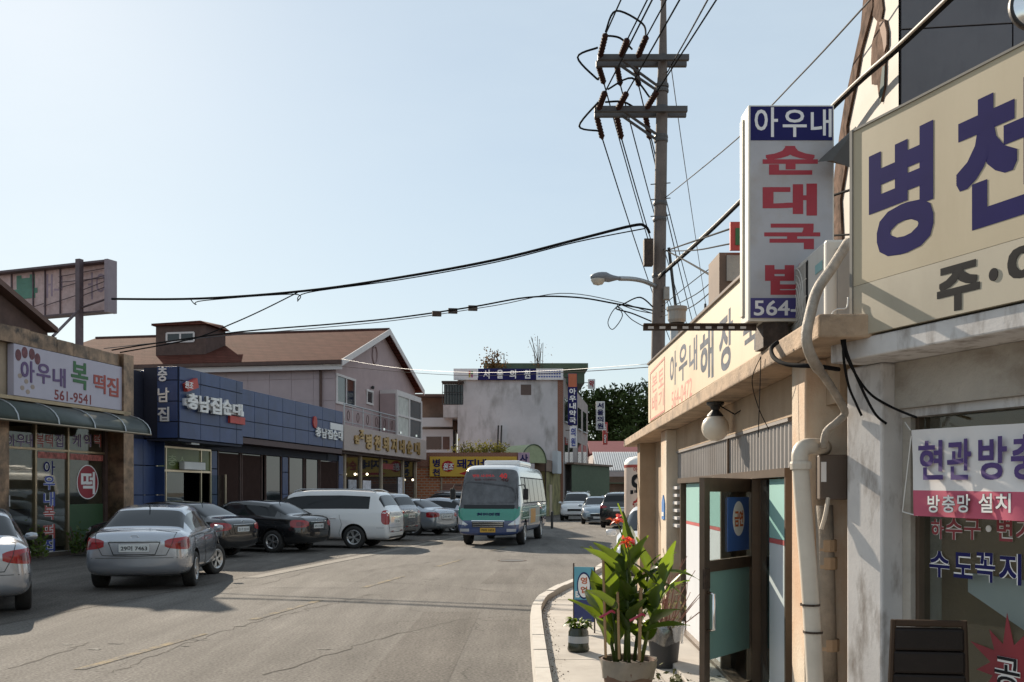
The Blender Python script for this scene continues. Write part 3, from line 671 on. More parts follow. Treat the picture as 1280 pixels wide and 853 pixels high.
for i in range(12):
    for j in range(4):
        a = -14 + i * 1.165; z0 = 3.7 + j * .93
        z1 = min(z0 + .93, zt_(wl0) - .22)
        obj('wall_panel', MB().box(FW, a + .008, a + 1.157, .0, .02 + rnd.uniform(0, .003), z0 + .008, z1 - .008), K['pinktile'], house)
rf = MB()
rf.hexa([FG.pt(e0, eo, zE - .13), FG.pt(eM, eo, zR - .13), FG.pt(eM, -HL, zR - .13), FG.pt(e0, -HL, zE - .13), FG.pt(e0, eo, zE), FG.pt(eM, eo, zR), FG.pt(eM, -HL, zR), FG.pt(e0, -HL, zE)])
roof = obj('roof', rf, K['shingle'], house)
rf = MB(); rf.hexa([FG.pt(eM, eo, zR - .13), FG.pt(e1, eo, zE - .13), FG.pt(e1, -HL, zE - .13), FG.pt(eM, -HL, zR - .13), FG.pt(eM, eo, zR), FG.pt(e1, eo, zE), FG.pt(e1, -HL, zE), FG.pt(eM, -HL, zR)])
obj('roof', rf, K['shingle'], house)
for (a, za, b_, zb2) in ((e0, zE, eM, zR), (eM, zR, e1, zE)):
    obj('barge_board', MB().hexa([FG.pt(a, eo + .05, za - .26), FG.pt(b_, eo + .05, zb2 - .26), FG.pt(b_, eo + .005, zb2 - .26), FG.pt(a, eo + .005, za - .26),
        FG.pt(a, eo + .05, za + .02), FG.pt(b_, eo + .05, zb2 + .02), FG.pt(b_, eo + .005, zb2 + .02), FG.pt(a, eo + .005, za + .02)]), K['whitetrim'], roof)
obj('ridge_cap', MB().tube([FG.pt(eM, eo, zR + .02), FG.pt(eM, -HL, zR + .02)], .07, 6), K['brownroof'], roof)
obj('gutter', MB().box(FG, e0 - .12, e0 + .03, -HL, eo, zE - .17, zE - .03), K['brownroof'], roof)
obj('fascia_board', MB().box(FG, e0 + .04, e0 + .1, -HL, eo, zE - .40, zE - .18), K['whitetrim'], roof)
a = FW.s_(401, .1); obj('drainpipe', MB().tube([FW.pt(a, .3, zE - .15), FW.pt(a, .12, zE - .45), FW.pt(a, .12, 3.4)], .07, 8), K['brownroof'], house)
# dormer
sD = e0 + 2.2; FD = LFr(FG.pt(sD, 0, 0).xy, FL.n)
da, db = FD.s_(195), FD.s_(257); zd = FD.z_(195, 408); zq = zt_(sD)
dm = obj('dormer', MB().box(FD, da, db, -2.3, 0, zq - .3, zd), K['brownroof'], roof, label='dark brown boxy dormer with a white window')
obj('dormer_roof', MB().hexa([FD.pt(da - .15, .2, zd), FD.pt(db + .25, .2, zd), FD.pt(db + .25, -2.4, zd), FD.pt(da - .15, -2.4, zd),
     FD.pt(da - .15, .2, zd + .09), FD.pt(db - .2, .2, zd + .16), FD.pt(db - .2, -2.4, zd + .3), FD.pt(da - .15, -2.4, zd + .2)]), K['shingle'], dm)
obj('dormer_window', MB().box(FD, FD.s_(209), FD.s_(243), .003, .03, FD.z_(226, 427), FD.z_(226, 417)), K['glassd'], dm)
for q in (209, 226, 243): obj('frame', MB().box(FD, FD.s_(q) - .05, FD.s_(q) + .05, .03, .06, FD.z_(226, 427.5), FD.z_(226, 416.5)), K['whitetrim'], dm)
for zz in (427.5, 416.5): obj('frame', MB().box(FD, FD.s_(209), FD.s_(243), .03, .055, FD.z_(226, zz) - .04, FD.z_(226, zz) + .04), K['whitetrim'], dm)
# gable windows
def window(fr, p0, p1, y0, y1, parent, frame=K['whitetrim'], n=2, dpt=.0, fw=.06):
    pm = (p0 + p1) / 2; z0, z1 = fr.z_(pm, y1), fr.z_(pm, y0); s0, s1 = fr.s_(p0), fr.s_(p1)
    wnd = obj('window', MB().box(fr, s0, s1, dpt + .003, dpt + .02, z0, z1), K['glassd'], parent)
    for zz in (z0, z1): obj('frame', MB().box(fr, s0 - fw, s1 + fw, dpt + .004, dpt + .07, zz - fw / 2, zz + fw / 2), frame, wnd)
    for k in range(n + 1):
        a = s0 + (s1 - s0) * k / n; obj('frame', MB().box(fr, a - fw / 2, a + fw / 2, dpt + .005, dpt + .065, z0 + fw / 2, z1 - fw / 2), frame, wnd)
    return wnd
window(FG, 420.5, 443, 472, 506, house, n=2, fw=.1)
window(FG, 458, 465, 489, 505, house, n=1, fw=.1)
cr = FG.s_(468); zc = FG.z_(468, 444); ring = MB()
ring.tube([FG.pt(cr + .42 * math.cos(t * math.pi / 12), .04, zc + .42 * math.sin(t * math.pi / 12)) for t in range(25)], .05, 6)
obj('round_moulding', ring, K['pink'], house)
obj('wall_lamp', MB().lathe([(.02, 0), (.09, .05), (.09, .16), (.02, .2)], FG.pt(FG.s_(463.5), .12, FG.z_(463.5, 487)), 10), K['blackmetal'], house)
wd = window(FG, 481, 492, 497, 530, house, n=2, fw=.12)
# balcony, railing, glazed bay
balc = obj('balcony', MB().box(FL, S(430), S(533), -1.15, -.10, 4.2, 4.38), K['pink'], house)
zr = lambda p, yy: FL.z_(p, yy, -.1)
r0, r1 = S(430, -.1), S(495, -.1)
for zz, rr in ((5.28, .035), (5.12, .02), (4.55, .02)): obj('rail', MB().tube([FL.pt(r0, -.1, zz), FL.pt(r1, -.1, zz)], rr, 6), K['steel'], balc)
for px in (430.3, 441, 454, 465, 476, 486, 495): obj('rail_post', MB().tube([FL.pt(S(px, -.1), -.1, 4.38), FL.pt(S(px, -.1), -.1, 5.27)], .03 if px in (430.3, 454, 476) else .016, 6), K['steel'], balc)
for px in (435.5, 447.5, 459.5, 470.5, 481, 490):     # scroll roundels in the railing
    a = S(px, -.1); obj('scroll', MB().tube([FL.pt(a + .17 * math.cos(t * math.pi / 6), -.1, 4.83 + .2 * math.sin(t * math.pi / 6)) for t in range(13)], .018, 5), K['brownroof'], balc)
b0, bM_, b1 = S(497, -.1), S(512, -.1), S(527, -.1)
bay = obj('glazed_bay', MB().box(FL, b0, b1, -1.14, -.12, 6.42, 6.6), K['whitetrim'], house, label='white framed glazed bay over the balcony')
for a in (b0, bM_, b1): obj('frame', MB().box(FL, a - .09, a + .09, -.2, -.08, 4.38, 6.42), K['whitetrim'], bay)
for z in (4.42, 5.4, 6.38): obj('frame', MB().box(FL, b0 + .1, b1 - .1, -.19, -.09, z - .05, z + .05), K['whitetrim'], bay)
for (x0, x1) in ((b0, bM_), (bM_, b1)):
    for (z0, z1) in ((4.48, 5.34), (5.46, 6.32)): obj('pane', MB().box(FL, x0 + .1, x1 - .1, -.15, -.14, z0, z1), K['glassd'] if x0 != b0 else M('pale_curtain', (.5, .5, .46), .3, 0, .25, 3), bay)
obj('bay_side', MB().box(FL, b0 - .05, b0 + .02, -1.12, -.22, 4.38, 6.42), K['pink'], bay)
# stone fascia with gold letters
fas = obj('sign_fascia', MB().box(FL, S(430.3), S(533), -.35, 0, 3.38, 4.42), K['stone'], house, bev=.02)
its = []
for ch, x0, x1 in (('병', 456, 463.5), ('천', 467, 474.5), ('돼', 478, 485), ('지', 488.5, 495), ('네', 498.5, 505), ('순', 507.5, 514.5), ('대', 517, 524)):
    yy = 536.5 + (x0 - 430) * .165 + 2; its.append(pxbox(FL, ch, x0, x1, yy, yy + 19 - (x0 - 456) * .05, 0))
its += [pxbox(FL, '원', 442, 447.5, 544, 555, 0), pxbox(FL, '조', 448.5, 454, 538, 549, 0)]
obj('lettering', letters(FL, its, 0.0, .04, .06), K['gold'], fas)
for px in (474, 495, 515): obj('spot_light', MB().lathe([(.0, .14), (.07, .12), (.07, 0), (.0, -.01)], FL.pt(S(px), .25, 4.45), 8), K['chrome'], fas)
dg2 = -.7
obj('shop_soffit', MB().box(FL, S(430), S(533), -1.4, -.36, 3.28, 3.37), K['brownfascia'], house)
obj('shop_back_wall', MB().box(FL, S(431), S(560), -6, -5.8, 0, 3.3), K['tanwall'], house)
for px in (430, 450, 476, 503, 519): obj('shop_post', MB().box(FL, S(px, dg2) - .12, S(px, dg2) + .12, dg2 - .1, dg2 + .08, 0, 3.28), K['tanwall'], house)
for (p0, p1) in ((431.5, 448.5), (451.5, 474.5), (477.5, 501.5), (504.5, 517.5)):
    obj('shop_window', MB().box(FL, S(p0, dg2), S(p1, dg2), dg2 - .01, dg2, .1, 3.25), K['glassd'], house)
for (p0, p1, y0, y1, c_) in ((454, 464, 601, 614, (.6, .58, .62)), (498, 506, 597, 618, (.6, .58, .62)), (479, 492, 580, 587, (.25, .03, .03)), (436, 446, 600, 612, (.35, .35, .38))):
    obj('poster', MB().box(FL, S(p0, dg2 + .05), S(p1, dg2 + .05), dg2 + .02, dg2 + .04, FL.z_((p0 + p1) / 2, y1, dg2), FL.z_((p0 + p1) / 2, y0, dg2)), M('poster_print', c_, .6, 0, .35, 6), house)
for px, py in ((459, 593), (444, 593), (516, 600)):
    obj('lit_bulb', MB().lathe([(0, -.07), (.06, -.03), (.06, .03), (0, .07)], FL.px(px, py, -.45), 8), emitM('bulb_glow', (1, .85, .6), 2.5), house)

# ---- brick restaurant with yellow sign -------------------------------------------------------
K['brick'] = brickM('orange_brick', (.40, .13, .06), (.46, .16, .075), (.42, .28, .20), .34, .17, .03)
K['brickdk'] = brickM('dark_brick', (.24, .095, .06), (.28, .11, .07), (.30, .22, .18), .23, .08, .012)
K['yellow'] = M('yellow_sign', (.60, .36, .03), .45, 0, .06)
FY = Fr((0, 63.6), (1, 0)); Y_ = FY.s_
bh = thing('brick_restaurant', 'single storey orange brick restaurant with a yellow signboard behind the parked cars', 'restaurant', (-2.9, 66, 0))
ob = MB(); ob.box(FY, Y_(500), Y_(660), -5, 0, 0, FY.z_(600, 584)); obj('wall', ob, K['brick'], bh)
obj('parapet', MB().box(FY, Y_(498), Y_(661), -5, .12, FY.z_(600, 584) + .002, FY.z_(600, 566)), K['brickdk'], bh)
d = .3
ys_ = obj('sign_panel', MB().box(FY, Y_(537, d), Y_(646, d), .13, d, FY.z_(600, 596, d), FY.z_(600, 571, d)), K['yellow'], bh, bev=.02)
obj('lettering', letters(FY, [pxbox(FY, '병', 541, 550, 574, 584, d), pxbox(FY, '천', 541, 550, 586, 595, d), pxbox(FY, '돼', 571, 583, 574, 586, d), pxbox(FY, '지', 584, 595, 574, 586, d), pxbox(FY, '네', 597, 608, 574, 586, d)], d, .03, .02), K['navy'], ys_)
obj('lettering', letters(FY, [pxbox(FY, '순', 616, 627, 575, 587, d), pxbox(FY, '대', 629, 640, 575, 587, d)], d, .03, .02), K['red'], ys_)
cx, cz = Y_(560, d), FY.z_(560, 583, d)
obj('starburst', MB().prism(FY, [(cx + (.42 if k % 2 else .36) * math.cos(k * math.pi / 18), cz + (.38 if k % 2 else .33) * math.sin(k * math.pi / 18)) for k in range(36)], d, d + .02), K['red'], ys_)
obj('lettering', letters(FY, [pxbox(FY, '원조', 553.5, 566.5, 579, 588, d)], d + .02, .03, .01, shear=.15), K['letterw'], ys_)
ax0, ax1 = Y_(574, d), Y_(612, d); az = FY.z_(590, 592, d)
obj('arrow', MB().prism(FY, [(ax0, az), (ax0 + .45, az - .14), (ax0 + .45, az - .07), (ax1, az - .07), (ax1, az + .07), (ax0 + .45, az + .07), (ax0 + .45, az + .14)], d, d + .02), K['red'], ys_)
sh = obj('shutter', MB().box(FY, Y_(553), Y_(644), .01, .03, .05, 2.2), K['brownroof'], bh, label='brown slatted shutter under the yellow sign')
for k in range(16): obj('shutter_slat', MB().box(FY, Y_(553), Y_(644), .03, .055, .06 + k * .134, .06 + k * .134 + .115), M('shutter_brown', (.24, .11, .075), .6) if k == 0 else bpy.data.materials['shutter_brown'], sh)
obj('drainpipe', MB().tube([FY.pt(Y_(552), .08, 0), FY.pt(Y_(552), .08, 2.6)], .05, 8), K['tanwall'], bh)
pk_ = M('small_sign_pink', (.42, .28, .36), .5)
sj = thing('photo_shop_sign', 'small mauve projecting sign at the right end of the yellow signboard', 'sign', FY.pt(Y_(655), .2, 0))
obj('sign_panel', MB().box(FY, Y_(647.5, .2), Y_(662, .2), .06, .2, FY.z_(655, 592, .2), FY.z_(655, 566, .2)), pk_, sj, bev=.02)
obj('lettering', letters(FY, [pxbox(FY, '사', 650, 660, 568, 578, .2), pxbox(FY, '진', 650, 660, 580, 590, .2)], .2, .03, .01), K['navy'], sj)
obj('sign_post', MB().tube([FY.pt(Y_(654.7), .13, 0), FY.pt(Y_(654.7), .13, FY.z_(655, 592, .2))], .05, 8), K['steel'], sj)
# ---- white concrete clinic building --------------------------------------------------------
K['wcon'] = M('weathered_white_concrete', (.52, .51, .52), .9, 0, .12, .6, .2, 14, spec=.15, stain=(.28, .27, .26), samt=.8, sscale=1.1)
K['wcon2'] = M('pale_concrete', (.46, .48, .50), .85, 0, .08, .6)
FC = Fr((0, 75), (1, 0)); C = FC.s_; zC = lambda yy: FC.z_(640, yy)
cl = thing('clinic_building', 'three storey weathered white concrete building with a navy clinic sign on top', 'building', (0, 79, 0))
obj('wall', MB().box(FC, C(572), C(697), -9, 0, 0, zC(474)), K['wcon'], cl)
obj('brick_corner', MB().box(FC, C(697) + .005, C(704), -9, .03, 0, zC(470)), K['brickdk'], cl)
obj('cantilever', MB().box(FC, C(554), C(572) - .01, -5, -.02, zC(522), zC(505)), K['wcon'], cl)
cg = obj('window_cage', MB().box(FC, C(553), C(580), -.5, .9, zC(480), zC(478)), K['iron'], cl, label='rusty steel window cage at the upper left corner')
for k in range(8): obj('cage_bar', MB().tube([FC.pt(C(554 + k * 3.5), .8, zC(507)), FC.pt(C(554 + k * 3.5), .8, zC(479))], .025, 5), K['blackmetal'], cg)
for zz in (507, 492): obj('cage_bar', MB().tube([FC.pt(C(554), .8, zC(zz)), FC.pt(C(579), .8, zC(zz))], .025, 5), K['blackmetal'], cg)
obj('cage_back', MB().box(FC, C(555), C(579), .0, .02, zC(506), zC(481)), K['glassd'], cg)
obj('window', MB().box(FC, C(651), C(664), .003, .02, zC(494), zC(481)), M('boarded_window', (.10, .07, .06), .7), cl)
d = .25
for (p0, p1, nm, mt) in ((567, 597, 'sign_panel', K['signwhite']), (597.4, 670, 'sign_panel', K['navy']), (670.4, 704, 'sign_panel', K['signwhite'])):
    sp_ = obj(nm, MB().box(FC, C(p0, d), C(p1, d), .03, d, FC.z_(640, 475, d), FC.z_(640, 461, d)), mt, cl)
    if p0 == 597.4:
        obj('lettering', letters(FC, [pxbox(FC, ch, x, x + 8, 462.5, 473.5, d) for ch, x in zip('서울의원', (604, 621, 637, 655))], d, .025, .02), K['letterw'], sp_)
    elif p0 == 567:
        for k, (cx_, cy_, cc) in enumerate(((587, 466, (.4, .05, .05)), (590, 466, (.08, .25, .08)), (587, 470, (.45, .35, .05)), (590, 470, (.35, .08, .2)))):
            obj('logo_square', MB().box(FC, C(cx_, d) - .07, C(cx_, d) + .07, d, d + .01, FC.z_(640, cy_ + 2, d), FC.z_(640, cy_ - 2, d)), M('logo_colour', cc, .5), sp_)
    else:
        mb = MB()
        for r_ in range(3):
            for k in range(9): mb.box(FC, C(673 + k * 3.2, d), C(673 + k * 3.2 + 2.2, d), d, d + .006, FC.z_(640, 464.8 + r_ * 3.6, d), FC.z_(640, 463 + r_ * 3.6, d))
        obj('small_print', mb, K['blueletter'], sp_, kind='stuff')
K['groof'] = M('green_roof_sheet', (.07, .10, .06), .6)
obj('roof_canopy', MB().box(FC, C(604), C(737), -9, -1.5, zC(458), zC(451)), K['groof'], cl)
obj('roof_room', MB().box(FC, C(640), C(733), -8.5, -2, zC(476), zC(458.3)), K['groof'], cl)
# street face of the clinic
FSd = Fr((FC.pt(C(704), 0, 0).x, 75.04), (.18, 1)); Sd = FSd.s_
sf = MB().prism(FSd, [(0, 0), (Sd(735), 0), (Sd(735), 9.8), (Sd(720), 10.2), (0, 10.45)], -8, -.03); obj('street_wall', sf, M('grey_brick_face', (.30, .26, .25), .8, 0, .15, 1), cl)
for k, (p0, p1) in enumerate(((706, 710), (712, 716), (722.5, 726.5), (729, 733))):
    for (z0, z1) in ((7.1, 8.9), (3.95, 5.9)):
        wn = obj('window', MB().box(FSd, Sd(p0), Sd(p1), -.028, .0, z0, z1), K['glassd'], cl); obj('sill', MB().box(FSd, Sd(p0) - .1, Sd(p1) + .1, -.025, .12, z0 - .1, z0 - .01), K['wcon2'], wn)
# vertical signs on the street face (facing the camera)
def vsign(name, label, p0, p1, y0, y1, Yd, base, chars, cmat, cols=None, top=None):
    fr = Fr((0, Yd), (1, 0)); t = thing(name, label, 'sign', fr.pt((fr.s_(p0) + fr.s_(p1)) / 2, 0, fr.z_(p0, y1)))
    obj('sign_box', MB().box(fr, fr.s_(p0), fr.s_(p1), -.25, 0, fr.z_(p0, y1), fr.z_(p0, y0)), base, t, bev=.03)
    y2 = y0
    if top:
        obj('top_panel', MB().box(fr, fr.s_(p0) + .03, fr.s_(p1) - .03, .0, .02, fr.z_(p0, top[0]), fr.z_(p0, y0) - .03), top[1], t); y2 = top[0]
    n = len(chars); h_ = (y1 - y2 - 2) / max(n, 1); its = []
    for i, ch in enumerate(chars): its.append(pxbox(fr, ch, p0 + 1.6, p1 - 1.6, y2 + 1 + i * h_ + h_ * .08, y2 + 1 + (i + 1) * h_ - h_ * .08, 0))
    if its: obj('lettering', letters(fr, its, .0, .03, .02), cmat, t)
    obj('bracket', MB().tube([fr.pt(fr.s_(p0) - .3, -.12, fr.z_(p0, y0) - .3), fr.pt(fr.s_(p0) + .05, -.12, fr.z_(p0, y0) - .3)], .03, 5), K['iron'], t)
    return t
vsign('pharmacy_sign', 'tall navy pharmacy sign with orange top on the clinic corner', 710, 721.5, 467, 531.5, 74.3, K['navy'], '아우내약국', K['letterw'], top=(484, M('orange_top', (.45, .12, .05), .5)))
vsign('clinic_side_sign', 'short white sign hung below the navy pharmacy sign', 712, 721, 533, 560, 74.3, K['signwhite'], '의원', K['blueletter'])
vsign('medicine_sign', 'small white box sign high above the street face of the clinic', 735, 744, 474, 486, 84, K['signwhite'], '약', K['red'])
vsign('vertical_clinic_sign', 'white rounded vertical sign beyond the clinic building', 745, 756, 502, 538, 86, K['signwhite'], '서울의원', K['navy'])
vsign('red_far_sign', 'red vertical sign behind the white rounded vertical sign', 753.5, 759.5, 528, 556, 91, K['redbox'], '식당', K['letterw'])
# ---- left neighbour of the clinic
K['dkbrick2'] = M('brown_wall', (.17, .115, .085), .8, 0, .3, 1)
FN = Fr((0, 77), (1, 0)); N = FN.s_
nb = thing('white_balcony_house', 'pale house with a balcony between the gabled house and the clinic', 'house', (-6, 79, 0))
obj('wall', MB().box(FN, N(520), N(566), -6, 0, 0, FN.z_(545, 537)), K['wcon2'], nb)
obj('balcony_front', MB().box(FN, N(520), N(566), -.3, .5, FN.z_(545, 534), FN.z_(545, 523)), K['wcon2'], nb)
obj('upper_wall', MB().box(FN, N(520), N(570), -6, -1.2, FN.z_(545, 537), FN.z_(545, 496)), K['dkbrick2'], nb)
obj('roof', MB().box(FN, N(519), N(571), -6.2, .2, FN.z_(545, 496), FN.z_(545, 493)), K['brownroof'], nb)
obj('window', MB().box(FN, N(533), N(552), .003, .03, FN.z_(545, 562), FN.z_(545, 546)), K['glassd'], nb)
obj('window', MB().box(FN, N(553.5), N(562), .003, .03, FN.z_(545, 562), FN.z_(545, 546)), K['brownroof'], nb)
# ---- green barrel canopy beside the brick restaurant
FCn = Fr((0, 67), (1, 0)); q = FCn.s_
cn = thing('barrel_canopy', 'pale green barrel shaped canopy over the doorway beside the clinic', 'canopy', (FCn.s_(655), 67, 0))
pr = [(math.cos(R(t)), math.sin(R(t))) for t in range(0, 181, 15)]
xA, xB = q(636), q(682); zc0, zc1 = FCn.z_(660, 579), FCn.z_(660, 556); mb = MB(); vs = []
K['palegreen'] = M('pale_green_sheet', (.30, .34, .20), .6, 0, .15)
Pa, Pb = Vector((xA + .2, 68.7)), Vector((xB - .8, 66.7))      # axis of the barrel, across the pavement
ax_ = (Pb - Pa).normalized(); sd_ = Vector((ax_.y, -ax_.x))
for P in (Pa, Pb):
    for c_, s_ in pr: vs.append((P.x + sd_.x * c_ * 1.05, P.y + sd_.y * c_ * 1.05, zc0 + (zc1 - zc0) * s_))
n = len(pr); mb.add(vs, [(i, i + 1, n + i + 1, n + i) for i in range(n - 1)] + [tuple(range(n, 2 * n))])
obj('sheet', mb, K['palegreen'], cn, smooth=False, fix=True)
obj('arch', MB().tube([Vector(v) + Vector((.02, -.02, 0)) for v in vs[n:]], .04, 5), K['groof'], cn)
for P in (Pa, Pb): 
    for sg_ in (-1, 1): obj('post', MB().tube([(P.x + sd_.x * sg_ * 1.0, P.y + sd_.y * sg_ * 1.0, 0), (P.x + sd_.x * sg_ * 1.0, P.y + sd_.y * sg_ * 1.0, zc0)], .05, 6), K['iron'], cn)
# shed, mossy wall and posts behind the bus
gs = thing('green_shed', 'dark green corrugated shed at the street corner beyond the bus', 'shed', (5.2, 77, 0))
fs_ = Fr((4.55, 76), (.45, 1)); mb = MB(); vs = []; nn = 60; Lx = 9
for i in range(nn + 1):
    a = Lx * i / nn; o = .05 if i % 2 else 0
    vs += [fs_.pt(a, o, 0), fs_.pt(a, o, 3.8)]
obj('wall', mb.add(vs, [(2 * i, 2 * i + 2, 2 * i + 3, 2 * i + 1) for i in range(nn)]), K['groof'], gs, fix=False)
obj('roof', MB().box(fs_, -.2, Lx + .2, -4, .25, 3.81, 3.95), K['dkbrick2'], gs)
mw = thing('mossy_wall', 'mossy yellowish wall with a door behind the bus', 'wall', (2.6, 68, 0))
fm = Fr((2.25, 68), (.2, 1))
obj('wall', MB().box(fm, 0, 8.5, -.6, 0, 0, 3.1), M('mossy_render', (.22, .19, .08), .9, 0, .5, 1.2, stain=(.06, .06, .02), samt=.8), mw)
obj('coping', MB().box(fm, -.1, 8.6, -.7, .12, 3.11, 3.9), K['dkbrick2'], mw)
obj('white_box', MB().box(fm, 2.4, 4.2, .13, .5, 3.0, 4.6), K['wcon2'], mw)
obj('door', MB().box(fm, 1.8, 2.9, .005, .04, .05, 2.2), K['tanwall'], mw)
# ---- far end of the street
def farhouse(name, label, x0, x1, Y0, dep, h, rz_, wmat, rmat, rh=1.4):
    t = thing(name, label, 'house', ((x0 + x1) / 2, Y0, 0)); f = Fr((0, Y0), (1, 0))
    obj('wall', MB().box(f, x0, x1, -dep, 0, 0, h), wmat, t)
    m1 = MB(); m1.hexa([f.pt(x0 - .4, .5, h), f.pt(x1 + .4, .5, h), f.pt(x1 + .4, -dep / 2, h + rh), f.pt(x0 - .4, -dep / 2, h + rh), f.pt(x0 - .4, .5, h + .15), f.pt(x1 + .4, .5, h + .15), f.pt(x1 + .4, -dep / 2, h + rh + .15), f.pt(x0 - .4, -dep / 2, h + rh + .15)])
    obj('roof', m1, rmat, t)
    m1 = MB(); m1.hexa([f.pt(x0 - .4, -dep / 2, h + rh), f.pt(x1 + .4, -dep / 2, h + rh), f.pt(x1 + .4, -dep - .5, h), f.pt(x0 - .4, -dep - .5, h), f.pt(x0 - .4, -dep / 2, h + rh + .15), f.pt(x1 + .4, -dep / 2, h + rh + .15), f.pt(x1 + .4, -dep - .5, h + .15), f.pt(x0 - .4, -dep - .5, h + .15)])
    obj('roof', m1, rmat, t)
    k = x0 + .6
    while k + 1.1 < x1:
        wn = obj('window', MB().box(f, k, k + 1.1, .003, .03, 1.0, min(h - .3, 2.3)), K['glassd'], t); obj('frame', MB().box(f, k - .06, k + 1.16, .03, .06, .92, 1.0), K['white'], wn); k += 2.0
    return t
f8 = Fr((0, 98), (1, 0)); X8 = f8.s_
farhouse('far_red_roof_house', 'far house with a dull red roof at the end of the street', X8(760), X8(830), 116, 7, f8.z_(780, 560) , 0, M('far_wall', (.35, .30, .29), .8), M('dull_red_roof', (.24, .06, .06), .7), 1.6)
farhouse('far_brown_roof_house', 'far house with a low brown roof under the trees', X8(748), X8(840), 130, 8, 5.6, 0, M('far_wall2', (.33, .28, .26), .8), M('far_brown_roof', (.28, .18, .14), .8), 1.5)
wr = thing('striped_roof_shop', 'far shop with a white striped metal roof at the road bend', 'shop', (9.4, 98, 0))
obj('wall', MB().box(f8, X8(742), X8(830), -5, 0, 0, 3.2), K['dkbrick2'], wr)
for k in range(26):
    a = X8(744) + k * .22
    obj('roof_sheet', MB().hexa([f8.pt(a, .9, f8.z_(770, 589)), f8.pt(a + .15, .9, f8.z_(770, 589)), f8.pt(a + .15, -3.5, 5.7), f8.pt(a, -3.5, 5.7), f8.pt(a, .9, f8.z_(770, 589) + .08), f8.pt(a + .15, .9, f8.z_(770, 589) + .08), f8.pt(a + .15, -3.5, 5.78), f8.pt(a, -3.5, 5.78)]), K['white'], wr)
obj('roof', MB().hexa([f8.pt(X8(744), .85, 3.68), f8.pt(X8(830), .85, 3.68), f8.pt(X8(830), -3.5, 5.6), f8.pt(X8(744), -3.5, 5.6), f8.pt(X8(744), .85, 3.73), f8.pt(X8(830), .85, 3.73), f8.pt(X8(830), -3.5, 5.7), f8.pt(X8(744), -3.5, 5.7)]), M('roof_grey', (.3, .32, .34), .5), wr)
obj('awning', MB().box(f8, X8(742), X8(800), .0, 1.2, 2.5, 2.6), K['groof'], wr)
# ---- trees at the end of the street
K['leafk'] = M('tree_leaf', (.040, .056, .020), .95, 0, .5, .9, spec=.0)
K['bark'] = M('bark', (.09, .07, .05), .9, 0, .3, 6, .4)
def tree(name, label, x, y, h, r_, nl=2600, seed=0, ls=.32, leaf=None):
    g = random.Random(seed); t = thing(name, label, 'tree', (x, y, 0), group='trees at the far end of the street')
    tr = MB(); tr.tube([(x, y, 0), (x + .1, y, h * .3), (x - .1, y + .1, h * .55), (x, y, h * .8)], [.35, .28, .2, .08], 8)
    limbs = []
    for k in range(9):
        a = g.uniform(0, 6.28); z0 = h * g.uniform(.32, .6); e = Vector((x + math.cos(a) * r_ * g.uniform(.4, .8), y + math.sin(a) * r_ * g.uniform(.4, .8), z0 + h * g.uniform(.12, .3)))
        tr.tube([(x, y, z0), Vector((x, y, z0)).lerp(e, .5) + Vector((0, 0, .2)), e], [.13, .08, .03], 5); limbs.append(e)
    obj('trunk', tr, K['bark'], t)
    cl_ = [Vector((x + g.gauss(0, .45) * r_, y + g.gauss(0, .45) * r_, h * g.uniform(.45, .93))) for _ in range(26)] + limbs
    cr_ = MB()
    for k in range(nl):
        c_ = g.choice(cl_); R_ = r_ * g.uniform(.2, .42)
        v = Vector((g.gauss(0, 1), g.gauss(0, 1), g.gauss(0, .8))).normalized() * R_ * (g.random() ** .4); p = c_ + v
        if p.z > h: p.z = h - g.random() * .5
        n1 = Vector((g.gauss(0, 1), g.gauss(0, 1), g.gauss(0, 1))).normalized(); n2 = n1.orthogonal().normalized(); s_ = ls * g.uniform(.6, 1.3)
        cr_.add([p + n1 * s_, p + n2 * s_ * .5, p - n1 * s_, p - n2 * s_ * .5], [(0, 1, 2, 3)])
    obj('crown', cr_, leaf or K['leafk'], t, fix=False, kind='stuff')
    return t
for i, (px, py, Yd, r_, lb) in enumerate(((752, 484, 142, 5.0, 'leftmost dark tree rising behind the white vertical clinic sign'), (771, 505, 146, 4.4, 'lower tree between two taller ones over the far roofs'), (806, 474, 138, 5.6, 'tallest dark tree at the end of the street beside the soup restaurant sign'), (840, 490, 140, 5.4, 'tree behind the soup restaurant signboard'))):
    h_ = CH - (py - HZ) / F * Yd; tree('street_end_tree', lb, (px - 640) / F * Yd, Yd, h_ + .3, r_, 5200, i + 3)
# ================================================================== right side of the street
FR = Fr((1.635, 0), (-.032, -1)); P2 = FR.s_
sY = lambda Y: -Y / .99949
K['ochre'] = M('ochre_render', (.36, .265, .18), .9, 0, .14, 2.5, .25, 50, stain=(.22, .14, .08), samt=.55, sscale=1.6)
K['cream'] = M('cream_pillar', (.55, .465, .365), .85, 0, .14, 3, .25, 60, stain=(.45, .22, .10), samt=.6, sscale=1.8, stretch=(1, 1, .5))
K['slab'] = M('stained_slab_edge', (.40, .29, .20), .92, 0, .22, 5, .5, 40, stain=(.13, .10, .08), samt=.75, sscale=4, stretch=(1, 1, 1.5))
K['corr'] = M('grey_corrugated', (.27, .25, .24), .5, .2, .1, 2, stain=(.18, .15, .13), samt=.5)
K['alu'] = M('bronze_frame', (.13, .095, .07), .42, .5, .15, 4)
K['teal'] = M('teal_film', (.30, .52, .49), .45, 0, .04, 2)
K['filmw'] = M('white_film', (.62, .64, .68), .5, 0, .04, 2)
K['frost'] = M('frosted_teal_glass', (.20, .36, .34), .25, 0, .06, 2)
K['signcream'] = M('cream_sign_face', (.64, .53, .38), .5, 0, .05, 1.5, stain=(.5, .38, .26), samt=.5, sscale=1.2)
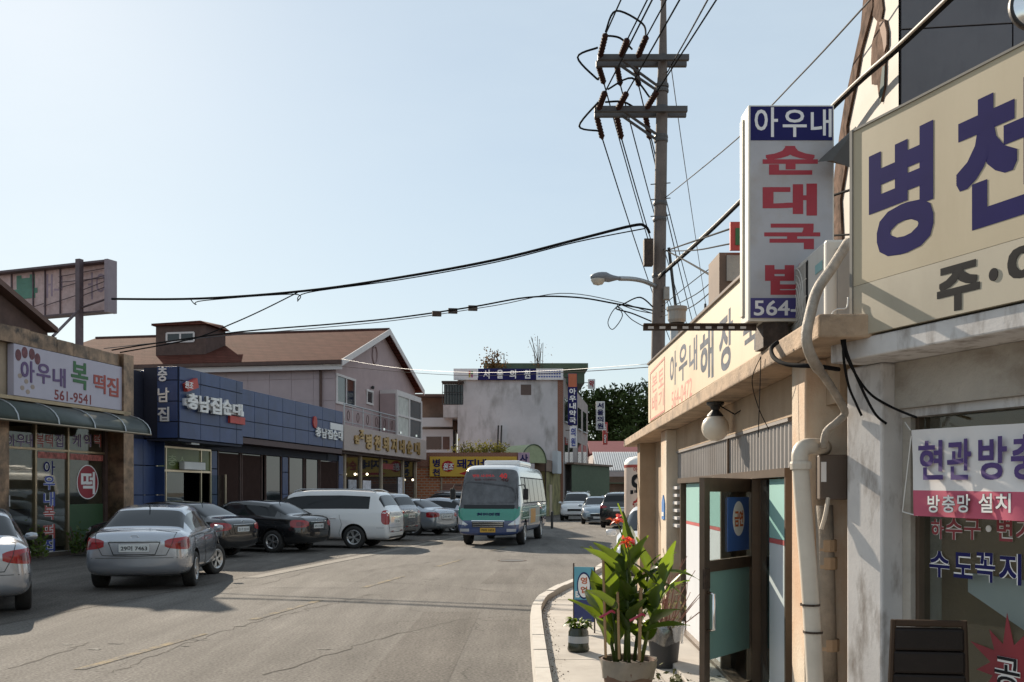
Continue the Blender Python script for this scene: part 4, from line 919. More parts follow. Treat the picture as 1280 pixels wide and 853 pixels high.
K['greyink'] = M('faded_blue_black_ink', (.085, .10, .13), .7, 0, .6, 6, spec=.1)
K['faded_red'] = M('faded_red_ink', (.52, .18, .14), .6, 0, .25, 9)
rs = thing('hangover_soup_restaurant', 'low ochre restaurant with cream signboard over a stained concrete canopy', 'restaurant', (2.6, 10.5, 0))
zsl, zst = 2.458, 2.575
dS = .285
body = MB()
body.box(FR, sY(13.0), sY(5.25), -5, -2.2, 0.0, 2.45)           # rear rooms
body.box(FR, sY(16.2), sY(13.0), -5, -.30, 0, 2.45)
obj('wall', body, K['ochre'], rs)
obj('floor', MB().box(FR, sY(12.98), sY(5.5), -2.19, .0, .0, .07), K['floor'], rs)
obj('canopy_slab', MB().box(FR, sY(16.8), sY(4.88), -5, dS, zsl, zst), K['slab'], rs, bev=.012)
obj('beam', MB().box(FR, sY(13.2), sY(5.4), -.25, .03, 2.19, 2.455), K['ochre'], rs)
# pillars (left, right) with their lit street faces
for nm, y0, y1, mt in (('pillar', 12.07, 12.62, K['cream']), ('pillar', 5.66, 5.96, K['cream'])):
    obj(nm, MB().box(FR, sY(y1), sY(y0), -.3, .15, .03, 2.456), mt, rs, bev=.01)
obj('end_wall', MB().box(FR, sY(15.9), sY(15.5), -.5, .14, 0, 2.456), K['ochre'], rs, label='bare ochre wing wall under the far end of the canopy')
obj('end_wall', MB().box(FR, sY(15.48), sY(12.64), -.28, -.1, 0, 2.456), K['ochre'], rs)
obj('side_wall', MB().box(FR, sY(5.64), sY(5.30), -1.4, -.22, 0, 2.456), K['ochre'], rs)
obj('apron_step', MB().box(FR, sY(11.6), sY(5.2), .01, .42, .0, .085), K['pave'], rs, bev=.01)
# corrugated panel
a, b_ = P2(846), P2(990); mb = MB(); vs = []; n = int((b_ - a) / .028)
for i in range(n + 1):
    s_ = a + (b_ - a) * i / n; o = (0, .012, .012, 0)[i % 4]
    vs += [FR.pt(s_, o, 1.86), FR.pt(s_, o, 2.185)]
obj('corrugated_panel', mb.add(vs, [(2 * i, 2 * i + 2, 2 * i + 3, 2 * i + 1) for i in range(n)]), K['corr'], rs, fix=False)
obj('panel_trim', MB().box(FR, a, b_, -.02, .03, 2.165, 2.188), K['corr'], rs)
obj('panel_joint', MB().box(FR, P2(913) - .012, P2(913) + .012, .013, .03, 1.86, 2.165), K['alu'], rs)
obj('lintel', MB().box(FR, P2(852), b_, -.05, .05, 1.80, 1.858), K['alu'], rs)
# left window with film, near the plants
def film_window(p0, p1, z0=.12, z1=1.79):
    s0, s1 = P2(p0), P2(p1)
    w_ = obj('window', MB().box(FR, s0, s1, -.012, -.004, z0, z1), K['glass'], rs)
    obj('film', MB().box(FR, s0, s1, -.003, .002, 1.37, z1), K['teal'], w_, label='teal film on the upper window')
    obj('film', MB().box(FR, s0, s1, -.003, .003, 1.335, 1.368), M('film_red', (.50, .10, .10), .5) if 'film_red' not in bpy.data.materials else bpy.data.materials['film_red'], w_, label='thin red stripe')
    obj('film', MB().box(FR, s0, s1, -.003, .002, z0, 1.333), K['filmw'], w_, label='white film on the lower window')
    return w_
film_window(858, 905)
film_window(962, 989)
for px, w_ in ((855, .05), (907, .05), (946, .07), (989.5, .03)):
    obj('frame_post', MB().box(FR, P2(px) - w_ / 2, P2(px) + w_ / 2, -.04, .045, .09, 1.80), K['alu'], rs)
obj('threshold', MB().box(FR, P2(852), P2(990), -.05, .06, .072, .12), K['alu'], rs)
obj('inner_glass', MB().box(FR, P2(949), P2(961), -.02, -.01, .13, 1.79), K['glassd'], rs)
# louvre window at the far end
for k in range(6):
    z = 1.28 + k * .09; obj('louvre_blade', MB().box(FR, P2(847.5), P2(853.5), -.02, .07, z, z + .035), K['signwhite'], rs)
# open door leaf
H_ = Vector((1.868, 7.70)); E_ = Vector((1.335, 7.00)); FDr = Fr(E_, H_ - E_); WL = (H_ - E_).length
dr = obj('door', MB().box(FDr, 0, .085, -.02, .02, .09, 1.80), K['alu'], rs, label='bronze framed glass door standing open')
obj('stile', MB().box(FDr, WL - .085, WL, -.02, .02, .09, 1.80), K['alu'], dr)
for z0, z1 in ((.09, .26), (1.13, 1.21), (1.70, 1.80)): obj('door_rail', MB().box(FDr, .086, WL - .086, -.02, .02, z0, z1), K['alu'], dr)
obj('pane', MB().box(FDr, .086, WL - .086, -.004, .004, 1.211, 1.699), K['glass'], dr)
obj('pane', MB().box(FDr, .086, WL - .086, -.004, .004, .262, .50), K['glass'], dr)
obj('pane', MB().box(FDr, .086, WL - .086, -.004, .004, .502, 1.128), K['frost'], dr, label='frosted teal lower pane')
hd = MB().tube([FDr.pt(.045, .02, .72), FDr.pt(.045, .07, .73), FDr.pt(.045, .07, .98), FDr.pt(.045, .02, .99)], .014, 8); obj('handle', hd, K['chrome'], dr, smooth=True)
obj('lock', MB().box(FDr, -.03, .05, .021, .04, 1.02, 1.16), K['iron'], dr)
ps = obj('poster', MB().box(FDr, WL * .46, WL - .1, .005, .008, 1.26, 1.66), M('poster_blue', (.05, .12, .36), .5, 0, .1), dr, label='blue no smoking sticker on the open door')
obj('poster_oval', MB().disc(FDr, WL * .67, 1.50, .10, .13, .008, .010), K['letterw'], ps)
obj('lettering', letters(FDr, [('금연', WL * .67 - .075, WL * .67 + .075, 1.44, 1.56)], .011, .03, .002), M('poster_orange', (.55, .14, .04), .5), ps)
# signboard on the canopy
sL, sR = P2(808.5, dS), P2(948, dS); zl0, zl1, zr0, zr1 = 2.60, 3.36, 2.58, 3.16
sb = obj('signboard', MB().prism(FR, [(sL, zl0), (sR, zr0), (sR, zr1), (sL, zl1)], dS - .08, dS - .02), K['signcream'], rs, label='cream signboard with brush lettering and red seal')
for (A, B) in (((sL, zl1), (sR, zr1)),):
    obj('sign_edge', MB().hexa([FR.pt(A[0], dS - .09, A[1]), FR.pt(B[0], dS - .09, B[1]), FR.pt(B[0], dS, B[1]), FR.pt(A[0], dS, A[1]), FR.pt(A[0], dS - .09, A[1] + .02), FR.pt(B[0], dS - .09, B[1] + .02), FR.pt(B[0], dS, B[1] + .02), FR.pt(A[0], dS, A[1] + .02)]), K['alu'], sb)
d = dS - .02
def pb2(ch, x0, x1, y0, y1): return pxbox(FR, ch, x0, x1, y0, y1, d)
obj('lettering', letters(FR, [pb2('아', 837.5, 846, 441, 483), pb2('우', 848.5, 859, 431, 476), pb2('내', 861.5, 871.5, 423, 466), pb2('해', 875, 892, 413, 477), pb2('장', 899, 916, 390, 463), pb2('국', 929, 948, 388, 441)], d, .022, .001), K['greyink'], sb)
obj('telephone_number', letters(FR, [pb2('564-0472', 839.5, 865, 481, 503)], d, .008, .001), K['faded_red'], sb)
seal = obj('seal_border', MB(), K['faded_red'], sb) if False else None
mb = MB(); q0, q1 = P2(813, d), P2(831, d); zz0, zz1 = FR.z_(822, 521, d), FR.z_(822, 456, d); t_ = .025
for bxx in ((q0, q1, zz0, zz0 + t_), (q0, q1, zz1 - t_, zz1), (q0, q0 + t_, zz0 + t_, zz1 - t_), (q1 - t_, q1, zz0 + t_, zz1 - t_)): mb.box(FR, bxx[0], bxx[1], d, d + .004, bxx[2], bxx[3])
obj('seal_border', mb, K['faded_red'], sb)
obj('lettering', letters(FR, [pb2('본', 815, 821.5, 468, 490), pb2('토', 823, 829.5, 462, 484), pb2('배', 815, 821.5, 493, 515), pb2('기', 823, 829.5, 488, 509)], d, .014, .001), K['faded_red'], sb)
# globe lamp under the canopy
gl_ = FR.pt(sY(8.45), .02 + .1, 0)
gp = at(894, 535, 8.4)
gl = thing('globe_lamp', 'white globe lamp hanging under the concrete canopy of the soup restaurant', 'lamp', (gp.x, gp.y, zsl))
obj('globe', MB().lathe([(.115 * math.sin(R(t)) + .0005, -.115 * math.cos(R(t))) for t in range(0, 181, 12)], gp, 24), M('opal_glass', (.78, .68, .56), .25, 0, .03), gl, smooth=True)
obj('lamp_mount', MB().lathe([(.075, zsl - gp.z - .002), (.075, zsl - gp.z - .02), (.045, zsl - gp.z - .04), (.03, zsl - gp.z - .07), (.06, .115), (.07, .10), (.06, .085)], gp, 16), K['blackmetal'], gl)
obj('flex', MB().tube([(gp.x + .03, gp.y - .02, zsl - .03), (gp.x + .12, gp.y - .2, zsl - .12), (gp.x + .22, gp.y - .45, zsl - .04)], .006, 5), K['wirek'], gl)
# ---- projecting light-box sign
FP = Fr((0, 6.0), (1, 0)); p = FP.s_
pj = thing('projecting_sign', 'tall white lightbox sign with red letters and a navy head on the canopy edge', 'sign', FP.pt(p(985), -.1, zst))
x0, x1 = p(935.5), p(1043); z0, z1 = FP.z_(990, 402), FP.z_(990, 131)
obj('sign_case', MB().box(FP, x0, x1, -.20, -.004, z0, z1), M('sign_case_white', (.66, .62, .55), .5, 0, .06, 3), pj, bev=.008)
obj('sign_face', MB().box(FP, x0 + .012, x1 - .012, -.006, .002, z0 + .02, z1 - .012), M('dirty_sign_face', (.39, .38, .40), .5, 0, .10, 3, stain=(.32, .27, .23), samt=.8, sscale=2.2, stretch=(1, 1, 1)), pj)
zh = FP.z_(990, 176); obj('navy_head', MB().box(FP, x0 + .012, x1 - .012, .002, .005, zh, z1 - .014), K['navy'], pj)
zf = FP.z_(990, 373); obj('navy_foot', MB().box(FP, x0 + .012, x1 - .012, .002, .005, z0 + .02, zf), M('violet_foot', (.045, .035, .16), .5), pj)
obj('lettering', letters(FP, [pxbox(FP, '아', 943, 972, 135, 172, 0), pxbox(FP, '우', 978, 1008, 138, 172, 0), pxbox(FP, '내', 1013, 1039, 137, 172, 0)], .005, .012, .001), K['signwhite'], pj)
red2 = M('sign_crimson', (.33, .02, .035), .5, 0, .1)
obj('lettering', letters(FP, [pxbox(FP, '순', 953, 1022, 183, 219, 0), pxbox(FP, '대', 953, 1021, 230, 270, 0), pxbox(FP, '국', 955, 1025, 280, 312, 0), pxbox(FP, '밥', 956, 1020, 330, 369, 0)], .002, .04, .001), red2, pj)
obj('telephone_number', letters(FP, [pxbox(FP, '564-0', 942, 1012, 376, 395, 0)], .005, .015, .001), K['signwhite'], pj)
obj('side_channel', MB().box(FP, x0 - .012, x0 - .002, -.17, -.11, z0 + .05, z1 - .05), M('channel_cream', (.62, .56, .46), .5), pj)
obj('bracket', MB().box(FP, p(955), p(986), -.22, -.02, zst, z0 - .003), K['iron'], pj)
rail = MB(); zr_ = FP.z_(880, 408)
ra, rb_ = p(805), p(948)
rail.box(FP, ra, rb_, -.05, -.045, zr_ - .02, zr_ + .02); rail.box(FP, ra, rb_, -.044, -.01, zr_ + .015, zr_ + .02)
k = ra + .03
obj('slotted_rail', rail, K['iron'], pj)
while k < rb_ - .05:
    obj('rail_slot', MB().box(FP, k, k + .035, -.0445, -.0435, zr_ - .008, zr_ + .007), K['signwhite'], pj); k += .07
# ---- air conditioner on the canopy
A_ = at(1032, 402, 5.42); FAc = Fr((A_.x, 5.42), (-.032, -1)); ac = thing('air_conditioner', 'outdoor air conditioner unit on the canopy between the two signs', 'air conditioner', (A_.x + .15, 5.8, zst))
z0, z1 = zst + .03, zst + .03 + .47; Lh = .93
K['acw'] = M('ac_casing', (.60, .57, .52), .5, 0, .05, 3, stain=(.42, .36, .30), samt=.4)
obj('casing', MB().box(FAc, -Lh, 0, -.32, 0, z0, z1), K['acw'], ac, bev=.015)
for s_ in (-.82, -.1): obj('foot', MB().box(FAc, s_ - .03, s_ + .03, -.33, .01, zst + .001, z0), K['blackmetal'], ac)
gc = -.60; zg = (z0 + z1) / 2
obj('fan_recess', MB().box(FAc, -.84, -.36, .001, .004, z0 + .03, z1 - .03), K['black'], ac)
gr = MB()
for k in range(5): gr.tube([FAc.pt(gc + (.05 + k * .038) * math.cos(t * math.pi / 14), .018, zg + (.05 + k * .038) * math.sin(t * math.pi / 14)) for t in range(29)], .0035, 4)
obj('fan_grille', gr, K['acw'], ac, kind='stuff')
gb = MB()
for k in range(5): zz = z0 + .03 + k * .1; gb.box(FAc, -.84, -.36, .010, .014, zz, zz + .005)
for k in range(24): ss = -.84 + k * .0205; gb.box(FAc, ss, ss + .004, .014, .017, z0 + .03, z1 - .03)
obj('guard_mesh', gb, K['acw'], ac, kind='stuff')
obj('brand_strip', MB().box(FAc, -.2, -.06, .001, .004, z1 - .15, z1 - .10), M('ac_teal', (.25, .45, .45), .5), ac)
Fac2 = Fr(FAc.pt(0, 0, 0).xy, (1, -.032))
obj('service_cover', MB().box(Fac2, .06, .30, .001, .02, z0 + .03, z1 - .05), M('ac_grey_cover', (.33, .30, .27), .6), ac)
# insulated hose from the unit down the wall
hp = [at(1060, 303, 5.3), at(1040, 335, 5.15), at(1022, 362, 5.0), at(1013, 392, 4.9), at(1008, 425, 4.85), at(1017, 452, 4.9), at(1033, 475, 5.1), at(1047, 497, 5.25), at(1056, 516, 5.32), at(1046, 528, 5.32), at(1033, 540, 5.36), at(1029, 560, 5.4)]
from mathutils import geometry
def smooth_path(pts, sub=5):
    out = []
    for i in range(len(pts) - 1):
        p0, p1, p2, p3 = pts[max(i - 1, 0)], pts[i], pts[i + 1], pts[min(i + 2, len(pts) - 1)]
        for k in range(sub):
            t = k / sub; out.append(.5 * ((2 * p1) + (p2 - p0) * t + (2 * p0 - 5 * p1 + 4 * p2 - p3) * t * t + (3 * p1 - p0 - 3 * p2 + p3) * t ** 3))
    out.append(pts[-1]); return out
hp = smooth_path(hp); K['wrap'] = M('dirty_pipe_wrap', (.34, .29, .24), .7, 0, .3, 12, .4, 60, stain=(.2, .16, .12), samt=.6, sscale=8)
single('insulated_hose', 'dirty taped hose looping from the air conditioner down to the grey box', 'hose', MB().tube(hp, [.027 if i < 28 else .021 for i in range(len(hp))], 10), K['wrap'], smooth=True)
# white drainpipe, old pipe, meter box between the two buildings
K['pvc'] = M('old_white_pvc', (.58, .52, .44), .5, 0, .1, 4, stain=(.38, .28, .2), samt=.5)
dp = thing('drainpipe', 'leaning white plastic drainpipe with an elbow beside the cream pillar', 'pipe', at(1019, 905, 5.35))
t0 = smooth_path([at(1030, 560, 5.6), at(1012, 558, 5.42), at(1001, 564, 5.36), at(1000.5, 585, 5.35), at(1006, 660, 5.35), at(1013, 750, 5.35), at(1021, 900, 5.35)], 4)
obj('pipe', MB().tube(t0, .045, 14), K['pvc'], dp, smooth=True)
for px, py in ((1012.5, 756), (1016, 790)): obj('clip', MB().lathe([(.053, -.006), (.053, .006)], at(px, py, 5.35), 14), K['iron'], dp)
obj('elbow_collar', MB().lathe([(.055, -.03), (.058, 0), (.055, .012)], at(1000.7, 580, 5.35), 14), K['pvc'], dp)
op = thing('old_pipe', 'brown grey old pipe standing in the corner next to the white pillar', 'pipe', at(1034, 900, 5.6))
obj('pipe', MB().tube([at(1030, 632, 5.6), at(1033, 740, 5.6), at(1037, 900, 5.6)], .05, 12), M('old_pipe_brown', (.22, .18, .14), .8, 0, .3, 6, .3), op, smooth=True)
for py in (682, 704, 806): obj('joint_band', MB().lathe([(.052, -.035), (.056, -.03), (.056, .03), (.052, .035)], at(1032 + (py - 632) * .026, py, 5.6), 12), M('tape_brown', (.30, .20, .12), .7) if 'tape_brown' not in bpy.data.materials else bpy.data.materials['tape_brown'], op)
mbx = thing('meter_box', 'dark brown metal meter box above the old pipe', 'meter box', at(1042, 620, 5.5)); fmb = Fr((0, 5.5), (1, -.25)); 
bq = at(1042, 598, 5.5); fmb = Fr((bq.x, 5.5), (1, -.12))
obj('case', MB().box(fmb, -.075, .075, -.12, .0, bq.z - .12, bq.z + .13), M('meter_brown', (.085, .06, .045), .55), mbx, bev=.008)
obj('label_strip', MB().box(fmb, -.068, -.04, .001, .003, bq.z - .02, bq.z + .09), K['signwhite'], mbx)
obj('cable_tail', MB().tube(smooth_path([fmb.pt(-.03, .0, bq.z - .11), fmb.pt(-.05, .03, bq.z - .2), fmb.pt(-.07, .02, bq.z - .28)]), .012, 6), K['pvc'], mbx)
single('gap_wall', 'stained brown wall deep in the gap between the two buildings', 'wall', MB().bx(1.9, 3.0, 5.95, 6.1, 0, 2.45), K['conc'])
# ---- near building with the big blue lettered sign
F1 = Fr((1.716, 5.0), (.34, -.94)); q1 = F1.s_
K['wcol'] = M('peeling_white_paint', (.60, .58, .57), .85, 0, .12, 2.5, .07, 55, spec=.12, stain=(.26, .225, .20), samt=.9, sscale=7, stretch=(1.2, 1.2, .45))
K['wbeam'] = M('grimy_white_beam', (.42, .385, .34), .85, 0, .12, 3, .4, 40, stain=(.22, .18, .14), samt=.7, sscale=2.5, stretch=(1, 1, 1.5))
nbld = thing('corner_shop', 'near shop with peeling white column and big beige sign with navy letters', 'shop', (3.2, 4.0, 0))
z1b, z1t = 2.365, 2.465; sE = 3.2
obj('canopy_slab', MB().box(F1, q1(1037.8), sE, -4, 0, z1b, z1t), K['wcol'], nbld, bev=.008)
dc = -.20; cs0, cs1 = q1(1058, dc), q1(1102, dc)
obj('column', MB().box(F1, cs0, cs1, dc - .35, dc, .0, z1b - .002), K['wcol'], nbld, bev=.012)
dwn = dc - .13
zbm = F1.z_(1128, 512, dwn)
obj('beam', MB().box(F1, cs1 + .002, sE, dwn - .2, dwn + .05, zbm, z1b - .002), K['wbeam'], nbld)
obj('window_head', MB().box(F1, cs1 + .002, sE, dwn - .15, dwn + .015, zbm - .045, zbm - .001), K['wcol'], nbld)
obj('jamb', MB().box(F1, cs1 + .002, q1(1138, dwn), dwn - .2, dwn, .05, zbm - .046), K['wbeam'], nbld)
obj('frame', MB().box(F1, q1(1138, dwn) + .002, q1(1143, dwn), dwn - .1, dwn - .03, .05, zbm - .046), K['alu'], nbld)
obj('pane', MB().box(F1, q1(1143, dwn) + .002, sE, dwn - .07, dwn - .062, .35, zbm - .046), glassM('tinted_shop_glass', (.80, .83, .81), .08), nbld)
obj('dado', MB().box(F1, q1(1143, dwn) + .002, sE, dwn - .12, dwn - .04, .03, .345), K['wbeam'], nbld)
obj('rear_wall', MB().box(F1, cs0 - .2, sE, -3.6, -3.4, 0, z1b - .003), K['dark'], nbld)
obj('side_wall', MB().box(F1, cs0 - .02, cs0 + .16, -3.4, dc - .36, 0, z1b - .003), K['conc'], nbld)
obj('shop_floor', MB().box(F1, cs0 + .17, sE, -3.39, dwn - .13, .0, .05), K['floor'], nbld)
# things behind the glass
obj('paper_sheet', MB().prism(F1, [(q1(1186, dwn), F1.z_(1186, 741, dwn)), (q1(1280, dwn) + .4, F1.z_(1280, 800, dwn) - .2), (q1(1280, dwn) + .4, F1.z_(1280, 733, dwn)), (q1(1186, dwn), F1.z_(1186, 717, dwn))], dwn - .12, dwn - .118), K['filmw'], nbld, label='white paper sheet hung slantwise behind the glass')
for k in range(5):
    obj('shelf_item', MB().box(F1, q1(1150, dwn) + k * .25, q1(1150, dwn) + k * .25 + .16, -2.0, -1.7, .05, .6 + .2 * (k % 3)), K['dkbrick2'], nbld)
# window lettering
dl = dwn - .058; white_, red_ = K['letterw'], M('window_red', (.26, .03, .04), .5)
row1 = [('하', 1164, 1180, 649, 674), ('수', 1182, 1203, 648, 675), ('구', 1205, 1226, 648, 675), ('변', 1246, 1266, 647, 677), ('기', 1270, 1292, 646, 678)]
row2 = [('수', 1162, 1187, 689, 722), ('도', 1192, 1216, 691, 723), ('꼭', 1219, 1244, 691, 728), ('지', 1249, 1277, 692, 731)]
for rows, cm in ((row1, red_), (row2, K['navy'])):
    its = [pxbox(F1, *r_, dl) for r_ in rows]
    obj('letter_outline', letters(F1, its, dl, .05, .001), white_, nbld); obj('lettering', letters(F1, its, dl + .0012, .022, .001), cm, nbld)
obj('lettering', MB().disc(F1, q1(1236, dl), F1.z_(1236, 661, dl), .016, .016, dl, dl + .004, 14), white_, nbld)
st = []
cx_, cz_ = q1(1262, dl), F1.z_(1262, 835, dl)
for k in range(22):
    rr = (.2 if k % 2 else .11) * (1.25 if k % 4 == 1 else 1); st.append((cx_ + rr * math.cos(k * math.pi / 11 + .2), cz_ + rr * math.sin(k * math.pi / 11 + .2)))
lf = obj('maple_leaf_sticker', MB().prism(F1, st, dl, dl + .002), M('leaf_red', (.22, .02, .03), .5), nbld)
it_ = [pxbox(F1, '공', 1244, 1276, 822, 862, dl)]
obj('letter_outline', letters(F1, it_, dl + .003, .05, .002), white_, lf); obj('lettering', letters(F1, it_, dl + .006, .01, .002), K['letterk'], lf)
# big sign
zA, zB_ = 2.475, 3.50; s0, s1 = q1(1065, .02), sE
zmid = 2.725
K['beige'] = M('beige_sign_sheet', (.48, .41, .29), .6, 0, .06, 1.2, spec=.2, stain=(.40, .33, .22), samt=.55, sscale=1.6, stretch=(1, 1, .25))
K['beige2'] = M('grey_beige_sheet', (.40, .355, .27), .55, 0, .08, 1.5, stain=(.28, .24, .18), samt=.5)
K['edge_grey'] = M('sign_edge_grey', (.22, .21, .19), .7, spec=.2)
sg1 = obj('sign_panel', MB().box(F1, s0, s1, -.16, .012, zmid + .002, zB_), K['beige'], nbld, label='large beige sign sheet with navy letters')
obj('sign_lower_band', MB().box(F1, s0, s1, -.16, .012, zA, zmid), K['beige2'], sg1)
obj('sign_frame', MB().box(F1, s0 - .02, s0 - .001, -.17, .02, zA, zB_ + .012), K['edge_grey'], sg1)
obj('sign_frame', MB().box(F1, s0, s1, -.17, .018, zB_ + .001, zB_ + .012), K['edge_grey'], sg1)
w1 = q1(1167, .012) - q1(1086, .012)
bt = ('병', q1(1086, .012), q1(1167, .012), F1.z_(1115, 322, .012), F1.z_(1160, 153, .012))
a2 = q1(1195, .012); ct = ('천', a2, a2 + w1 * 1.06, F1.z_(1211, 290, .012), F1.z_(1250, 111, .012))
obj('lettering', letters(F1, [bt, ct], .012, .036, .001), M('sign_navy', (.018, .016, .10), .85, 0, .1, spec=.1), sg1)
w2 = q1(1225, .012) - q1(1171, .012)
obj('lettering', letters(F1, [('주', q1(1171, .012), q1(1225, .012), F1.z_(1198, 388, .012), F1.z_(1198, 330, .012)), ('야', q1(1259, .012), q1(1259, .012) + w2, F1.z_(1290, 356, .012), F1.z_(1290, 300, .012))], .012, .04, .001), K['letterk'], sg1)
obj('lettering', MB().disc(F1, q1(1242, .012), F1.z_(1242, 343.5, .012), .024, .027, .012, .015, 16), K['letterk'], sg1)
# hanging banner
bn = thing('insect_screen_banner', 'white and pink banner for insect screens tied across the near shop window', 'banner', F1.pt(q1(1210, dc - .02), dc - .02, 1.6))
db_ = dc - .03; bz = lambda s_, t: F1.z_(1138, 538, db_) + .0 * s_
sa, sb_ = q1(1138, db_), q1(1138, db_) + 1.15; zt0, zt1 = F1.z_(1138, 538, db_), F1.z_(1280, 529, db_); zb0 = F1.z_(1147, 645, db_); zmd = F1.z_(1147, 613, db_)
slp = (zt1 - zt0) / (q1(1280, db_) - sa)
def cloth(za, zb, off):
    mb = MB(); nx, nz = 24, 8; vs = []
    for i in range(nx + 1):
        for j in range(nz + 1):
            f_ = i / nx; g_ = j / nz; z = za + (zb - za) * g_ + slp * f_ * (sb_ - sa)
            s_ = sa + (sb_ - sa) * f_ + .03 * (zt0 - z) / .45
            vs.append(F1.pt(s_, db_ + off + .012 * math.sin(f_ * 9 + z * 6) * math.sin(3.1 * f_) + .006 * math.sin(23 * f_ + 9 * z), z))
    return mb.add(vs, [(i * (nz + 1) + j, (i + 1) * (nz + 1) + j, (i + 1) * (nz + 1) + j + 1, i * (nz + 1) + j + 1) for i in range(nx) for j in range(nz)])
obj('cloth', cloth(zmd, zt0, 0), M('banner_white', (.70, .68, .68), .8, 0, .04), bn, smooth=True, fix=False)
obj('cloth', cloth(zb0, zmd, 0), M('banner_pink', (.50, .10, .16), .8, 0, .05), bn, smooth=True, fix=False, label='pink lower strip of the banner')
its = [pxbox(F1, ch, x0, x1, y0, y1, db_) for ch, x0, x1, y0, y1 in (('현', 1151, 1182, 551, 600), ('관', 1187, 1217, 549, 600), ('방', 1226, 1262, 546, 600), ('충', 1267, 1303, 543, 600))]
obj('lettering', letters(F1, its, db_ + .016, .022, .001), M('banner_purple', (.07, .035, .17), .6), bn)
its = [pxbox(F1, ch, x0, x1, y0, y1, db_) for ch, x0, x1, y0, y1 in (('방', 1163, 1178, 619, 641), ('충', 1181, 1197, 619, 641), ('망', 1200, 1216, 618, 641), ('설', 1227, 1244, 617, 641), ('치', 1248, 1267, 617, 641))]
obj('letter_shadow', letters(F1, its, db_ + .0155, .05, .001), M('banner_shadow', (.05, .02, .03), .6), bn); obj('lettering', letters(F1, its, db_ + .017, .015, .001), K['letterw'], bn)
for (A, B) in (((1138, 538), (1131, 528)), ((1147, 645), (1128, 640)), ((1139, 545), (1128, 640))):
    obj('tie_string', MB().tube([F1.px(A[0], A[1], db_), F1.px(B[0], B[1], db_ - .02)], .003, 4), K['white'], bn)
# chair in front of the window
chx = at(1160, 853, 4.55); fch = Fr((chx.x, 4.55), (.93, -.36)); zt = CH - (775 - HZ) / F * 4.55
ch_ = thing('leather_chair', 'brown padded chair with its back to the street below the banner', 'chair', (chx.x + .1, 4.3, .03))
fc2 = Fr((chx.x, 4.55), (1, -.15)); hw = .165
K['leather'] = M('brown_leatherette', (.014, .010, .009), .42, 0, .2, 6, .1, 90, spec=.2)
K['chwood'] = M('chair_frame_brown', (.05, .032, .022), .6, spec=.15)
z = zt
for sg_ in (-1, 1):
    obj('back_post', MB().tube([fc2.pt(sg_ * (hw - .012), 0.01, z - .0), fc2.pt(sg_ * (hw + .01), 0, .55), fc2.pt(sg_ * (hw + .015), .04, .03)], .014, 8), K['chwood'], ch_)
    obj('leg', MB().tube([fc2.pt(sg_ * (hw + .01), -.40, .03), fc2.pt(sg_ * hw, -.38, .5)], .014, 8), K['chwood'], ch_)
obj('top_rail', MB().box(fc2, -hw, hw, -.01, .02, z - .03, z + .0), K['chwood'], ch_, bev=.008)
for k in range(4): 
    zz = z - .036 - k * .105; w_ = hw - .012 + k * .003
    obj('cushion', MB().box(fc2, -w_, w_, -.03, .026, zz - .103, zz), K['leather'], ch_, bev=.012)
obj('seat', MB().box(fc2, -hw - .02, hw + .02, -.44, -.03, .44, .52), K['leather'], ch_, bev=.03)
# rolled flap of sheet metal beside the big sign
single('metal_flap', 'dark bent sheet metal flap sticking out beside the big beige sign', 'flap', MB().add([at(1070, 160, 6.0), at(1022, 203, 5.75), at(1040, 201, 5.75), at(1068, 212, 5.9), at(1070, 158, 6.05), at(1024, 200, 5.79), at(1042, 198, 5.79), at(1068, 210, 5.95)], [(0, 1, 2, 3), (7, 6, 5, 4), (0, 4, 5, 1), (1, 5, 6, 2), (2, 6, 7, 3), (3, 7, 4, 0)]), M('flap_dark', (.05, .042, .035), .6))
# ---- dark tiled tower behind
FT = Fr((at(1123, 0, 9.2).x, 9.2), (1, -.13)); FTs = Fr((at(1123, 0, 9.2).x, 9.2), (-.10, -1))
K['dkstone'] = M('dark_stone_tile', (.125, .122, .135), .45, 0, .12, 1.2, stain=(.05, .05, .06), samt=.5)
K['lime'] = M('white_lime_wall', (.44, .40, .36), .8, 0, .06, 2)
tw = thing('dark_tiled_tower', 'taller building behind the big sign with dark stone tiles and a white painted side', 'building', FT.pt(1.5, -2, 0))
H9 = 9.5
twall = obj('wall', MB().box(FT, .03, 6, -.4, -.04, 0, H9), K['bluedark'], tw)
zz = [1.5, 2.82, 3.95, 5.0, 5.97, 6.9, 7.85, 8.8]
for i in range(4):
    for j in range(len(zz) - 1):
        a = .02 + i * .98
        obj('stone_tile', MB().box(FT, a + .006, a + .974, -.04, rnd.uniform(-.002, .002), zz[j] + .006, zz[j + 1] - .006), K['dkstone'], tw, bev=.003)
def onside(px, py, o=.02): return FTs.px(px, py, o)
edge_ = [(1043, 330), (1044, 262), (1047, 215), (1053, 170), (1060, 125), (1070, 80), (1080, 35), (1086, -30)]
E2 = [(FTs.s_(1043), 0)] + [(FTs.s_(px), FTs.z_(px, py)) for px, py in edge_] + [(FTs.s_(1087), H9)]
mb = MB()
for (sa_, za_), (sb2, zb2_) in zip(E2, E2[1:]):
    mb.add([FTs.pt(sa_, 0, za_), FTs.pt(-.002, 0, za_), FTs.pt(-.002, 0, zb2_), FTs.pt(sb2, 0, zb2_)], [(0, 1, 2, 3)])
obj('white_side', mb, K['lime'], tw, fix=False)
K['relief'] = M('brown_relief', (.13, .085, .065), .95, 0, .6, 7, .5, 20, spec=.05, stain=(.04, .026, .02), samt=.9, sscale=6)
jag = [13, 9, 15, 8, 12, 9, 14, 8, 11]
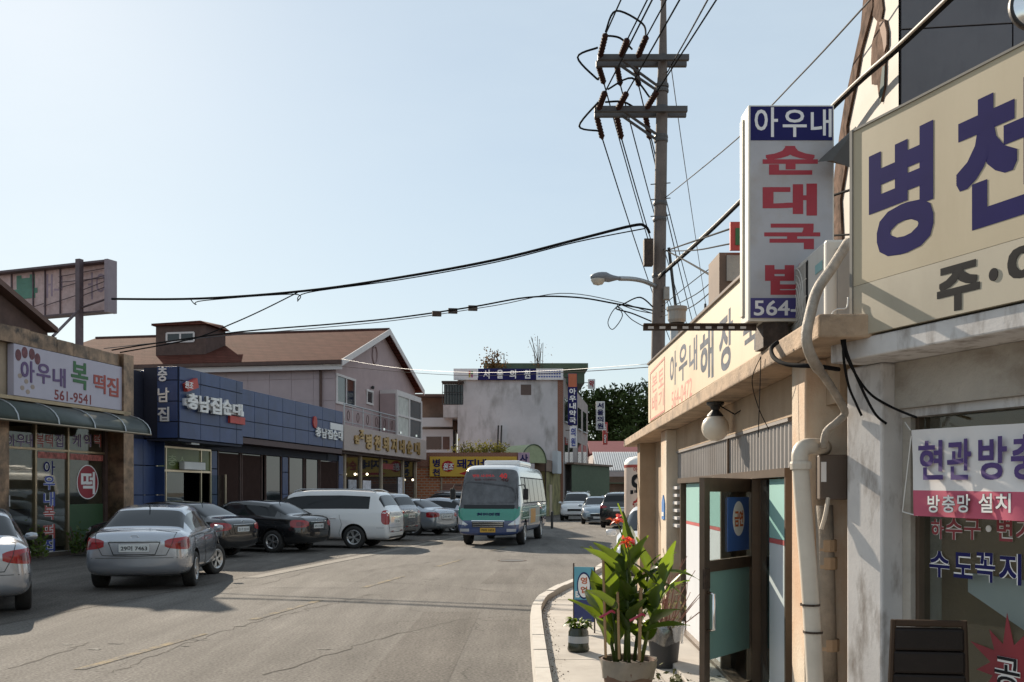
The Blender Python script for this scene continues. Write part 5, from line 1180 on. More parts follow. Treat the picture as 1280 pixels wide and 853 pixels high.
for k, ((px, py), (qx, qy)) in enumerate(zip(edge_, edge_[1:])):
    obj('edge_relief', MB().prism(FTs, [(FTs.s_(px - 1), FTs.z_(px, py)), (FTs.s_(px + jag[k]), FTs.z_(px, py)), (FTs.s_(qx + jag[k + 1]), FTs.z_(qx, qy)), (FTs.s_(qx - 1), FTs.z_(qx, qy))], .0, .03), K['relief'], tw)
fg = [(1096, -8), (1104, -6), (1106, 12), (1104, 24), (1110, 26), (1112, 44), (1111, 62), (1109, 80), (1108, 108), (1104, 128), (1101, 122), (1099, 106), (1092, 106), (1091, 80), (1092, 55), (1096, 40), (1099, 27), (1093, 20), (1094, 8)]
obj('figure_relief', MB().prism(FTs, [(FTs.s_(px), FTs.z_(px, py)) for px, py in fg][::-1], 0, .02), K['relief'], tw, label='painted brown shape on the white side wall')
obj('figure_relief', MB().prism(FTs, [(FTs.s_(px), FTs.z_(px, py)) for px, py in [(1103, 28), (1109, 26), (1112, 40), (1112, 56), (1109, 66), (1107, 50), (1104, 38)]][::-1], .021, .032), M('relief_tan', (.26, .17, .13), .9), tw)
obj('figure_relief', MB().prism(FTs, [(FTs.s_(px), FTs.z_(px, py)) for px, py in [(1106, 84), (1109, 82), (1108, 110), (1103, 130), (1103, 110)]][::-1], .021, .026), M('relief_teal', (.05, .08, .08), .9), tw)
# traffic mirror at the right edge
cm = at(1292, 8, 6.0); tm = thing('traffic_mirror', 'round convex traffic mirror cut by the right edge of the picture', 'mirror', (cm.x, cm.y, 3.5))
obj('mirror_face', MB().lathe([(.002, -.03), (.05, -.027), (.1, -.01), (.125, .0)], cm, 32, axis='y'), K['chrome'], tm, smooth=True)
obj('mirror_rim', MB().lathe([(.125, -.005), (.14, -.01), (.142, .03), (.0, .04)], cm, 32, axis='y'), K['blackmetal'], tm, smooth=True)
obj('mirror_post', MB().tube([(cm.x, cm.y + .05, 2.47), (cm.x, cm.y + .05, cm.z)], .025, 8), K['blackmetal'], tm)
# roof items behind the signboard
vt = thing('roof_vent', 'grey cylindrical roof vent behind the cream signboard', 'vent', (at(846, 430, 12.5).x, 12.5, zst))
c = at(846, 430, 12.5); r_ = .085
obj('stack', MB().lathe([(r_, 0), (r_, at(846, 406, 12.5).z - zst - .02)], (c.x, c.y, zst), 16), K['steel'], vt)
obj('cap', MB().lathe([(r_ + .01, 0), (r_ + .03, .04), (r_ + .03, .14), (r_ + .045, .16), (r_ + .045, .2), (0.001, .205)], (c.x, c.y, at(846, 404, 12.5).z - .0), 16), K['conc'], vt)
single('roof_stub', 'thin dark rod on the roof behind the cream signboard', 'rod', MB().tube([at(881.5, 392, 9.5), at(881.5, 380, 9.5) ], .012, 6).tube([at(881.5, 392, 9.5), V(at(881.5, 392, 9.5).x, 9.5, 2.58)], .012, 6), K['blackmetal'])
rb2 = thing('rooftop_sign', 'dark rooftop box with a red and green panel behind the tall lightbox sign', 'sign', (at(915, 380, 11).x, 11, zst)); fx = Fr((0, 11), (1, 0))
obj('box', MB().box(fx, fx.s_(899), fx.s_(935), -.6, 0, zst, fx.z_(910, 316)), K['dkbrick2'], rb2)
obj('grey_panel', MB().box(fx, fx.s_(908), fx.s_(935), .002, .03, fx.z_(910, 352), fx.z_(910, 320)), K['conc'], rb2)
obj('red_panel', MB().box(fx, fx.s_(911), fx.s_(930), .035, .08, fx.z_(910, 315), fx.z_(910, 280)), K['redbox'], rb2)
obj('green_panel', MB().box(fx, fx.s_(917), fx.s_(929), .081, .09, fx.z_(910, 309), fx.z_(910, 288)), K['green'], rb2)
# ================================================================== vehicles
K['tyre'] = M('tyre', (.022, .021, .02), .85, 0, .2, 20)
K['rim'] = M('alloy_rim', (.50, .50, .50), .3, .85, .05)
K['carglass'] = M('car_glass', (.012, .014, .016), .03, 0, .1, spec=.35)
K['busglass'] = M('bus_side_glass', (.03, .028, .026), .08, 0, .3, 1.5, spec=.2)
K['taillens'] = M('tail_light_lens', (.30, .008, .012), .15, 0, .1, coat=.5)
K['headlens'] = M('head_light_lens', (.55, .56, .58), .1, .3, .1, coat=.6)
K['platew'] = M('plate_white', (.62, .63, .62), .5, 0, .03)
K['platey'] = M('plate_yellow', (.60, .34, .04), .5, 0, .03)
K['seam'] = M('panel_gap', (.012, .012, .012), .8)
def paint(name, col, metal=.0, rough=.28): return M(name, col, rough * .85, metal, .03, 1.5, coat=1.0)
K['p_silver'] = paint('paint_silver', (.40, .42, .46), .6, .24)
K['p_silver2'] = paint('paint_pale_blue_silver', (.36, .39, .43), .6, .28)
K['p_black'] = paint('paint_black', (.010, .010, .011), .0, .2)
K['p_white'] = paint('paint_white', (.68, .68, .68), .0, .3)
K['p_grey'] = paint('paint_grey', (.22, .23, .25), .5, .3)
K['p_steel'] = paint('paint_steel_blue', (.25, .31, .36), .4, .3)
def half_ring(st):
    x, zb, zs, zt, w_, ws, wt = st; e = (wt, zt - .03)
    Lr = lambda t: (ws + (e[0] - ws) * t, zs + (e[1] - zs) * t)
    return [(0, zb), (w_ * .80, zb), (w_ * .97, zb + .09), (w_, zb + .5 * (zs - zb)), (ws, zs), Lr(.08), Lr(.92), (wt * .9, zt - .010), (wt * .5, zt), (0, zt + .008)]
KIND = {
 'sedan': dict(st=[(-2.27, .42, .78, .84, .62, .58, .52), (-2.23, .30, .86, .96, .79, .74, .66), (-2.06, .24, .92, 1.03, .86, .81, .72), (-1.75, .22, .94, 1.05, .885, .835, .70), (-1.68, .22, .945, 1.07, .885, .835, .69), (-1.35, .22, .945, 1.24, .885, .84, .62), (-1.02, .22, .945, 1.39, .887, .84, .585), (-.92, .22, .945, 1.415, .887, .84, .585), (-.34, .22, .94, 1.462, .888, .842, .59), (-.26, .22, .94, 1.465, .888, .842, .59), (.30, .22, .935, 1.445, .888, .84, .59), (.40, .22, .935, 1.42, .888, .84, .59), (.95, .22, .93, 1.14, .885, .835, .65), (1.24, .22, .925, 1.0, .88, .83, .70), (1.32, .22, .92, .985, .88, .825, .70), (1.8, .22, .84, .91, .865, .80, .68), (2.08, .22, .74, .81, .83, .76, .64), (2.21, .24, .62, .69, .76, .68, .58), (2.26, .34, .54, .58, .60, .54, .46)],
   rw=(-1.68, -1.02), ws=(.40, 1.24), sw=[(-1.35, -.34), (-.26, .95)], ax=(-1.31, 1.36), r=.315, hw=.885),
 'suv': dict(st=[(-2.26, .50, .80, .86, .66, .62, .56), (-2.23, .36, .98, 1.08, .84, .80, .72), (-2.16, .30, 1.04, 1.15, .89, .85, .74), (-2.12, .28, 1.05, 1.18, .90, .86, .73), (-1.88, .28, 1.05, 1.58, .905, .865, .645), (-1.78, .28, 1.05, 1.64, .905, .865, .64), (-1.1, .28, 1.04, 1.69, .91, .87, .65), (-1.0, .28, 1.04, 1.695, .91, .87, .65), (-.2, .28, 1.03, 1.70, .91, .87, .65), (-.1, .28, 1.03, 1.70, .91, .87, .65), (.42, .28, 1.02, 1.66, .91, .865, .64), (.52, .28, 1.02, 1.63, .91, .865, .64), (1.0, .28, 1.01, 1.32, .905, .86, .69), (1.26, .28, 1.0, 1.12, .90, .855, .74), (1.34, .28, .99, 1.10, .90, .85, .74), (1.9, .28, .92, 1.02, .88, .82, .72), (2.12, .29, .80, .90, .84, .77, .66), (2.22, .32, .66, .74, .76, .68, .6), (2.26, .42, .58, .62, .6, .54, .48)],
   rw=(-2.12, -1.88), ws=(.52, 1.26), sw=[(-1.88, -1.1), (-1.0, -.2), (-.1, 1.0)], ax=(-1.33, 1.36), r=.35, hw=.905),
 'van': dict(st=[(-2.45, .46, .84, .9, .70, .66, .6), (-2.42, .32, 1.0, 1.10, .88, .83, .76), (-2.36, .26, 1.05, 1.17, .93, .89, .78), (-2.31, .25, 1.06, 1.22, .94, .90, .77), (-2.08, .24, 1.06, 1.66, .945, .905, .68), (-1.98, .24, 1.06, 1.71, .945, .905, .675), (-1.0, .24, 1.05, 1.76, .95, .91, .69), (-.92, .24, 1.05, 1.762, .95, .91, .69), (.12, .24, 1.04, 1.755, .95, .91, .69), (.20, .24, 1.04, 1.75, .95, .91, .69), (.62, .24, 1.03, 1.70, .95, .905, .68), (.72, .24, 1.03, 1.67, .95, .905, .68), (1.25, .24, 1.02, 1.36, .945, .90, .73), (1.60, .24, 1.01, 1.12, .94, .89, .77), (1.68, .24, 1.0, 1.10, .935, .885, .77), (2.1, .24, .90, 1.0, .91, .84, .72), (2.32, .26, .78, .86, .86, .78, .66), (2.42, .30, .64, .70, .76, .68, .58), (2.46, .40, .56, .60, .6, .54, .46)],
   rw=(-2.31, -2.08), ws=(.72, 1.60), sw=[(-1.98, -1.0), (-.92, .12), (.20, 1.25)], ax=(-1.38, 1.52), r=.34, hw=.945),
}
_CAR = {}
def loft_body(kd, wells=True, sub=2):
    st = kd['st']; rings = [half_ring(s_) for s_ in st]; m = len(rings[0]); n = 2 * m - 2
    vs = []; fs = []; mi = []
    for s_, h_ in zip(st, rings):
        for y_, z_ in h_: vs.append((s_[0], y_, z_))
        for y_, z_ in h_[m - 2:0:-1]: vs.append((s_[0], -y_, z_))
    strip = lambda k: k if k < m - 1 else 2 * (m - 1) - 1 - k
    for i in range(len(st) - 1):
        xa, xb = st[i][0], st[i + 1][0]; inr = lambda rg: rg[0] - 1e-6 <= xa and xb <= rg[1] + 1e-6
        for k in range(n):
            fs.append((i * n + k, (i + 1) * n + k, (i + 1) * n + (k + 1) % n, i * n + (k + 1) % n))
            q = strip(k); left = k < m - 1; g = 0
            if q in (6, 7, 8) and inr(kd['rw']): g = 2
            elif q in kd.get('wstrip', (6, 7, 8)) and inr(kd['ws']): g = 1
            elif q == 5:
                for j, rg in enumerate(kd['sw']):
                    if inr(rg) or (j + 1 < len(kd['sw']) and inr((rg[1], kd['sw'][j + 1][0]))): g = 4 + 2 * j + (0 if left else 1)
            mi.append(g)
    for i, rev in ((0, True), (len(st) - 1, False)):
        o = i * n
        for k in range(m - 1):
            a, b_ = o + k, o + k + 1; c_ = o + (n - k - 1) % n if k + 1 < m - 1 else o + k + 1; d_ = o + (n - k) % n
            f = [a, b_, c_, d_]; f = list(dict.fromkeys(f))
            if len(f) >= 3: fs.append(tuple(f if rev else f[::-1])); mi.append(0)
    me = bpy.data.meshes.new('loft'); me.from_pydata(vs, [], fs)
    ng = 4 + 2 * len(kd['sw'])
    for k in range(ng): me.materials.append(K['black'])
    me.polygons.foreach_set('material_index', mi)
    bm = bmesh.new(); bm.from_mesh(me); bmesh.ops.recalc_face_normals(bm, faces=bm.faces); bm.to_mesh(me); bm.free()
    o = bpy.data.objects.new('loft', me); COL.objects.link(o)
    sm = o.modifiers.new('s', 'SUBSURF'); sm.levels = sub; sm.render_levels = sub
    cut = None
    if wells:
        mb = MB(); R_ = kd['r'] + .06
        for ax in kd['ax']:
            for sg in (-1, 1):
                y0 = sg * (kd['hw'] - .27); y1 = sg * (kd['hw'] + .2); n2 = 28; vv = []
                for yy in (y0, y1):
                    for k in range(n2): vv.append((ax + R_ * math.cos(2 * math.pi * k / n2), yy, kd['r'] + .01 + R_ * math.sin(2 * math.pi * k / n2)))
                mb.add(vv, [(k, (k + 1) % n2, n2 + (k + 1) % n2, n2 + k) for k in range(n2)] + [tuple(range(n2 - 1, -1, -1)), tuple(range(n2, 2 * n2))])
        cm_ = mesh('cut', mb, K['black'], fix=True); cm_.materials.clear()
        for k in range(ng): cm_.materials.append(K['black'])
        cm_.polygons.foreach_set('material_index', [3] * len(cm_.polygons))
        cut = bpy.data.objects.new('cut', cm_); COL.objects.link(cut)
        bo = o.modifiers.new('b', 'BOOLEAN'); bo.operation = 'DIFFERENCE'; bo.object = cut; bo.solver = 'EXACT'
        try: bo.material_mode = 'INDEX'
        except Exception: pass
    bpy.context.view_layer.update()
    ev = bpy.data.meshes.new_from_object(o.evaluated_get(bpy.context.evaluated_depsgraph_get()))
    V_ = [v.co.copy() for v in ev.vertices]; Pl = [(tuple(p.vertices), p.material_index) for p in ev.polygons]
    bpy.data.objects.remove(o)
    if cut: bpy.data.objects.remove(cut)
    parts = {}
    for g in range(ng):
        sel = [f for f, m_ in Pl if m_ == g]
        if not sel: continue
        used = sorted({i for f in sel for i in f}); mp = {i: j for j, i in enumerate(used)}
        mb = MB(); mb.v = [V_[i] for i in used]; mb.f = [tuple(mp[i] for i in f) for f in sel]; parts[g] = mb
    bvh = BVHTree.FromPolygons(V_, [f for f, _ in Pl])
    return parts, bvh
def patch(bvh, fun, nu=8, nv=4, off=.006):
    """fun(u,v) -> (ray origin, direction) from inside; patch lies just outside the surface"""
    mb = MB(); vs = []
    for i in range(nu + 1):
        for j in range(nv + 1):
            o_, d_ = fun(i / nu, j / nv); d_ = Vector(d_).normalized(); h = bvh.ray_cast(Vector(o_), d_)
            p_ = h[0] if h[0] is not None else Vector(o_) + d_ * .5
            vs.append(p_ + d_ * off)
    return mb.add(vs, [(i * (nv + 1) + j, (i + 1) * (nv + 1) + j, (i + 1) * (nv + 1) + j + 1, i * (nv + 1) + j + 1) for i in range(nu) for j in range(nv)])
def wheel_mesh(r_, wd, key, _c={}):
    if key in _c: return _c[key]
    t = MB().lathe([(r_ * .64, -wd / 2), (r_ * .93, -wd / 2), (r_, -wd * .36), (r_, wd * .36), (r_ * .93, wd / 2), (r_ * .64, wd / 2), (r_ * .60, wd * .3), (r_ * .60, -wd * .3), (r_ * .64, -wd / 2)], (0, 0, 0), 28, axis='y')
    rm = MB().lathe([(r_ * .62, wd * .46), (r_ * .66, wd * .50), (r_ * .60, wd * .52), (r_ * .55, wd * .3), (.001, wd * .1)], (0, 0, 0), 28, axis='y')
    dk = MB().lathe([(r_ * .54, wd * .305), (.001, wd * .30)], (0, 0, 0), 20, axis='y')
    sp = MB()
    for k in range(5):
        a = 2 * math.pi * k / 5
        for da_ in (-.16, .16):
            c_, s_ = math.cos(a + da_), math.sin(a + da_); cx, cs = math.cos(a), math.sin(a)
            wv = Vector((-s_, 0, c_)) * r_ * .05
            p0 = Vector((cx, 0, cs)) * r_ * .10 + Vector((0, wd * .42, 0)); p1 = Vector((c_, 0, s_)) * r_ * .60 + Vector((0, wd * .46, 0)); bk = Vector((0, -.03, 0))
            sp.hexa([p0 - wv + bk, p1 - wv + bk, p1 + wv + bk, p0 + wv + bk, p0 - wv, p1 - wv, p1 + wv, p0 + wv])
    sp.lathe([(r_ * .15, wd * .40), (r_ * .13, wd * .47), (.001, wd * .48)], (0, 0, 0), 14, axis='y')
    _c[key] = (mesh('wheel', t, K['tyre'], True, None, True), mesh('rim', sp, K['rim'], False, None, True), mesh('rim_well', dk, K['black'], False, None, True), mesh('rim_edge', rm, K['rim'], True, None, True))
    return _c[key]
def add_wheels(root, axs, hw, r_, wd, key, steer=0):
    for ai, ax in enumerate(axs):
        for sg in (1, -1):
            t, rm, dk, ed = wheel_mesh(r_, wd, key)
            o = bpy.data.objects.new('wheel', t); COL.objects.link(o); o.parent = root; o.location = (ax, sg * (hw - wd * .56), r_)
            o.rotation_euler = (0, rnd.uniform(0, 6), (0 if sg > 0 else math.pi) + (steer if ai == 1 else 0)); OFF[o.name] = V(0, 0, 0)
            for nm, q in (('rim', rm), ('rim_well', dk), ('rim_edge', ed)):
                c_ = bpy.data.objects.new(nm, q); COL.objects.link(c_); c_.parent = o
def split_wells(mb, root):
    for sx in (-1, 1):
        for sy in (-1, 1):
            sel = [f for f in mb.f if sx * sum(mb.v[i].x for i in f) > 0 and sy * sum(mb.v[i].y for i in f) > 0]
            if sel:
                us = sorted({i for f in sel for i in f}); mp = {i: j for j, i in enumerate(us)}; m2 = MB(); m2.v = [mb.v[i] for i in us]; m2.f = [tuple(mp[i] for i in f) for f in sel]
                obj('wheel_well', m2, K['black'], root, fix=False)
def car(kind, name, label, cat, loc, head, pm, plate=None, plate_mat=None, group='cars on the street', steer=0, trim='chrome', detail=True, rails=False):
    kd = KIND[kind]
    if kind not in _CAR: _CAR[kind] = loft_body(kd)
    parts, bvh = _CAR[kind]
    root = thing(name, label, cat, (loc[0], loc[1], 0), math.atan2(head[1], head[0]), group, local=True)
    bd = obj('body', parts[0], pm, root, smooth=True, sharp=50, fix=False)
    names = {1: 'windshield', 2: 'rear_window', 3: 'wheel_well'}
    for g, mb in parts.items():
        if g == 0: continue
        if g == 3: split_wells(mb, root)
        else: obj(names.get(g, 'side_window'), mb, K['carglass'], root, smooth=True, fix=False)
    add_wheels(root, kd['ax'], kd['hw'], kd['r'], .21, kind, steer)
    xr, xf = kd['st'][0][0], kd['st'][-1][0]
    def ph(o_x, sgn, f0, f1, z00, z01, z10, z11):   # wrap-round lamp: azimuth f0..f1, heights at both ends
        sq = lambda u, v: .5 + (v - .5) * (1 - .45 * abs(1 - 2 * u) ** 4)
        return lambda u, v: ((o_x, 0, (z00 + (z01 - z00) * sq(u, v)) * (1 - u) + (z10 + (z11 - z10) * sq(u, v)) * u), (math.copysign(1, o_x) * math.cos(R(f0 + (f1 - f0) * u)), sgn * math.sin(R(f0 + (f1 - f0) * u)), 0))
    for sg in (1, -1):
        if kind == 'sedan':
            tl = obj('tail_light', patch(bvh, ph(-1.5, sg, 33, 66, .73, .90, .70, .94), 12, 6), K['taillens'], root, smooth=True, fix=True)
            obj('lamp_core', patch(bvh, ph(-1.5, sg, 44, 56, .76, .86, .75, .88), 6, 4, .009), M('tail_lamp_dark', (.14, .004, .008), .12, 0, .1, coat=.6) if 'tail_lamp_dark' not in bpy.data.materials else bpy.data.materials['tail_lamp_dark'], tl, smooth=True)
            hl = obj('headlight', patch(bvh, ph(1.45, sg, 30, 60, .60, .68, .62, .80)), K['headlens'], root, smooth=True)
        elif kind == 'suv':
            tl = obj('tail_light', patch(bvh, ph(-1.5, sg, 36, 62, .96, 1.04, .90, 1.10)), K['taillens'], root, smooth=True)
            hl = obj('headlight', patch(bvh, ph(1.45, sg, 30, 62, .74, .82, .76, .92)), K['headlens'], root, smooth=True)
        else:
            tl = obj('tail_light', patch(bvh, ph(-1.7, sg, 44, 60, .72, 1.16, .72, 1.14)), K['taillens'], root, smooth=True)
            hl = obj('headlight', patch(bvh, ph(1.6, sg, 30, 60, .66, .76, .70, .88)), K['headlens'], root, smooth=True)
        # mirror, handles, seams
        xm = kd['ws'][1] - .32; zm = kd['st'][8][2] - .03
        mr = MB().lathe([(.001, -.1), (.05, -.085), (.066, 0), (.055, .07), (.001, .1)], (0, 0, 0), 12, axis='y')
        mr.v = [Vector((xm + q.x * .7, sg * (kd['hw'] + .05) + q.y, zm + .06 + q.z)) for q in mr.v]
        obj('mirror', mr, pm if pm is not K['p_black'] else K['p_black'], root, smooth=True)
        if kind != 'sedan': obj('rear_reflector', patch(bvh, ph(-1.5, sg, 20, 32, .50, .53, .50, .53), 5, 2), K['taillens'], root, smooth=True)
        if detail:
            lid = [(.30, 1.035), (.66, 1.0), (.62, .82), (.52, .62), (.0, .60)] if kind == 'sedan' else [(.5, 1.1), (.74, 1.0), (.78, .7), (.7, .5), (.0, .48)]
            lp = [Vector((0, sg * a_, z_)) for a_, z_ in lid]; lp = [lp[i_].lerp(lp[i_ + 1], k_ / 6) for i_ in range(len(lp) - 1) for k_ in range(7)]
            obj('boot_gap', MB().tube([((bvh.ray_cast(Vector((-4, q_.y, q_.z)), Vector((1, 0, 0)))[0] or q_) + Vector((-.001, 0, 0))) for q_ in lp], .006, 4), K['seam'], root)
            zs = kd['st'][8][2]
            def side(x, z): 
                h = bvh.ray_cast(Vector((x, sg * 3, z)), Vector((0, -sg, 0))); return (h[0] if h[0] else Vector((x, sg * .88, z))) + Vector((0, sg * .001, 0))
            for xs in [r_[0] - .04 for r_ in kd['sw'][-2:]] + [kd['sw'][-1][1] + .1]:
                obj('door_gap', MB().tube([side(xs + .04 * math.sin(k), .30 + (zs - .33) * k / 8) for k in range(9)], .006, 4), K['seam'], root)
            for xs in [r_[0] + .12 for r_ in kd['sw'][-2:]]:
                p_ = side(xs, zs - .13); obj('door_handle', MB().bx(p_.x - .02, p_.x + .17, p_.y - .012, p_.y + .018, p_.z - .015, p_.z + .02), pm, root, bev=.008)
            obj('door_gap', MB().tube([side(kd['sw'][0][0] + .1 + (kd['sw'][-1][1] - kd['sw'][0][0]) * k / 10, .27) for k in range(11)], .006, 4), K['seam'], root)
    # plates and grille
    def flat(x_o, z0, z1, hw_, mt, nm, off=.01, zc=None):
        s = math.copysign(1, x_o)
        return obj(nm, patch(bvh, lambda u, v: ((x_o * .6, -hw_ + 2 * hw_ * u, z0 + (z1 - z0) * v), (s, 0, 0)), 6, 3, off), mt, root, smooth=True)
    zp = {'sedan': .74, 'suv': .86, 'van': .80}[kind]
    xs = min(bvh.ray_cast(Vector((-1.2, yy, zp)), Vector((-1, 0, 0)))[0].x for yy in (-.2, 0, .2)) - .012
    flat(-2, zp - .10, zp + .11, .44, M('plate_recess', tuple(c * .55 for c in pm.node_tree.nodes['Principled BSDF'].inputs[0].default_value[:3]), .4) if False else pm, 'plate_recess', .003)
    frp = Fr((xs, 0), (0, -1)); frp.n = Vector((-1, 0))
    pl = obj('licence_plate', MB().box(frp, -.25, .25, -.012, .004, zp - .065, zp + .065), plate_mat or K['platew'], root, bev=.006)
    if plate: obj('lettering', letters(frp, [(plate, -.215, .215, zp - .042, zp + .042)], .004, .02, .001), K['letterk'], pl)
    ztr = zp + (.10 if kind != 'van' else .12)
    if kind != 'sedan':
        flat(-2, ztr, ztr + .028, .40, K['chrome'], 'boot_trim', .008); flat(-2, .30, .36, .66, K['black'], 'lower_strip', .004)
    else:
        lp = [Vector((0, a_, z_)) for a_, z_ in ((-.42, zp + .10), (.42, zp + .10), (.34, zp - .11), (-.34, zp - .11), (-.42, zp + .10))]
        lp = [lp[i_].lerp(lp[i_ + 1], k_ / 8) for i_ in range(4) for k_ in range(9)]
        obj('recess_shade_line', MB().tube([((bvh.ray_cast(Vector((-4, q_.y, q_.z)), Vector((1, 0, 0)))[0] or q_) + Vector((-.002, 0, 0))) for q_ in lp], .008, 5), K['seam'], root)  # dark outline drawn in for the shading around the plate recess
        flat(-2, zp + .115, zp + .135, .42, K['steel'], 'boot_lip', .016)
    zq = {'sedan': .46, 'suv': .62, 'van': .52}[kind]
    flat(2, zq - .05, zq + .09, .40, K['black'], 'grille', .006); flat(2, zq + .10, zq + .125, .40, K['chrome'], 'grille_bar', .010)
    flat(2, .30, .38, .55, K['black'], 'lower_intake', .004)
    fpl = Fr((bvh.ray_cast(Vector((1.2, 0, zq - .10)), Vector((1, 0, 0)))[0].x + .015, 0), (0, 1))
    obj('licence_plate', MB().box(fpl, -.24, .24, -.01, .006, zq - .15, zq - .045), K['platew'], root)
    zr = kd['st'][9][3]
    if detail:
        zg_ = .57 if kind == 'sedan' else .62
        obj('bumper_gap', patch(bvh, lambda u, v: ((-1.5, 0, zg_ + .008 * v), (-math.cos(R(-58 + 116 * u)), math.sin(R(-58 + 116 * u)), 0)), 24, 1, .002), K['seam'], root, smooth=True)
        hb = bvh.ray_cast(Vector((-1.2, 0, zp + .19)), Vector((-1, 0, 0)))[0]
        obj('badge', MB().tube([(hb.x - .006, .06 * math.cos(k * math.pi / 8), hb.z + .035 * math.sin(k * math.pi / 8)) for k in range(17)], .006, 5), K['chrome'], root)
    if kind != 'sedan' or True:
        obj('antenna', MB().tube([(kd['st'][6][0] + .05, 0, kd['st'][6][3]), (kd['st'][6][0] - .08, 0, kd['st'][6][3] + .09)], [.012, .006], 5), K['black'], root)
    if rails:
        for sg in (1, -1): obj('roof_rail', MB().tube([(kd['st'][5][0], sg * .60, zr - .06), (kd['st'][5][0] + .2, sg * .60, zr + .02), (kd['ws'][0] - .3, sg * .60, zr + .03), (kd['ws'][0] - .1, sg * .60, zr - .04)], .02, 6), K['steel'], root)
    return root
LR = 'cars parked along the left side'
car('sedan', 'parked_sedan', 'silver sedan nearest the shop, mostly cut off at the left edge', 'car', (-8.35, 15.2), (-.46, .888), K['p_silver'], '17누 7464', group=LR)
car('sedan', 'parked_sedan', 'whole silver sedan seen from behind with its front wheels turned', 'car', (-6.75, 19.15), (-.147, .989), K['p_silver'], '29머 7463', group=LR, steer=-.45)
car('sedan', 'parked_sedan', 'black sedan partly hidden by the silver sedan', 'car', (-9.05, 26.4), (-.94, .34), K['p_black'], '31가 2210', group=LR)
car('sedan', 'parked_sedan', 'black sedan next to the white van', 'car', (-7.6, 28.9), (-.94, .34), K['p_black'], '47나 5183', group=LR)
car('van', 'parked_van', 'white van with dark windows parked before the blue restaurant', 'van', (-5.93, 30.9), (-.985, .174), K['p_white'], '52다 3304', group=LR, rails=True)
car('suv', 'parked_car', 'grey sport utility car tucked behind the white van', 'car', (-5.6, 35.3), (-.94, .34), K['p_grey'], '68라 1029', group=LR)
car('sedan', 'parked_sedan', 'pale blue silver sedan left of the bus', 'car', (-4.47, 39.9), (-.857, .515), K['p_silver2'], '12마 4471', group=LR)
car('sedan', 'parked_sedan', 'silver sedan showing its roof just behind the pale blue silver sedan', 'car', (-3.1, 42.6), (-.857, .515), K['p_silver'], None, group=LR)
car('suv', 'parked_car', 'dark car with pale roof edge left of the bus mirror', 'car', (-3.0, 48), (-.8, .6), K['p_black'], None, group=LR, rails=True)
car('suv', 'oncoming_car', 'white sport utility car facing the camera beside the green shed', 'car', (3.95, 60), (-.15, -1), K['p_white'], None, group='cars at the bend', detail=False, rails=True)
car('sedan', 'oncoming_car', 'steel blue sedan facing the camera beyond the bus', 'car', (4.65, 54), (-.08, -1), K['p_steel'], None, group='cars at the bend', detail=False)
car('suv', 'parked_car', 'dark sport utility car with red tail light at the right kerb', 'car', (5.35, 48.5), (.18, 1), K['p_black'], None, group='cars at the bend', detail=False)
car('sedan', 'far_car', 'farthest dark car under the striped roof', 'car', (7.35, 76), (-.1, -1), K['p_grey'], None, group='cars at the bend', detail=False)
car('sedan', 'far_car', 'farthest pale car at the right end of the bend', 'car', (8.75, 78), (-.1, -1), K['p_steel'], None, group='cars at the bend', detail=False)
car('sedan', 'parked_sedan', 'white car on the pavement half hidden by the canna plant', 'car', (2.85, 18.6), (-.16, -1), K['p_white'], None, group='cars at the bend')

# ---- minibus ---------------------------------------------------------------------------------
KIND['bus'] = dict(st=[(-3.5, .55, 1.2, 2.2, .86, .84, .62), (-3.46, .42, 1.25, 2.42, .97, .96, .74), (-3.3, .36, 1.28, 2.54, 1.0, .995, .82), (-2.9, .34, 1.28, 2.56, 1.01, 1.005, .84), (-1.0, .34, 1.28, 2.57, 1.01, 1.005, .85), (1.0, .34, 1.28, 2.57, 1.01, 1.005, .85), (2.3, .34, 1.28, 2.57, 1.01, 1.005, .85), (2.66, .34, 1.28, 2.54, 1.01, 1.0, .85), (2.88, .34, 1.26, 2.42, 1.01, 1.0, .86), (2.98, .34, 1.25, 2.30, 1.01, 1.0, .88), (3.30, .33, 1.20, 1.32, 1.0, .985, .93), (3.36, .33, 1.05, 1.22, .99, .97, .92), (3.46, .33, .85, 1.05, .97, .94, .86), (3.52, .36, .72, .88, .92, .88, .80), (3.55, .42, .66, .76, .8, .76, .7)],
   rw=(-9, -8), wstrip=(6, 7, 8), ws=(2.88, 3.36), sw=[], ax=(-1.85, 2.25), r=.38, hw=1.0)
parts, bvh = loft_body(KIND['bus'])
m = paint('bus_livery', (.6, .6, .6), 0, .3); t = m.node_tree; L_ = t.links.new; b_ = t.nodes['Principled BSDF']
tc = t.nodes.new('ShaderNodeTexCoord'); sx = t.nodes.new('ShaderNodeSeparateXYZ'); L_(tc.outputs['Object'], sx.inputs[0])
rp = t.nodes.new('ShaderNodeValToRGB'); rp.color_ramp.interpolation = 'CONSTANT'; dv = t.nodes.new('ShaderNodeMath'); dv.operation = 'DIVIDE'; dv.inputs[1].default_value = 3.0
L_(sx.outputs[2], dv.inputs[0]); L_(dv.outputs[0], rp.inputs[0]); e = rp.color_ramp.elements
e[0].position = 0; e[0].color = (.035, .06, .16, 1); e[1].position = .80 / 3; e[1].color = (.02, .235, .165, 1)
q = e.new(1.24 / 3); q.color = (.68, .69, .70, 1)
L_(rp.outputs[0], b_.inputs['Base Color'])
bus = thing('minibus', 'white, green and blue minibus driving towards the camera', 'bus', (-.2, 34.46, 0), math.atan2(-.988, -.156), local=True)
bd = obj('body', parts[0], m, bus, smooth=True, sharp=50, fix=False)
obj('windshield', parts[1], M('bus_windscreen', (.055, .055, .06), .05, 0, .6, 3.0, spec=.9), bus, smooth=True, fix=False); split_wells(parts[3], bus)
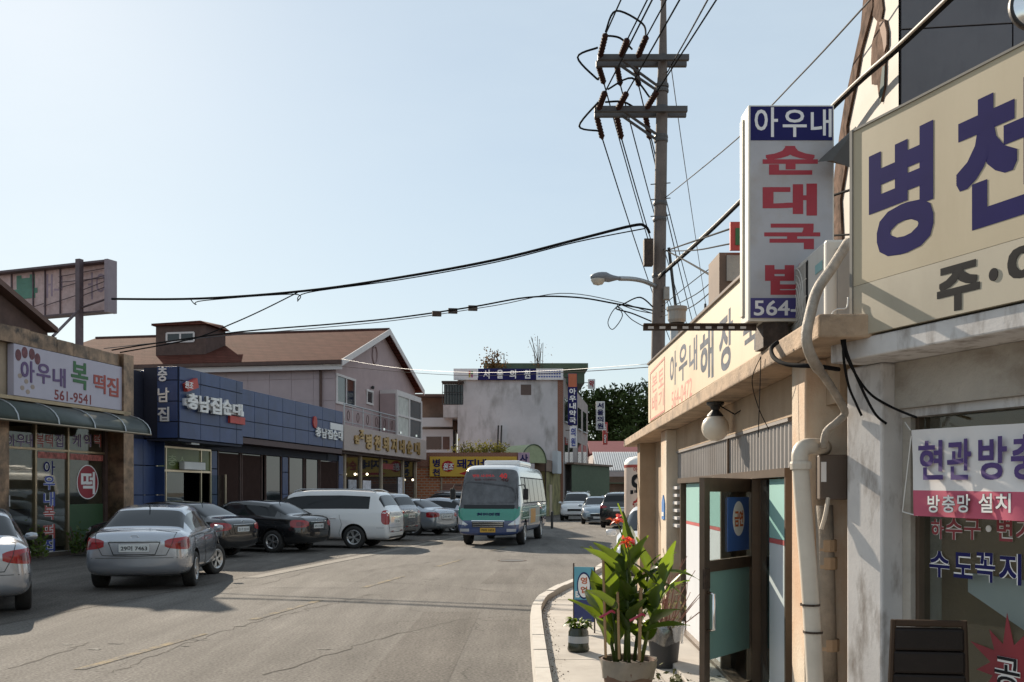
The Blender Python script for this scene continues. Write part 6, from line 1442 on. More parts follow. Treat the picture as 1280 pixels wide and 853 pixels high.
add_wheels(bus, (-1.85, 2.25), 1.0, .38, .24, 'bus')
def bp(x0, x1, z0, z1, sg, nu=8, nv=4, off=.006, zl=0): return patch(bvh, lambda u, v: ((x0 + (x1 - x0) * u, 0, z0 + (z1 - z0) * v), (0, sg, 0)), nu, nv, off)
obj('windshield_band', patch(bvh, lambda u, v: ((1.5, -.93 + 1.86 * u, 1.17 + .12 * v), (1, 0, 0)), 12, 2, .004), K['carglass'], bus, smooth=True)
for sg in (1, -1):
    for (x0, x1) in ((-3.1, -2.15), (-2.07, -1.1), (-1.02, -.05), (.03, 1.0), (1.08, 1.75), (1.95, 2.62)):
        obj('side_window', bp(x0, x1, 1.36, 2.14, sg), K['busglass'], bus, smooth=True)
    obj('pillar_band', bp(-3.14, 2.66, 1.32, 2.18, sg, 24, 4, .003), K['black'], bus, smooth=True)
    obj('stripe', bp(-3.3, 2.9, 1.18, 1.22, sg, 24, 1, .005), M('bus_pale_stripe', (.45, .55, .48), .4) if 'bus_pale_stripe' not in bpy.data.materials else bpy.data.materials['bus_pale_stripe'], bus, smooth=True)
    obj('stripe', bp(-3.3, 2.9, .86, .89, sg, 24, 1, .005), bpy.data.materials['bus_pale_stripe'], bus, smooth=True)
    ad = obj('advert_panel', bp(-1.2, 1.5, .62, 1.16, sg, 12, 4, .005), M('advert_grey', (.30, .30, .27), .5, 0, .3, 5), bus, smooth=True)
    obj('advert_print', bp(-.1, 1.1, .66, 1.14, sg, 8, 4, .008), M('advert_orange', (.48, .22, .03), .5, 0, .25, 8), bus, smooth=True)
    hl = obj('headlight', patch(bvh, lambda u, v: ((2.6, 0, (.66 + .02 * v) * (1 - u) + (.70 + .34 * v) * u), (math.cos(R(34 + 22 * u)), sg * math.sin(R(34 + 22 * u)), 0)), 8, 4, .006), K['headlens'], bus, smooth=True)
    obj('fog_light', patch(bvh, lambda u, v: ((2.6, 0, .46 + .09 * v), (math.cos(R(32 + 12 * u)), sg * math.sin(R(32 + 12 * u)), 0)), 5, 3, .006), K['headlens'], bus, smooth=True)
    mrr = MB().bx(3.25, 3.38, sg * 1.16 - .08, sg * 1.16 + .08, 1.45, 1.80); mm_ = obj('mirror', mrr, K['black'], bus, bev=.03)
    obj('mirror_arm', MB().tube([(3.2, sg * .93, 1.9), (3.32, sg * 1.1, 1.92), (3.32, sg * 1.16, 1.78)], .018, 6), K['black'], mm_)
gz = lambda z0, z1, hw_, mt, nm, off=.008: obj(nm, patch(bvh, lambda u, v: ((2.5, -hw_ + 2 * hw_ * u, z0 + (z1 - z0) * v), (1, 0, 0)), 10, 3, off), mt, bus, smooth=True)
gz(.60, .78, .50, K['black'], 'grille')
for k in range(3): gz(.62 + k * .055, .635 + k * .055, .48, K['chrome'], 'grille_bar', .014)
gz(.785, .81, .52, K['chrome'], 'grille_trim', .014)
fb = Fr((3.575, 0), (0, 1)); xx = fb
pl = obj('licence_plate', MB().box(fb, -.24, .24, -.03, .012, .44, .58), K['platey'], bus); obj('lettering', letters(fb, [('70자 1053', -.2, .2, .47, .55)], .012, .02, .003), K['letterk'], pl)
fw = Fr((3.47, 0), (0, 1)); its = [('천안여객', -.36, .36, .93, 1.05)]
obj('lettering', letters(fw, its, .0, .02, .02), K['navy'], bus)
fd = Fr((3.03, 0), (0, 1)); obj('route_display', letters(fd, [('병천 시내버스', -.55, .15, 2.16, 2.25), ('40', .3, .55, 2.12, 2.28)], .14, .02, .01), emitM('led_red', (.55, .03, .03), .12), bus)
acb = MB().bx(-1.8, .9, -.62, .62, 2.56, 2.76); acq = obj('roof_unit', acb, K['p_white'], bus, bev=.07)
obj('roof_vent', MB().bx(-.1, .6, -.4, .4, 2.755, 2.775), K['black'], acq); obj('roof_vent', MB().bx(-1.4, -.4, -.45, .45, 2.755, 2.775), K['black'], acq)
obj('roof_hatch', MB().bx(-2.7, -2.0, -.4, .4, 2.55, 2.68), K['p_white'], bus, bev=.05)
# ================================================================== pole, cables, plants, small things
K['pole'] = M('concrete_pole', (.17, .14, .125), .85, 0, .15, 4, .2, 30, stain=(.09, .075, .07), samt=.6, sscale=3)
K['ins'] = M('brown_insulator', (.05, .025, .022), .75, 0, .2, spec=.1)
K['arm'] = M('crossarm_steel', (.10, .095, .095), .6, .3, .15)
PY = 22.0
up = thing('utility_pole', 'tall concrete utility pole with double crossarms and street lamp behind the cream signboard', 'utility pole', at(823, 615, PY) - V(0, 0, CH))
pb = at(822.5, 440, PY); pt_ = at(829.5, -6, PY); base = pb + (pb - pt_) * ((pb.z) / (pt_.z - pb.z))
axis = lambda z: base + (pt_ - base) * (z / pt_.z)
obj('pole_shaft', MB().tube([axis(0), axis(4), axis(8), axis(10.3), axis(pt_.z)], [.17, .155, .135, .125, .055], 14), K['pole'], up, smooth=True, sharp=40)
obj('pole_cap', MB().tube([axis(pt_.z - .1), axis(pt_.z + .05)], [.09, .04], 8), K['blackmetal'], up)
def seg(px0, px1, py, Yd, name='crossarm'):
    a, b_ = at(px0, py, Yd), at(px1, py, Yd); f = Fr((a.x, Yd), (1, 0))
    return obj(name, MB().box(f, 0, b_.x - a.x, -.05, .05, a.z - .06, a.z + .06), K['arm'], up)
seg(747, 861, 72.5, 21.8); seg(745, 858, 80.5, 22.2); seg(743, 859, 137, 21.8); seg(743, 857.5, 143.5, 22.2)
for (a, b_) in (((778, 76), (825, 110)), ((775, 82), (822, 114)), ((780, 140), (826, 172)), ((777, 145), (822, 176))):
    obj('brace', MB().tube([at(*a, 21.95), at(*b_, 21.95)], .03, 6), K['arm'], up)
for py in (73, 108, 114, 136, 172, 176, 255, 275, 345): obj('pole_band', MB().lathe([(.15, -.04), (.158, 0), (.15, .04)], at(822 + (440 - py) * .0157, py, PY), 12), K['arm'], up)
# strain insulators: (top end, lower end) measured; the near ones lead to the camera, the far ones away
def insulator(a, b_, Ya, Yb):
    A, B = at(*a, Ya), at(*b_, Yb); mb = MB(); n = 15; pts = [A.lerp(B, i / n) for i in range(n + 1)]
    mb.tube(pts, [.03 if i in (0, n) else (.072 if i % 2 else .042) for i in range(n + 1)], 8); obj('insulator', mb, K['ins'], up, smooth=True); return A, B
near = [((757, 43), (750, 72), 21.0, 21.7), ((784, 50), (776, 71), 21.0, 21.7), ((808, 46), (797, 72), 21.0, 21.7), ((756, 116), (748, 137), 21.0, 21.7), ((783, 117), (772, 137), 21.0, 21.7), ((821, 115), (808, 136), 21.0, 21.7)]
farr = [((748, 82), (755, 105), 22.3, 23.0), ((771, 82), (775.5, 107), 22.3, 23.0), ((794, 82), (798.5, 108), 22.3, 23.0), ((746, 146), (753, 174), 22.3, 23.0), ((771, 146), (777, 174), 22.3, 23.0), ((807, 146), (812, 174), 22.3, 23.0)]
NE = [insulator(*q)[0] for q in near]; FE = [insulator(*q)[1] for q in farr]
for k, (ax, mid1, mid2) in enumerate((((757, 40), (770, 14), (803, 30)), ((757, 45), (775, 48), (790, 62)), ((747, 60), (722, 72), (745, 98)), ((748, 128), (724, 158), (748, 164)), ((760, 112), (790, 98), (812, 122)), ((757, 128), (780, 128), (800, 140)))):
    pts = smooth_path([at(*ax, 21.2), at(*mid1, 21.6), at(*mid2, 22.0)] + ([at(807, 48, 21.4)] if k == 0 else [at(748, 98, 22.6)] if k == 2 else []), 6)
    obj('jumper_loop', MB().tube(pts, .022, 6), K['wirek'], up)
# box, clutter
tbx = at(810.5, 315, 21.75); f = Fr((tbx.x, 21.75), (1, 0)); obj('junction_box', MB().box(f, -.10, .10, -.15, .06, tbx.z - .3, tbx.z + .28), K['iron'], up, bev=.01)
tbx = at(833, 367, 21.8); f = Fr((tbx.x, 21.8), (1, 0)); obj('junction_box', MB().box(f, -.06, .06, -.1, .06, tbx.z - .14, tbx.z + .14), K['conc'], up, bev=.01)
obj('conduit', MB().tube([at(836, 310, 21.8), at(840, 345, 21.8), at(845, 388, 21.8)], .035, 6), K['blackmetal'], up)
for py in (231, 250, 271): obj('step_bolt', MB().tube([at(813, py, 21.95), at(838, py - 2, 21.95)], .012, 5), K['blackmetal'], up)
sl = obj('lamp_arm', MB().tube(smooth_path([at(819, 358, 21.9), at(805, 352, 21.5), at(790, 349, 21.1), at(774, 348.5, 20.8)]), [.05] * 16, 8), K['steel'], up, smooth=True)
hd = MB(); c = at(756, 348, 20.5)
hd.add([], []); pr = []
for i in range(9):
    t_ = i / 8; r_ = [.05, .12, .16, .17, .165, .14, .10, .07, .05][i]
    pr.append((at(738 + 38 * t_, 346.5 + (1.5 if t_ > .5 else 0), 20.5), r_ * .62))
hd.tube([p_ for p_, _ in pr], [r_ for _, r_ in pr], 12); obj('lamp_head', hd, M('lamp_grey', (.20, .21, .23), .45), sl, smooth=True)
obj('lamp_lens', MB().lathe([(.001, -.13), (.10, -.10), (.15, -.02), (.15, .0)], at(747.5, 349.5, 20.5), 14), M('lamp_glass', (.55, .52, .46), .2), sl, smooth=True)

K['wgrey'] = M('cable_grey', (.12, .12, .125), .8, spec=.1)
# ---- cables --------------------------------------------------------------------------------
def cable(label, pts, r_, mat=None, group=None, sub=6, name='cable'):
    return single(name, label, 'cable', MB().tube(smooth_path([p_ if isinstance(p_, Vector) else at(*p_) for p_ in pts], sub), r_, 6), mat or K['wirek'], group, smooth=True)
def sag(A, B, s_, n=12): return [A.lerp(B, i / n) - V(0, 0, 4 * s_ * (i / n) * (1 - i / n)) for i in range(n + 1)]
for i, A in enumerate(NE):
    single('power_line', 'power line overhead from the %s insulator of the %s crossarm towards the camera' % (('left', 'middle', 'right')[i % 3], ('upper', 'lower')[i // 3]), 'cable', MB().tube(sag(A, A + V(2.9, -29, .2), .25), .016, 5), K['wirek'], 'high voltage lines towards the camera')
far_pole = V(11.6, 62, 9.6)
for i, A in enumerate(FE):
    single('power_line', 'power line falling away from the %s insulator under the %s crossarm' % (('left', 'middle', 'right')[i % 3], ('upper', 'lower')[i // 3]), 'cable', MB().tube(sag(A, far_pole + V((i % 3 - 1) * .7, 0, (.6 if i < 3 else -.8)), .5), .016, 5), K['wirek'], 'high voltage lines beyond the pole')
cable('single power line climbing right from the pole top past the crossarms', [(834, 91, 22), (860, 45, 18), (888, -6, 14.5), (930, -80, 11)], .015)
cable('thick black telephone cable from the pole to the roof billboard', [(812, 292, 22), (806, 283, 22), (790, 282.5, 22.1), (720, 300, 22.9), (620, 325, 23.9), (500, 347, 25.2), (380, 364, 26.6), (250, 373.5, 28.0), (140, 374, 29.2)], .032)
cable('thin drop wire hanging just under the thick telephone cable', [(806, 286, 22), (720, 303, 22.9), (620, 328, 23.9), (500, 350, 25.2), (385, 366, 26.6), (372, 377, 26.7), (366, 368, 26.8), (255, 376, 28.2), (245, 381, 28.3), (238, 374, 28.4)], .014)
cable('branch cable dropping from the thick cable down to the pink house roof', [(372, 366, 26.7), (330, 387, 26.3), (290, 405, 26), (240, 424, 25.7), (150, 441, 25.2)], .018)
cable('lower telephone cable crossing the street with small boxes on it', [(815, 388, 22), (770, 380, 22.2), (720, 372, 22.7), (660, 372, 23.2), (590, 384, 23.9), (500, 397, 24.6), (420, 405, 25.2), (300, 415, 26), (190, 430, 26.6), (140, 438, 27)], .019)
cable('pale grey service cable sagging over the blue restaurant', [(815, 392, 22), (770, 377, 22.2), (700, 367, 22.8), (620, 382, 23.7), (500, 400, 24.6), (400, 410, 25.3), (260, 422, 26.2), (130, 436, 27)], .010, K['wgrey'])
for px, py in ((546, 392), (566, 388.5), (591, 385)):
    c = at(px, py, 24.2); f = Fr((c.x, c.y), (1, .15)); single('cable_box', {546: 'left one of three small boxes on the lower cable', 566: 'middle one of three small boxes on the lower cable', 591: 'right one of three small boxes on the lower cable'}[px], 'cable box', MB().box(f, -.11, .11, -.05, .05, c.z - .07, c.z + .05), K['iron'])
cable('white wire swooping from the gable eave towards the pole', [(427, 449, 48), (470, 456.5, 44), (520, 462.5, 39), (600, 466, 33), (700, 463, 27), (812, 455, 22.3)], .007, K['white'])
cable('fine wire below the white one passing the clinic sign', [(405, 456, 47), (500, 465, 40), (600, 470, 33), (720, 465, 27), (815, 459, 22.3)], .010)
cable('heavy bundled cable from the pole over the roofs to the upper right corner', [(823, 348, 21.8), (870, 306, 18.6), (920, 258, 15.6), (1045, 130, 10.6), (1122, 60, 8.6), (1200, -14, 7.2), (1300, -110, 6)], .032)
cable('pale cable lashed along the heavy bundle at the upper right', [(823, 345, 21.8), (870, 303, 18.5), (920, 255, 15.5), (1045, 127, 10.5), (1122, 57, 8.5), (1200, -18, 7.1), (1300, -115, 5.9)], .014, M('cable_pale', (.45, .42, .38), .6))
cable('thin wire rising from the pole to the top of the dark tower', [(831, 248, 22), (920, 175, 16), (1000, 95, 12), (1085, 3, 9.5), (1140, -60, 8.5)], .010, K['wgrey'])
cable('wire from the pole to the dark rooftop box', [(830, 312, 21.9), (860, 328, 17), (901, 352, 11.02)], .014)
cable('upper of two wires from the pole towards the lightbox sign', [(832, 314, 21.9), (870, 301, 17), (935, 279, 13), V(3.6, 9.6, 4.72)], .014)
cable('lower of two wires from the pole towards the lightbox sign', [(832, 314, 21.9), (870, 313, 17), (935, 302, 13), V(3.6, 9.6, 4.2)], .012)
cable('faint slanting wire right of the crossarms', [(839, 85, 22), (855, 200, 26), (875, 335, 34), (885, 400, 40)], .010, K['wgrey'])
for i, (b_, c_) in enumerate((((875, 345), (913, 319)), ((870, 368), (908, 334)), ((862, 385), (903, 352)))):
    cable(('highest', 'middle', 'lowest')[i] + ' of the fine wires fanning right of the pole above the signboard', [(826, 384 + i * 6, 22), (*b_, 17), (*c_, 11.02)], .008)
cable('tangle of loose wire hanging left of the pole below the street lamp', [(815, 392, 22), (795, 388, 21.6), (772, 381, 21.5), (778, 395, 21.5), (766, 412, 21.5), (760, 402, 21.5), (772, 384, 21.5), (790, 400, 21.5), (812, 412, 21.9)], .010)
cable('short dark loop at the pole below the street lamp', [(816, 384, 22), (800, 372, 21.7), (780, 380, 21.6), (770, 386, 21.6), (790, 392, 21.7), (814, 402, 22)], .016)
# building cables
for i, pts in enumerate(([(1057, 396, 5.0), (1052, 425, 4.96), (1062, 455, 5.0), (1085, 490, 5.05), (1112, 508, 5.08), (1145, 522, 4.9)], [(1062, 398, 4.98), (1056, 430, 4.95), (1070, 470, 5.02), (1092, 515, 5.08), (1108, 530, 5.08)], [(1058, 400, 5.0), (1054, 440, 4.95), (1060, 480, 5.14), (1070, 505, 5.2), (1077, 520, 5.2)])):
    cable(('longest black cable sagging across the peeling column', 'middle black cable hanging over the peeling column', 'shortest black cable end on the peeling column')[i], pts, .007)
cable('dark cable lying along the canopy edge towards the globe lamp', [(1048, 462, 5.2), (1020, 458, 5.0), (985, 456, 5.15), (968, 448, 5.3), (964, 436, 5.45), (972, 428, 5.5)], .012)
cable('thin string hanging from the canopy edge above the open door', [(951, 446, 6.1), (950, 480, 6.1), (948.5, 520, 6.1), (948, 547, 6.1)], .003)
cable('thin slanting wire under the canopy above the corrugated panel', [(951, 446, 6.1), (940, 475, 6.3), (948, 510, 6.5), (961, 537, 6.6)], .003)
cable('white coiled wire beside the air conditioner', [(1060, 372, 5.0), (1058, 385, 5.0), (1046, 387, 5.0), (1040, 393, 5.0), (1046, 399, 5.0), (1064, 394, 5.0)], .004, K['white'])

# ---- plants -----------------------------------------------------------------------------------
def leafM(name, c1, c2, tr=.35, rough=.35):
    m = M(name, c1, rough, 0, .25, 7); t = m.node_tree; L = t.links.new; b = t.nodes['Principled BSDF']; o = t.nodes['Material Output']
    oi = t.nodes.new('ShaderNodeObjectInfo'); hs = t.nodes.new('ShaderNodeHueSaturation'); src = b.inputs['Base Color'].links[0].from_socket
    mr = t.nodes.new('ShaderNodeMapRange'); L(oi.outputs['Random'], mr.inputs[0]); mr.inputs[3].default_value = .65; mr.inputs[4].default_value = 1.45
    mh = t.nodes.new('ShaderNodeMapRange'); L(oi.outputs['Random'], mh.inputs[0]); mh.inputs[3].default_value = .515; mh.inputs[4].default_value = .475
    L(src, hs.inputs['Color']); L(mr.outputs[0], hs.inputs['Value']); L(mh.outputs[0], hs.inputs['Hue']); L(hs.outputs[0], b.inputs['Base Color'])
    tl = t.nodes.new('ShaderNodeBsdfTranslucent'); mx = t.nodes.new('ShaderNodeMixShader'); mx.inputs[0].default_value = tr
    h2 = t.nodes.new('ShaderNodeHueSaturation'); h2.inputs['Color'].default_value = (*c2, 1); L(mr.outputs[0], h2.inputs['Value']); L(h2.outputs[0], tl.inputs[0])
    L(b.outputs[0], mx.inputs[1]); L(tl.outputs[0], mx.inputs[2]); L(mx.outputs[0], o.inputs[0]); return m
K['canna'] = leafM('canna_leaf', (.045, .080, .015), (.19, .27, .02), .36, .38)
K['stem'] = leafM('canna_stem', (.07, .11, .025), (.15, .2, .03), .15, .5)
K['petal'] = leafM('canna_petal', (.65, .10, .05), (.9, .18, .06), .35, .5)
K['soil'] = M('soil', (.05, .035, .025), .95, 0, .4, 20, .6, 60)
def leaf_mesh(p, dirv, L_, W, droop, g, roll=0.0, nseg=9):
    d = Vector(dirv).normalized(); side = d.cross(Vector((0, 0, 1)))
    side = side.normalized() if side.length > .05 else Vector((g.uniform(-1, 1), g.uniform(-1, 1), 0)).normalized()
    side = (Matrix.Rotation(roll, 3, d) @ side); up_ = side.cross(d).normalized(); pts = []; q = Vector(p); cur = d.copy(); mb = MB(); vs = []
    for i in range(nseg + 1):
        t = i / nseg; w_ = W * math.sin(math.pi * min(1, (t * .93 + .07)) ** .85) * (1 if t < .97 else .3) * .5
        wv = math.sin(t * 11 + g.random() * .5) * .05 * W
        fold = up_ * (.35 * w_)
        vs += [q - side * w_ + fold + up_ * wv, q - side * w_ * .5 + fold * .35, q, q + side * w_ * .5 + fold * .35, q + side * w_ + fold - up_ * wv]
        q = q + cur * (L_ / nseg); cur = (cur + Vector((0, 0, -droop / nseg))).normalized()
    fs = []
    for i in range(nseg):
        for k in range(4): a = i * 5 + k; fs.append((a, a + 1, a + 6, a + 5))
    return mb.add(vs, fs)
g = random.Random(21)
pc = at(785, 853, 7.2); px_, py_ = pc.x, 7.2; zr = CH - (826 - HZ) / F * 7.2
cp = thing('canna_pot', 'large potted canna plant with red orange flowers on the pavement', 'plant', (px_, py_, .03))
K['potm'] = M('brown_plastic_pot', (.13, .07, .045), .6, 0, .2, 5, stain=(.22, .16, .11), samt=.5)
obj('pot', MB().lathe([(.001, .035), (.14, .035), (.19, zr - .0), (.197, zr + .0), (.20, zr + .015), (.185, zr + .015), (.175, zr - .03)], (px_, py_, 0), 28), K['potm'], cp, smooth=True, sharp=40)
vs = []; mb = MB(); n = 36; rows = [zr + .02, zr + .005, zr - .03, zr - .07, zr - .11]
for j, z in enumerate(rows):
    for k in range(n):
        a = 2 * math.pi * k / n; r_ = .204 - (zr - z) * .2 + .006 * math.sin(7 * a + j) + .004 * math.sin(13 * a + 2 * j); vs.append((px_ + r_ * math.cos(a), py_ + r_ * math.sin(a), z + (.012 * math.sin(5 * a + 1) if j == 4 else 0)))
obj('plastic_wrap', mb.add(vs, [(j * n + k, j * n + (k + 1) % n, (j + 1) * n + (k + 1) % n, (j + 1) * n + k) for j in range(4) for k in range(n)]), M('grey_plastic_wrap', (.24, .21, .17), .45, 0, .2, 8), cp, smooth=True)
obj('soil', MB().lathe([(.18, zr - .02), (.001, zr - .005)], (px_, py_, 0), 20), K['soil'], cp)
stems = [(-.08, -.05, .60, -.06, .0), (-.05, .07, .80, -.06, .05), (.0, -.06, .86, -.02, -.05), (.05, .05, .72, .10, .03), (.09, -.03, .66, .16, -.04), (-.02, .02, .92, .03, .0), (.10, .06, .55, .16, .06), (-.09, .04, .46, -.10, .04)]
for si, (sx_, sy_, h_, lx, ly) in enumerate(stems):
    b0 = V(px_ + sx_, py_ + sy_, zr - .02); tp = b0 + V(lx, ly, h_ * .88)
    obj('stem', MB().tube([b0, b0.lerp(tp, .5) + V(lx * -.1, 0, .02), tp], [.014, .012, .007], 7), K['stem'], cp, smooth=True)
    nl = 8 if h_ > .6 else 6; a0_ = g.uniform(0, 6.28)
    for k in range(nl):
        t = .30 + .70 * k / (nl - 1); p_ = b0.lerp(tp, t); a = a0_ + k * 2.5 + g.uniform(-.4, .4)
        el = R(g.uniform(38, 66) if k < nl - 1 else g.uniform(66, 82)); L_ = g.uniform(.28, .39) * (1.0 if k else .8); W = g.uniform(.10, .145)
        dv_ = V(math.cos(a) * math.cos(el) * 1.0, math.sin(a) * math.cos(el), math.sin(el))
        obj('leaf', leaf_mesh(p_, dv_, L_, W, g.uniform(.2, .9), g, g.uniform(-.6, .6)), K['canna'], cp, smooth=True, fix=False)
# two long drooping leaves to the right as seen in the picture
for (p_, dv_, L_, W, dr_) in ((at(820, 718, 7.2), V(.9, -.1, .25), .32, .07, .9), (at(815, 730, 7.25), V(.85, .2, .0), .30, .07, 1.0), (at(803, 790, 7.05), V(.85, -.2, .35), .34, .10, .5), (at(775, 715, 7.0), V(-.7, -.3, .6), .36, .11, .35), (at(770, 762, 6.95), V(-.65, -.3, .6), .3, .12, .4)):
    obj('leaf', leaf_mesh(p_, dv_, L_, W, dr_, g, .3), K['canna'], cp, smooth=True, fix=False)
# flowers: stalks with loose petals
for (fx, fy, Yf, n_) in ((783, 678, 6.85, 11), (771, 651, 7.0, 8)):
    c = at(fx, fy, Yf); b0 = V(px_ + .0, py_ - .1, zr + .6)
    fl_ = obj('flower_stalk', MB().tube(smooth_path([b0, (b0 + c) / 2 + V(.015, 0, .02), c], 4), .005, 5), K['stem'], cp)
    for k in range(n_):
        a = k * 2.4; dv_ = V(math.cos(a), math.sin(a), g.uniform(-.2, .9))
        obj('petal', leaf_mesh(c + V(g.gauss(0, .012), g.gauss(0, .012), g.gauss(0, .012)), dv_, g.uniform(.05, .075), .045, 1.2, g, g.uniform(-1, 1), 4), K['petal'], fl_, smooth=True, fix=False)
for i, (p0, p1) in enumerate((((757, 822), (754, 700)), ((799, 826), (801, 735)), ((774, 824), (772, 740)))):
    obj('support_stick', MB().tube([at(*p0, 7.05), at(*p1, 7.05)], .010 if i != 1 else .013, 7), M('bamboo', (.33, .21, .11), .6) if 'bamboo' not in bpy.data.materials else bpy.data.materials['bamboo'], cp)
for px, py in ((757, 768), (795, 772)):
    obj('pink_ribbon', MB().tube(smooth_path([at(px - 8, py + 4, 7.0), at(px, py, 7.0), at(px + 7, py - 4, 7.0), at(px + 11, py - 2, 7.02)], 4), .009, 5), M('ribbon_pink', (.42, .05, .10), .6) if 'ribbon_pink' not in bpy.data.materials else bpy.data.materials['ribbon_pink'], cp)
# bucket with plastic bag and dry twigs
bc = at(830, 800, 9.5); bx_, by_ = bc.x, 9.5
bu = thing('rubbish_bucket', 'dark grey bucket lined with a clear plastic bag and dry twigs beside the door', 'bucket', (bx_, by_, .03)); hz = .42
obj('bucket', MB().lathe([(.001, .032), (.125, .032), (.165, hz), (.17, hz), (.155, hz - .02), (.12, .06), (.001, .06)], (bx_, by_, 0), 26), M('dark_bucket', (.035, .034, .036), .5), bu, smooth=True, sharp=40)
vs = []; rows = [(0.15, hz - .06), (.16, hz + .02), (.175, hz + .03), (.19, hz - .02), (.183, hz - .10), (.175, hz - .15)]
for j, (r0, z) in enumerate(rows):
    for k in range(n):
        a = 2 * math.pi * k / n; r_ = r0 + .012 * math.sin(6 * a + j * 1.3) + .008 * math.sin(11 * a - j); vs.append((bx_ + r_ * math.cos(a), by_ + r_ * math.sin(a), z + .02 * math.sin(4 * a + j)))
obj('plastic_bag', MB().add(vs, [(j * n + k, j * n + (k + 1) % n, (j + 1) * n + (k + 1) % n, (j + 1) * n + k) for j in range(len(rows) - 1) for k in range(n)]), glassM('clear_bag', (.74, .71, .66), .5, .25), bu, smooth=True)
for k in range(26):
    a = g.uniform(-.5, 1.4); b0 = V(bx_ + g.gauss(0, .05), by_ + g.gauss(0, .05), hz - .1); e_ = b0 + V(math.sin(a) * .35 * g.uniform(.5, 1.2), g.gauss(0, .1), g.uniform(.3, .85))
    obj('twig', MB().tube(smooth_path([b0, b0.lerp(e_, .6) + V(g.gauss(0, .03), 0, 0), e_], 3), [.005] * 4 + [.003] * 3, 4), M('dry_twig', (.28, .13, .09), .8) if 'dry_twig' not in bpy.data.materials else bpy.data.materials['dry_twig'], bu)
mb = MB()
for k in range(90):
    p_ = V(bx_ + g.gauss(.03, .10), by_ + g.gauss(0, .08), hz + g.uniform(.0, .42)); n1 = V(g.gauss(0, 1), g.gauss(0, 1), g.gauss(0, 1)).normalized(); n2 = n1.orthogonal().normalized()
    mb.add([p_ + n1 * .03, p_ + n2 * .012, p_ - n1 * .03, p_ - n2 * .012], [(0, 1, 2, 3)])
obj('dry_foliage', mb, leafM('dry_leaf', (.10, .10, .05), (.2, .18, .08), .3, .95), bu, fix=False, kind='stuff')
# jar planter
jc = at(723, 800, 10.4); jx, jy = jc.x, 10.4
jp = thing('jar_planter', 'small dark jar planter with trailing leaves on the pavement', 'plant pot', (jx, jy, .03))
obj('jar', MB().lathe([(.001, .032), (.105, .034), (.118, .06), (.108, .10), (.105, .24), (.09, .27), (.095, .29), (.08, .285)], (jx, jy, 0), 22), M('dark_green_glass', (.03, .035, .022), .2, 0, .2), jp, smooth=True)
obj('jar_label', MB().lathe([(.1095, .13), (.1092, .20)], (jx, jy, 0), 22), M('jar_label_grey', (.36, .37, .38), .6), jp)
for k in range(44):
    a = g.uniform(0, 6.28); p_ = V(jx + math.cos(a) * .06, jy + math.sin(a) * .06, g.uniform(.27, .36)); dv_ = V(math.cos(a), math.sin(a), g.uniform(-.1, 1.2))
    obj('leaf', leaf_mesh(p_, dv_, g.uniform(.07, .13), .05, 1.6, g, g.uniform(-.5, .5), 5), K['canna'], jp, smooth=True, fix=False)
# A-board
ab = at(730, 760, 11.8); fa = Fr((ab.x, 11.8), (1, -.35)); zt = CH - (709 - HZ) / F * 11.8
aB = thing('pavement_sign', 'narrow teal and navy pavement sign behind the jar planter', 'sign', (ab.x, 11.8, .03))
hwA = .12
obj('board', MB().box(fa, -hwA, hwA, -.012, .0, .16, zt), M('board_teal', (.12, .36, .46), .5, 0, .05), aB)
obj('navy_strip', MB().box(fa, -hwA, hwA, .001, .004, .16, .42), M('board_navy', (.03, .04, .14), .5), aB)
ov = obj('oval', MB().disc(fa, 0, zt - .22, .085, .16, .001, .004), K['navy'], aB); obj('oval_fill', MB().disc(fa, 0, zt - .22, .072, .14, .004, .006), K['letterw'], ov)
obj('lettering', letters(fa, [('영', -.04, .04, zt - .20, zt - .12), ('업', -.04, .04, zt - .31, zt - .23)], .006, .03, .002), M('board_orange', (.5, .12, .04), .5), ov)
obj('lettering', letters(fa, [('EXTRA', -.105, .105, .445, .52)], .001, .05, .003), K['letterw'], aB)
for sg_ in (-1, 1): obj('post', MB().tube([fa.pt(sg_ * (hwA + .008), -.005, .03), fa.pt(sg_ * (hwA + .008), -.005, zt + (.045 if sg_ < 0 else .0))], .009, 7), K['iron'], aB)
obj('rear_leg', MB().tube([fa.pt(0, -.02, zt - .05), fa.pt(0, -.35, .03)], .009, 6), K['iron'], aB)
# round advertising column
cxx = at(800, 615, 21.6).x + .06; cy_ = 21.6; Rr = .40; ztop = CH + 45 / F * 21.6
ad = thing('advertising_column', 'cream round advertising column with brush letters beyond the canopy end', 'column', (cxx, cy_, .03))
obj('drum', MB().lathe([(Rr - .02, .03), (Rr, .06), (Rr, ztop - .26)], (cxx, cy_, 0), 36), M('column_cream', (.62, .50, .42), .5, 0, .04), ad, smooth=True)
obj('red_band', MB().lathe([(Rr + .003, ztop - .26), (Rr + .003, ztop - .20)], (cxx, cy_, 0), 36), K['redl'], ad, smooth=True)
obj('dome', MB().lathe([(Rr + .002, ztop - .199), (Rr * .97, ztop - .12), (Rr * .8, ztop - .05), (Rr * .4, ztop - .01), (.001, ztop)], (cxx, cy_, 0), 36), K['white'], ad, smooth=True)
def wrap_letters(items, mat, bold):
    mb = MB(); f0 = Fr((0, 0), (1, 0)); q = letters(f0, items, 0, bold, 0.0)
    for v_ in q.v:
        a = -math.pi / 2 + v_.x / Rr; mb.v.append(V(cxx + (Rr + .004) * math.cos(a), cy_ + (Rr + .004) * math.sin(a), v_.z))
    mb.f = q.f; return obj('lettering', mb, mat, ad, fix=False)
zc = lambda py: CH - (py - HZ) / F * (cy_ - .35)
wrap_letters([('오', -.34, .02, zc(618), zc(593))], K['letterk'], .05)
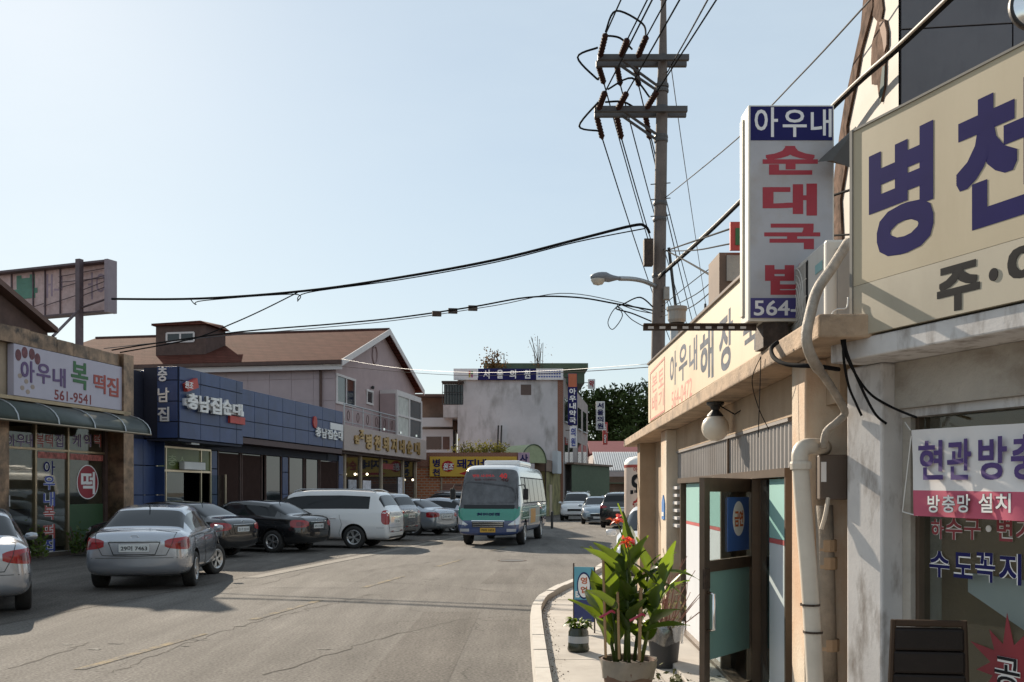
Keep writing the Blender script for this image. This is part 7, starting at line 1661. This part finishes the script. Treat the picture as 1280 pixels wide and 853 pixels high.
wrap_letters([('순', -.28, -.03, zc(638), zc(622)), ('대', -.28, -.03, zc(657), zc(641)), ('국', -.28, -.03, zc(676), zc(660))], K['red'], .03)
wrap_letters([('아우내', -.26, .04, zc(590), zc(584))], K['redl'], .02)
# bollard behind the bus, leaf litter, blue tag, bare weeds
single('bollard', 'thin dark bollard on the road edge right of the bus', 'bollard', MB().lathe([(.06, 0), (.06, .72), (.07, .74), (.05, .8), (.001, .82)], (gnd(690, 661).x, gnd(690, 661).y, 0), 10), K['blackmetal'])
mb = MB()
for k in range(160):
    p_ = V(1.55 + g.gauss(0, .13), 8.6 + g.gauss(0, .22), .04 + abs(g.gauss(0, .025))); n1 = V(g.gauss(0, 1), g.gauss(0, 1), g.gauss(0, .4)).normalized(); n2 = n1.orthogonal().normalized()
    mb.add([p_ + n1 * .035, p_ + n2 * .016, p_ - n1 * .035, p_ - n2 * .016], [(0, 1, 2, 3)])
setp(obj('leaf_litter', mb, leafM('litter', (.075, .08, .03), (.1, .1, .03), .2, .95), None, kind='stuff', fix=False), 'heap of wilted leaves on the step by the open door', 'leaves')
tg = FR.pt(sY(12.3), .152, 0); tgf = FR.sub(sY(12.3), .152)
tgt = thing('house_number_tag', 'small blue number tag on the lit edge of the far pillar', 'tag', tgf.pt(0, 0, 1.3))
obj('plate', MB().prism(tgf, [(-.13, 1.36), (.13, 1.36), (.13, 1.57), (0, 1.66), (-.13, 1.57)], 0, .012), M('tag_blue', (.06, .20, .50), .5), tgt)
obj('plate_label', MB().box(tgf, -.09, .09, .013, .016, 1.40, 1.45), K['letterw'], tgt)
def clump(name, label, c, rx, ry, rz_, n_, col, seed, size=.12, tall=0):
    q = random.Random(seed); mb = MB(); c = Vector(c)
    for k in range(n_):
        v = V(q.gauss(0, .45) * rx, q.gauss(0, .45) * ry, abs(q.gauss(0, .55)) * rz_); p_ = c + v
        n1 = V(q.gauss(0, 1), q.gauss(0, 1), q.gauss(.5, 1)).normalized(); n2 = n1.orthogonal().normalized(); s_ = size * q.uniform(.5, 1.3)
        mb.add([p_ + n1 * s_, p_ + n2 * s_ * .45, p_ - n1 * s_, p_ - n2 * s_ * .45], [(0, 1, 2, 3)])
    t_ = thing(name, label, 'plant', c); obj('foliage', mb, col, t_, fix=False, kind='stuff')
    for k in range(5 + tall):
        e_ = c + V(q.gauss(0, .5) * rx, q.gauss(0, .4) * ry, rz_ * q.uniform(.6, 1.3)); obj('stem', MB().tube([c + V(q.gauss(0, .2) * rx, 0, -.05), e_], .02, 4), K['bark'], t_)
    return t_
ygr = leafM('yellow_green_leaf', (.16, .15, .03), (.22, .2, .04), .3, .95); org = leafM('rust_leaf', (.16, .075, .025), (.2, .1, .03), .3, .95)
for (px, w_, lb, s_) in ((584, .9, 'yellow green roof shrub left on the brick restaurant parapet', 1), (605, .7, 'yellow green roof shrub right on the brick restaurant parapet', 2), (622, .6, 'olive roof shrub beside the barrel canopy', 3)):
    clump('roof_shrub', lb, at(px, 566, 64.5), w_, .5, .55, 260, ygr, s_, .11)
clump('roof_shrub', 'rust brown shrub growing on the roof edge of the clinic', at(617, 460, 75.6), 1.0, .5, 1.1, 320, org, 5, .13)
clump('roof_weed', 'tall thin weed on the clinic roof right of the rust brown shrub', at(672, 460, 75.6), .8, .3, 1.9, 70, org, 6, .07, 6)
an = at(630, 462, 75.5); single('roof_antenna', 'thin antenna on the clinic roof', 'antenna', MB().tube([an, an + V(0, 0, 1.2)], .03, 5), K['blackmetal'])
for (px, y0, y1, nm) in ((623, 532, 575, 'left'), (627, 532, 575, 'right')):
    a = at(px - 1.5, y1, 74.5); b_ = at(px, y0, 74.5); single('wall_pipe', nm + ' one of two dark pipes standing against the clinic wall', 'pipe', MB().tube([a, b_], .07, 6), K['blackmetal'])
# weeds and pots at the rice cake shop
for (px, lb, s_) in ((48, 'low dark potted shrub at the left of the rice cake shop door', 11), (97, 'small potted plant below the oval sticker', 12)):
    clump('potted_shrub', lb, FL.pt(S(px, .3), .3, .1), .25, .25, .55, 160, K['canna'], s_, .07)
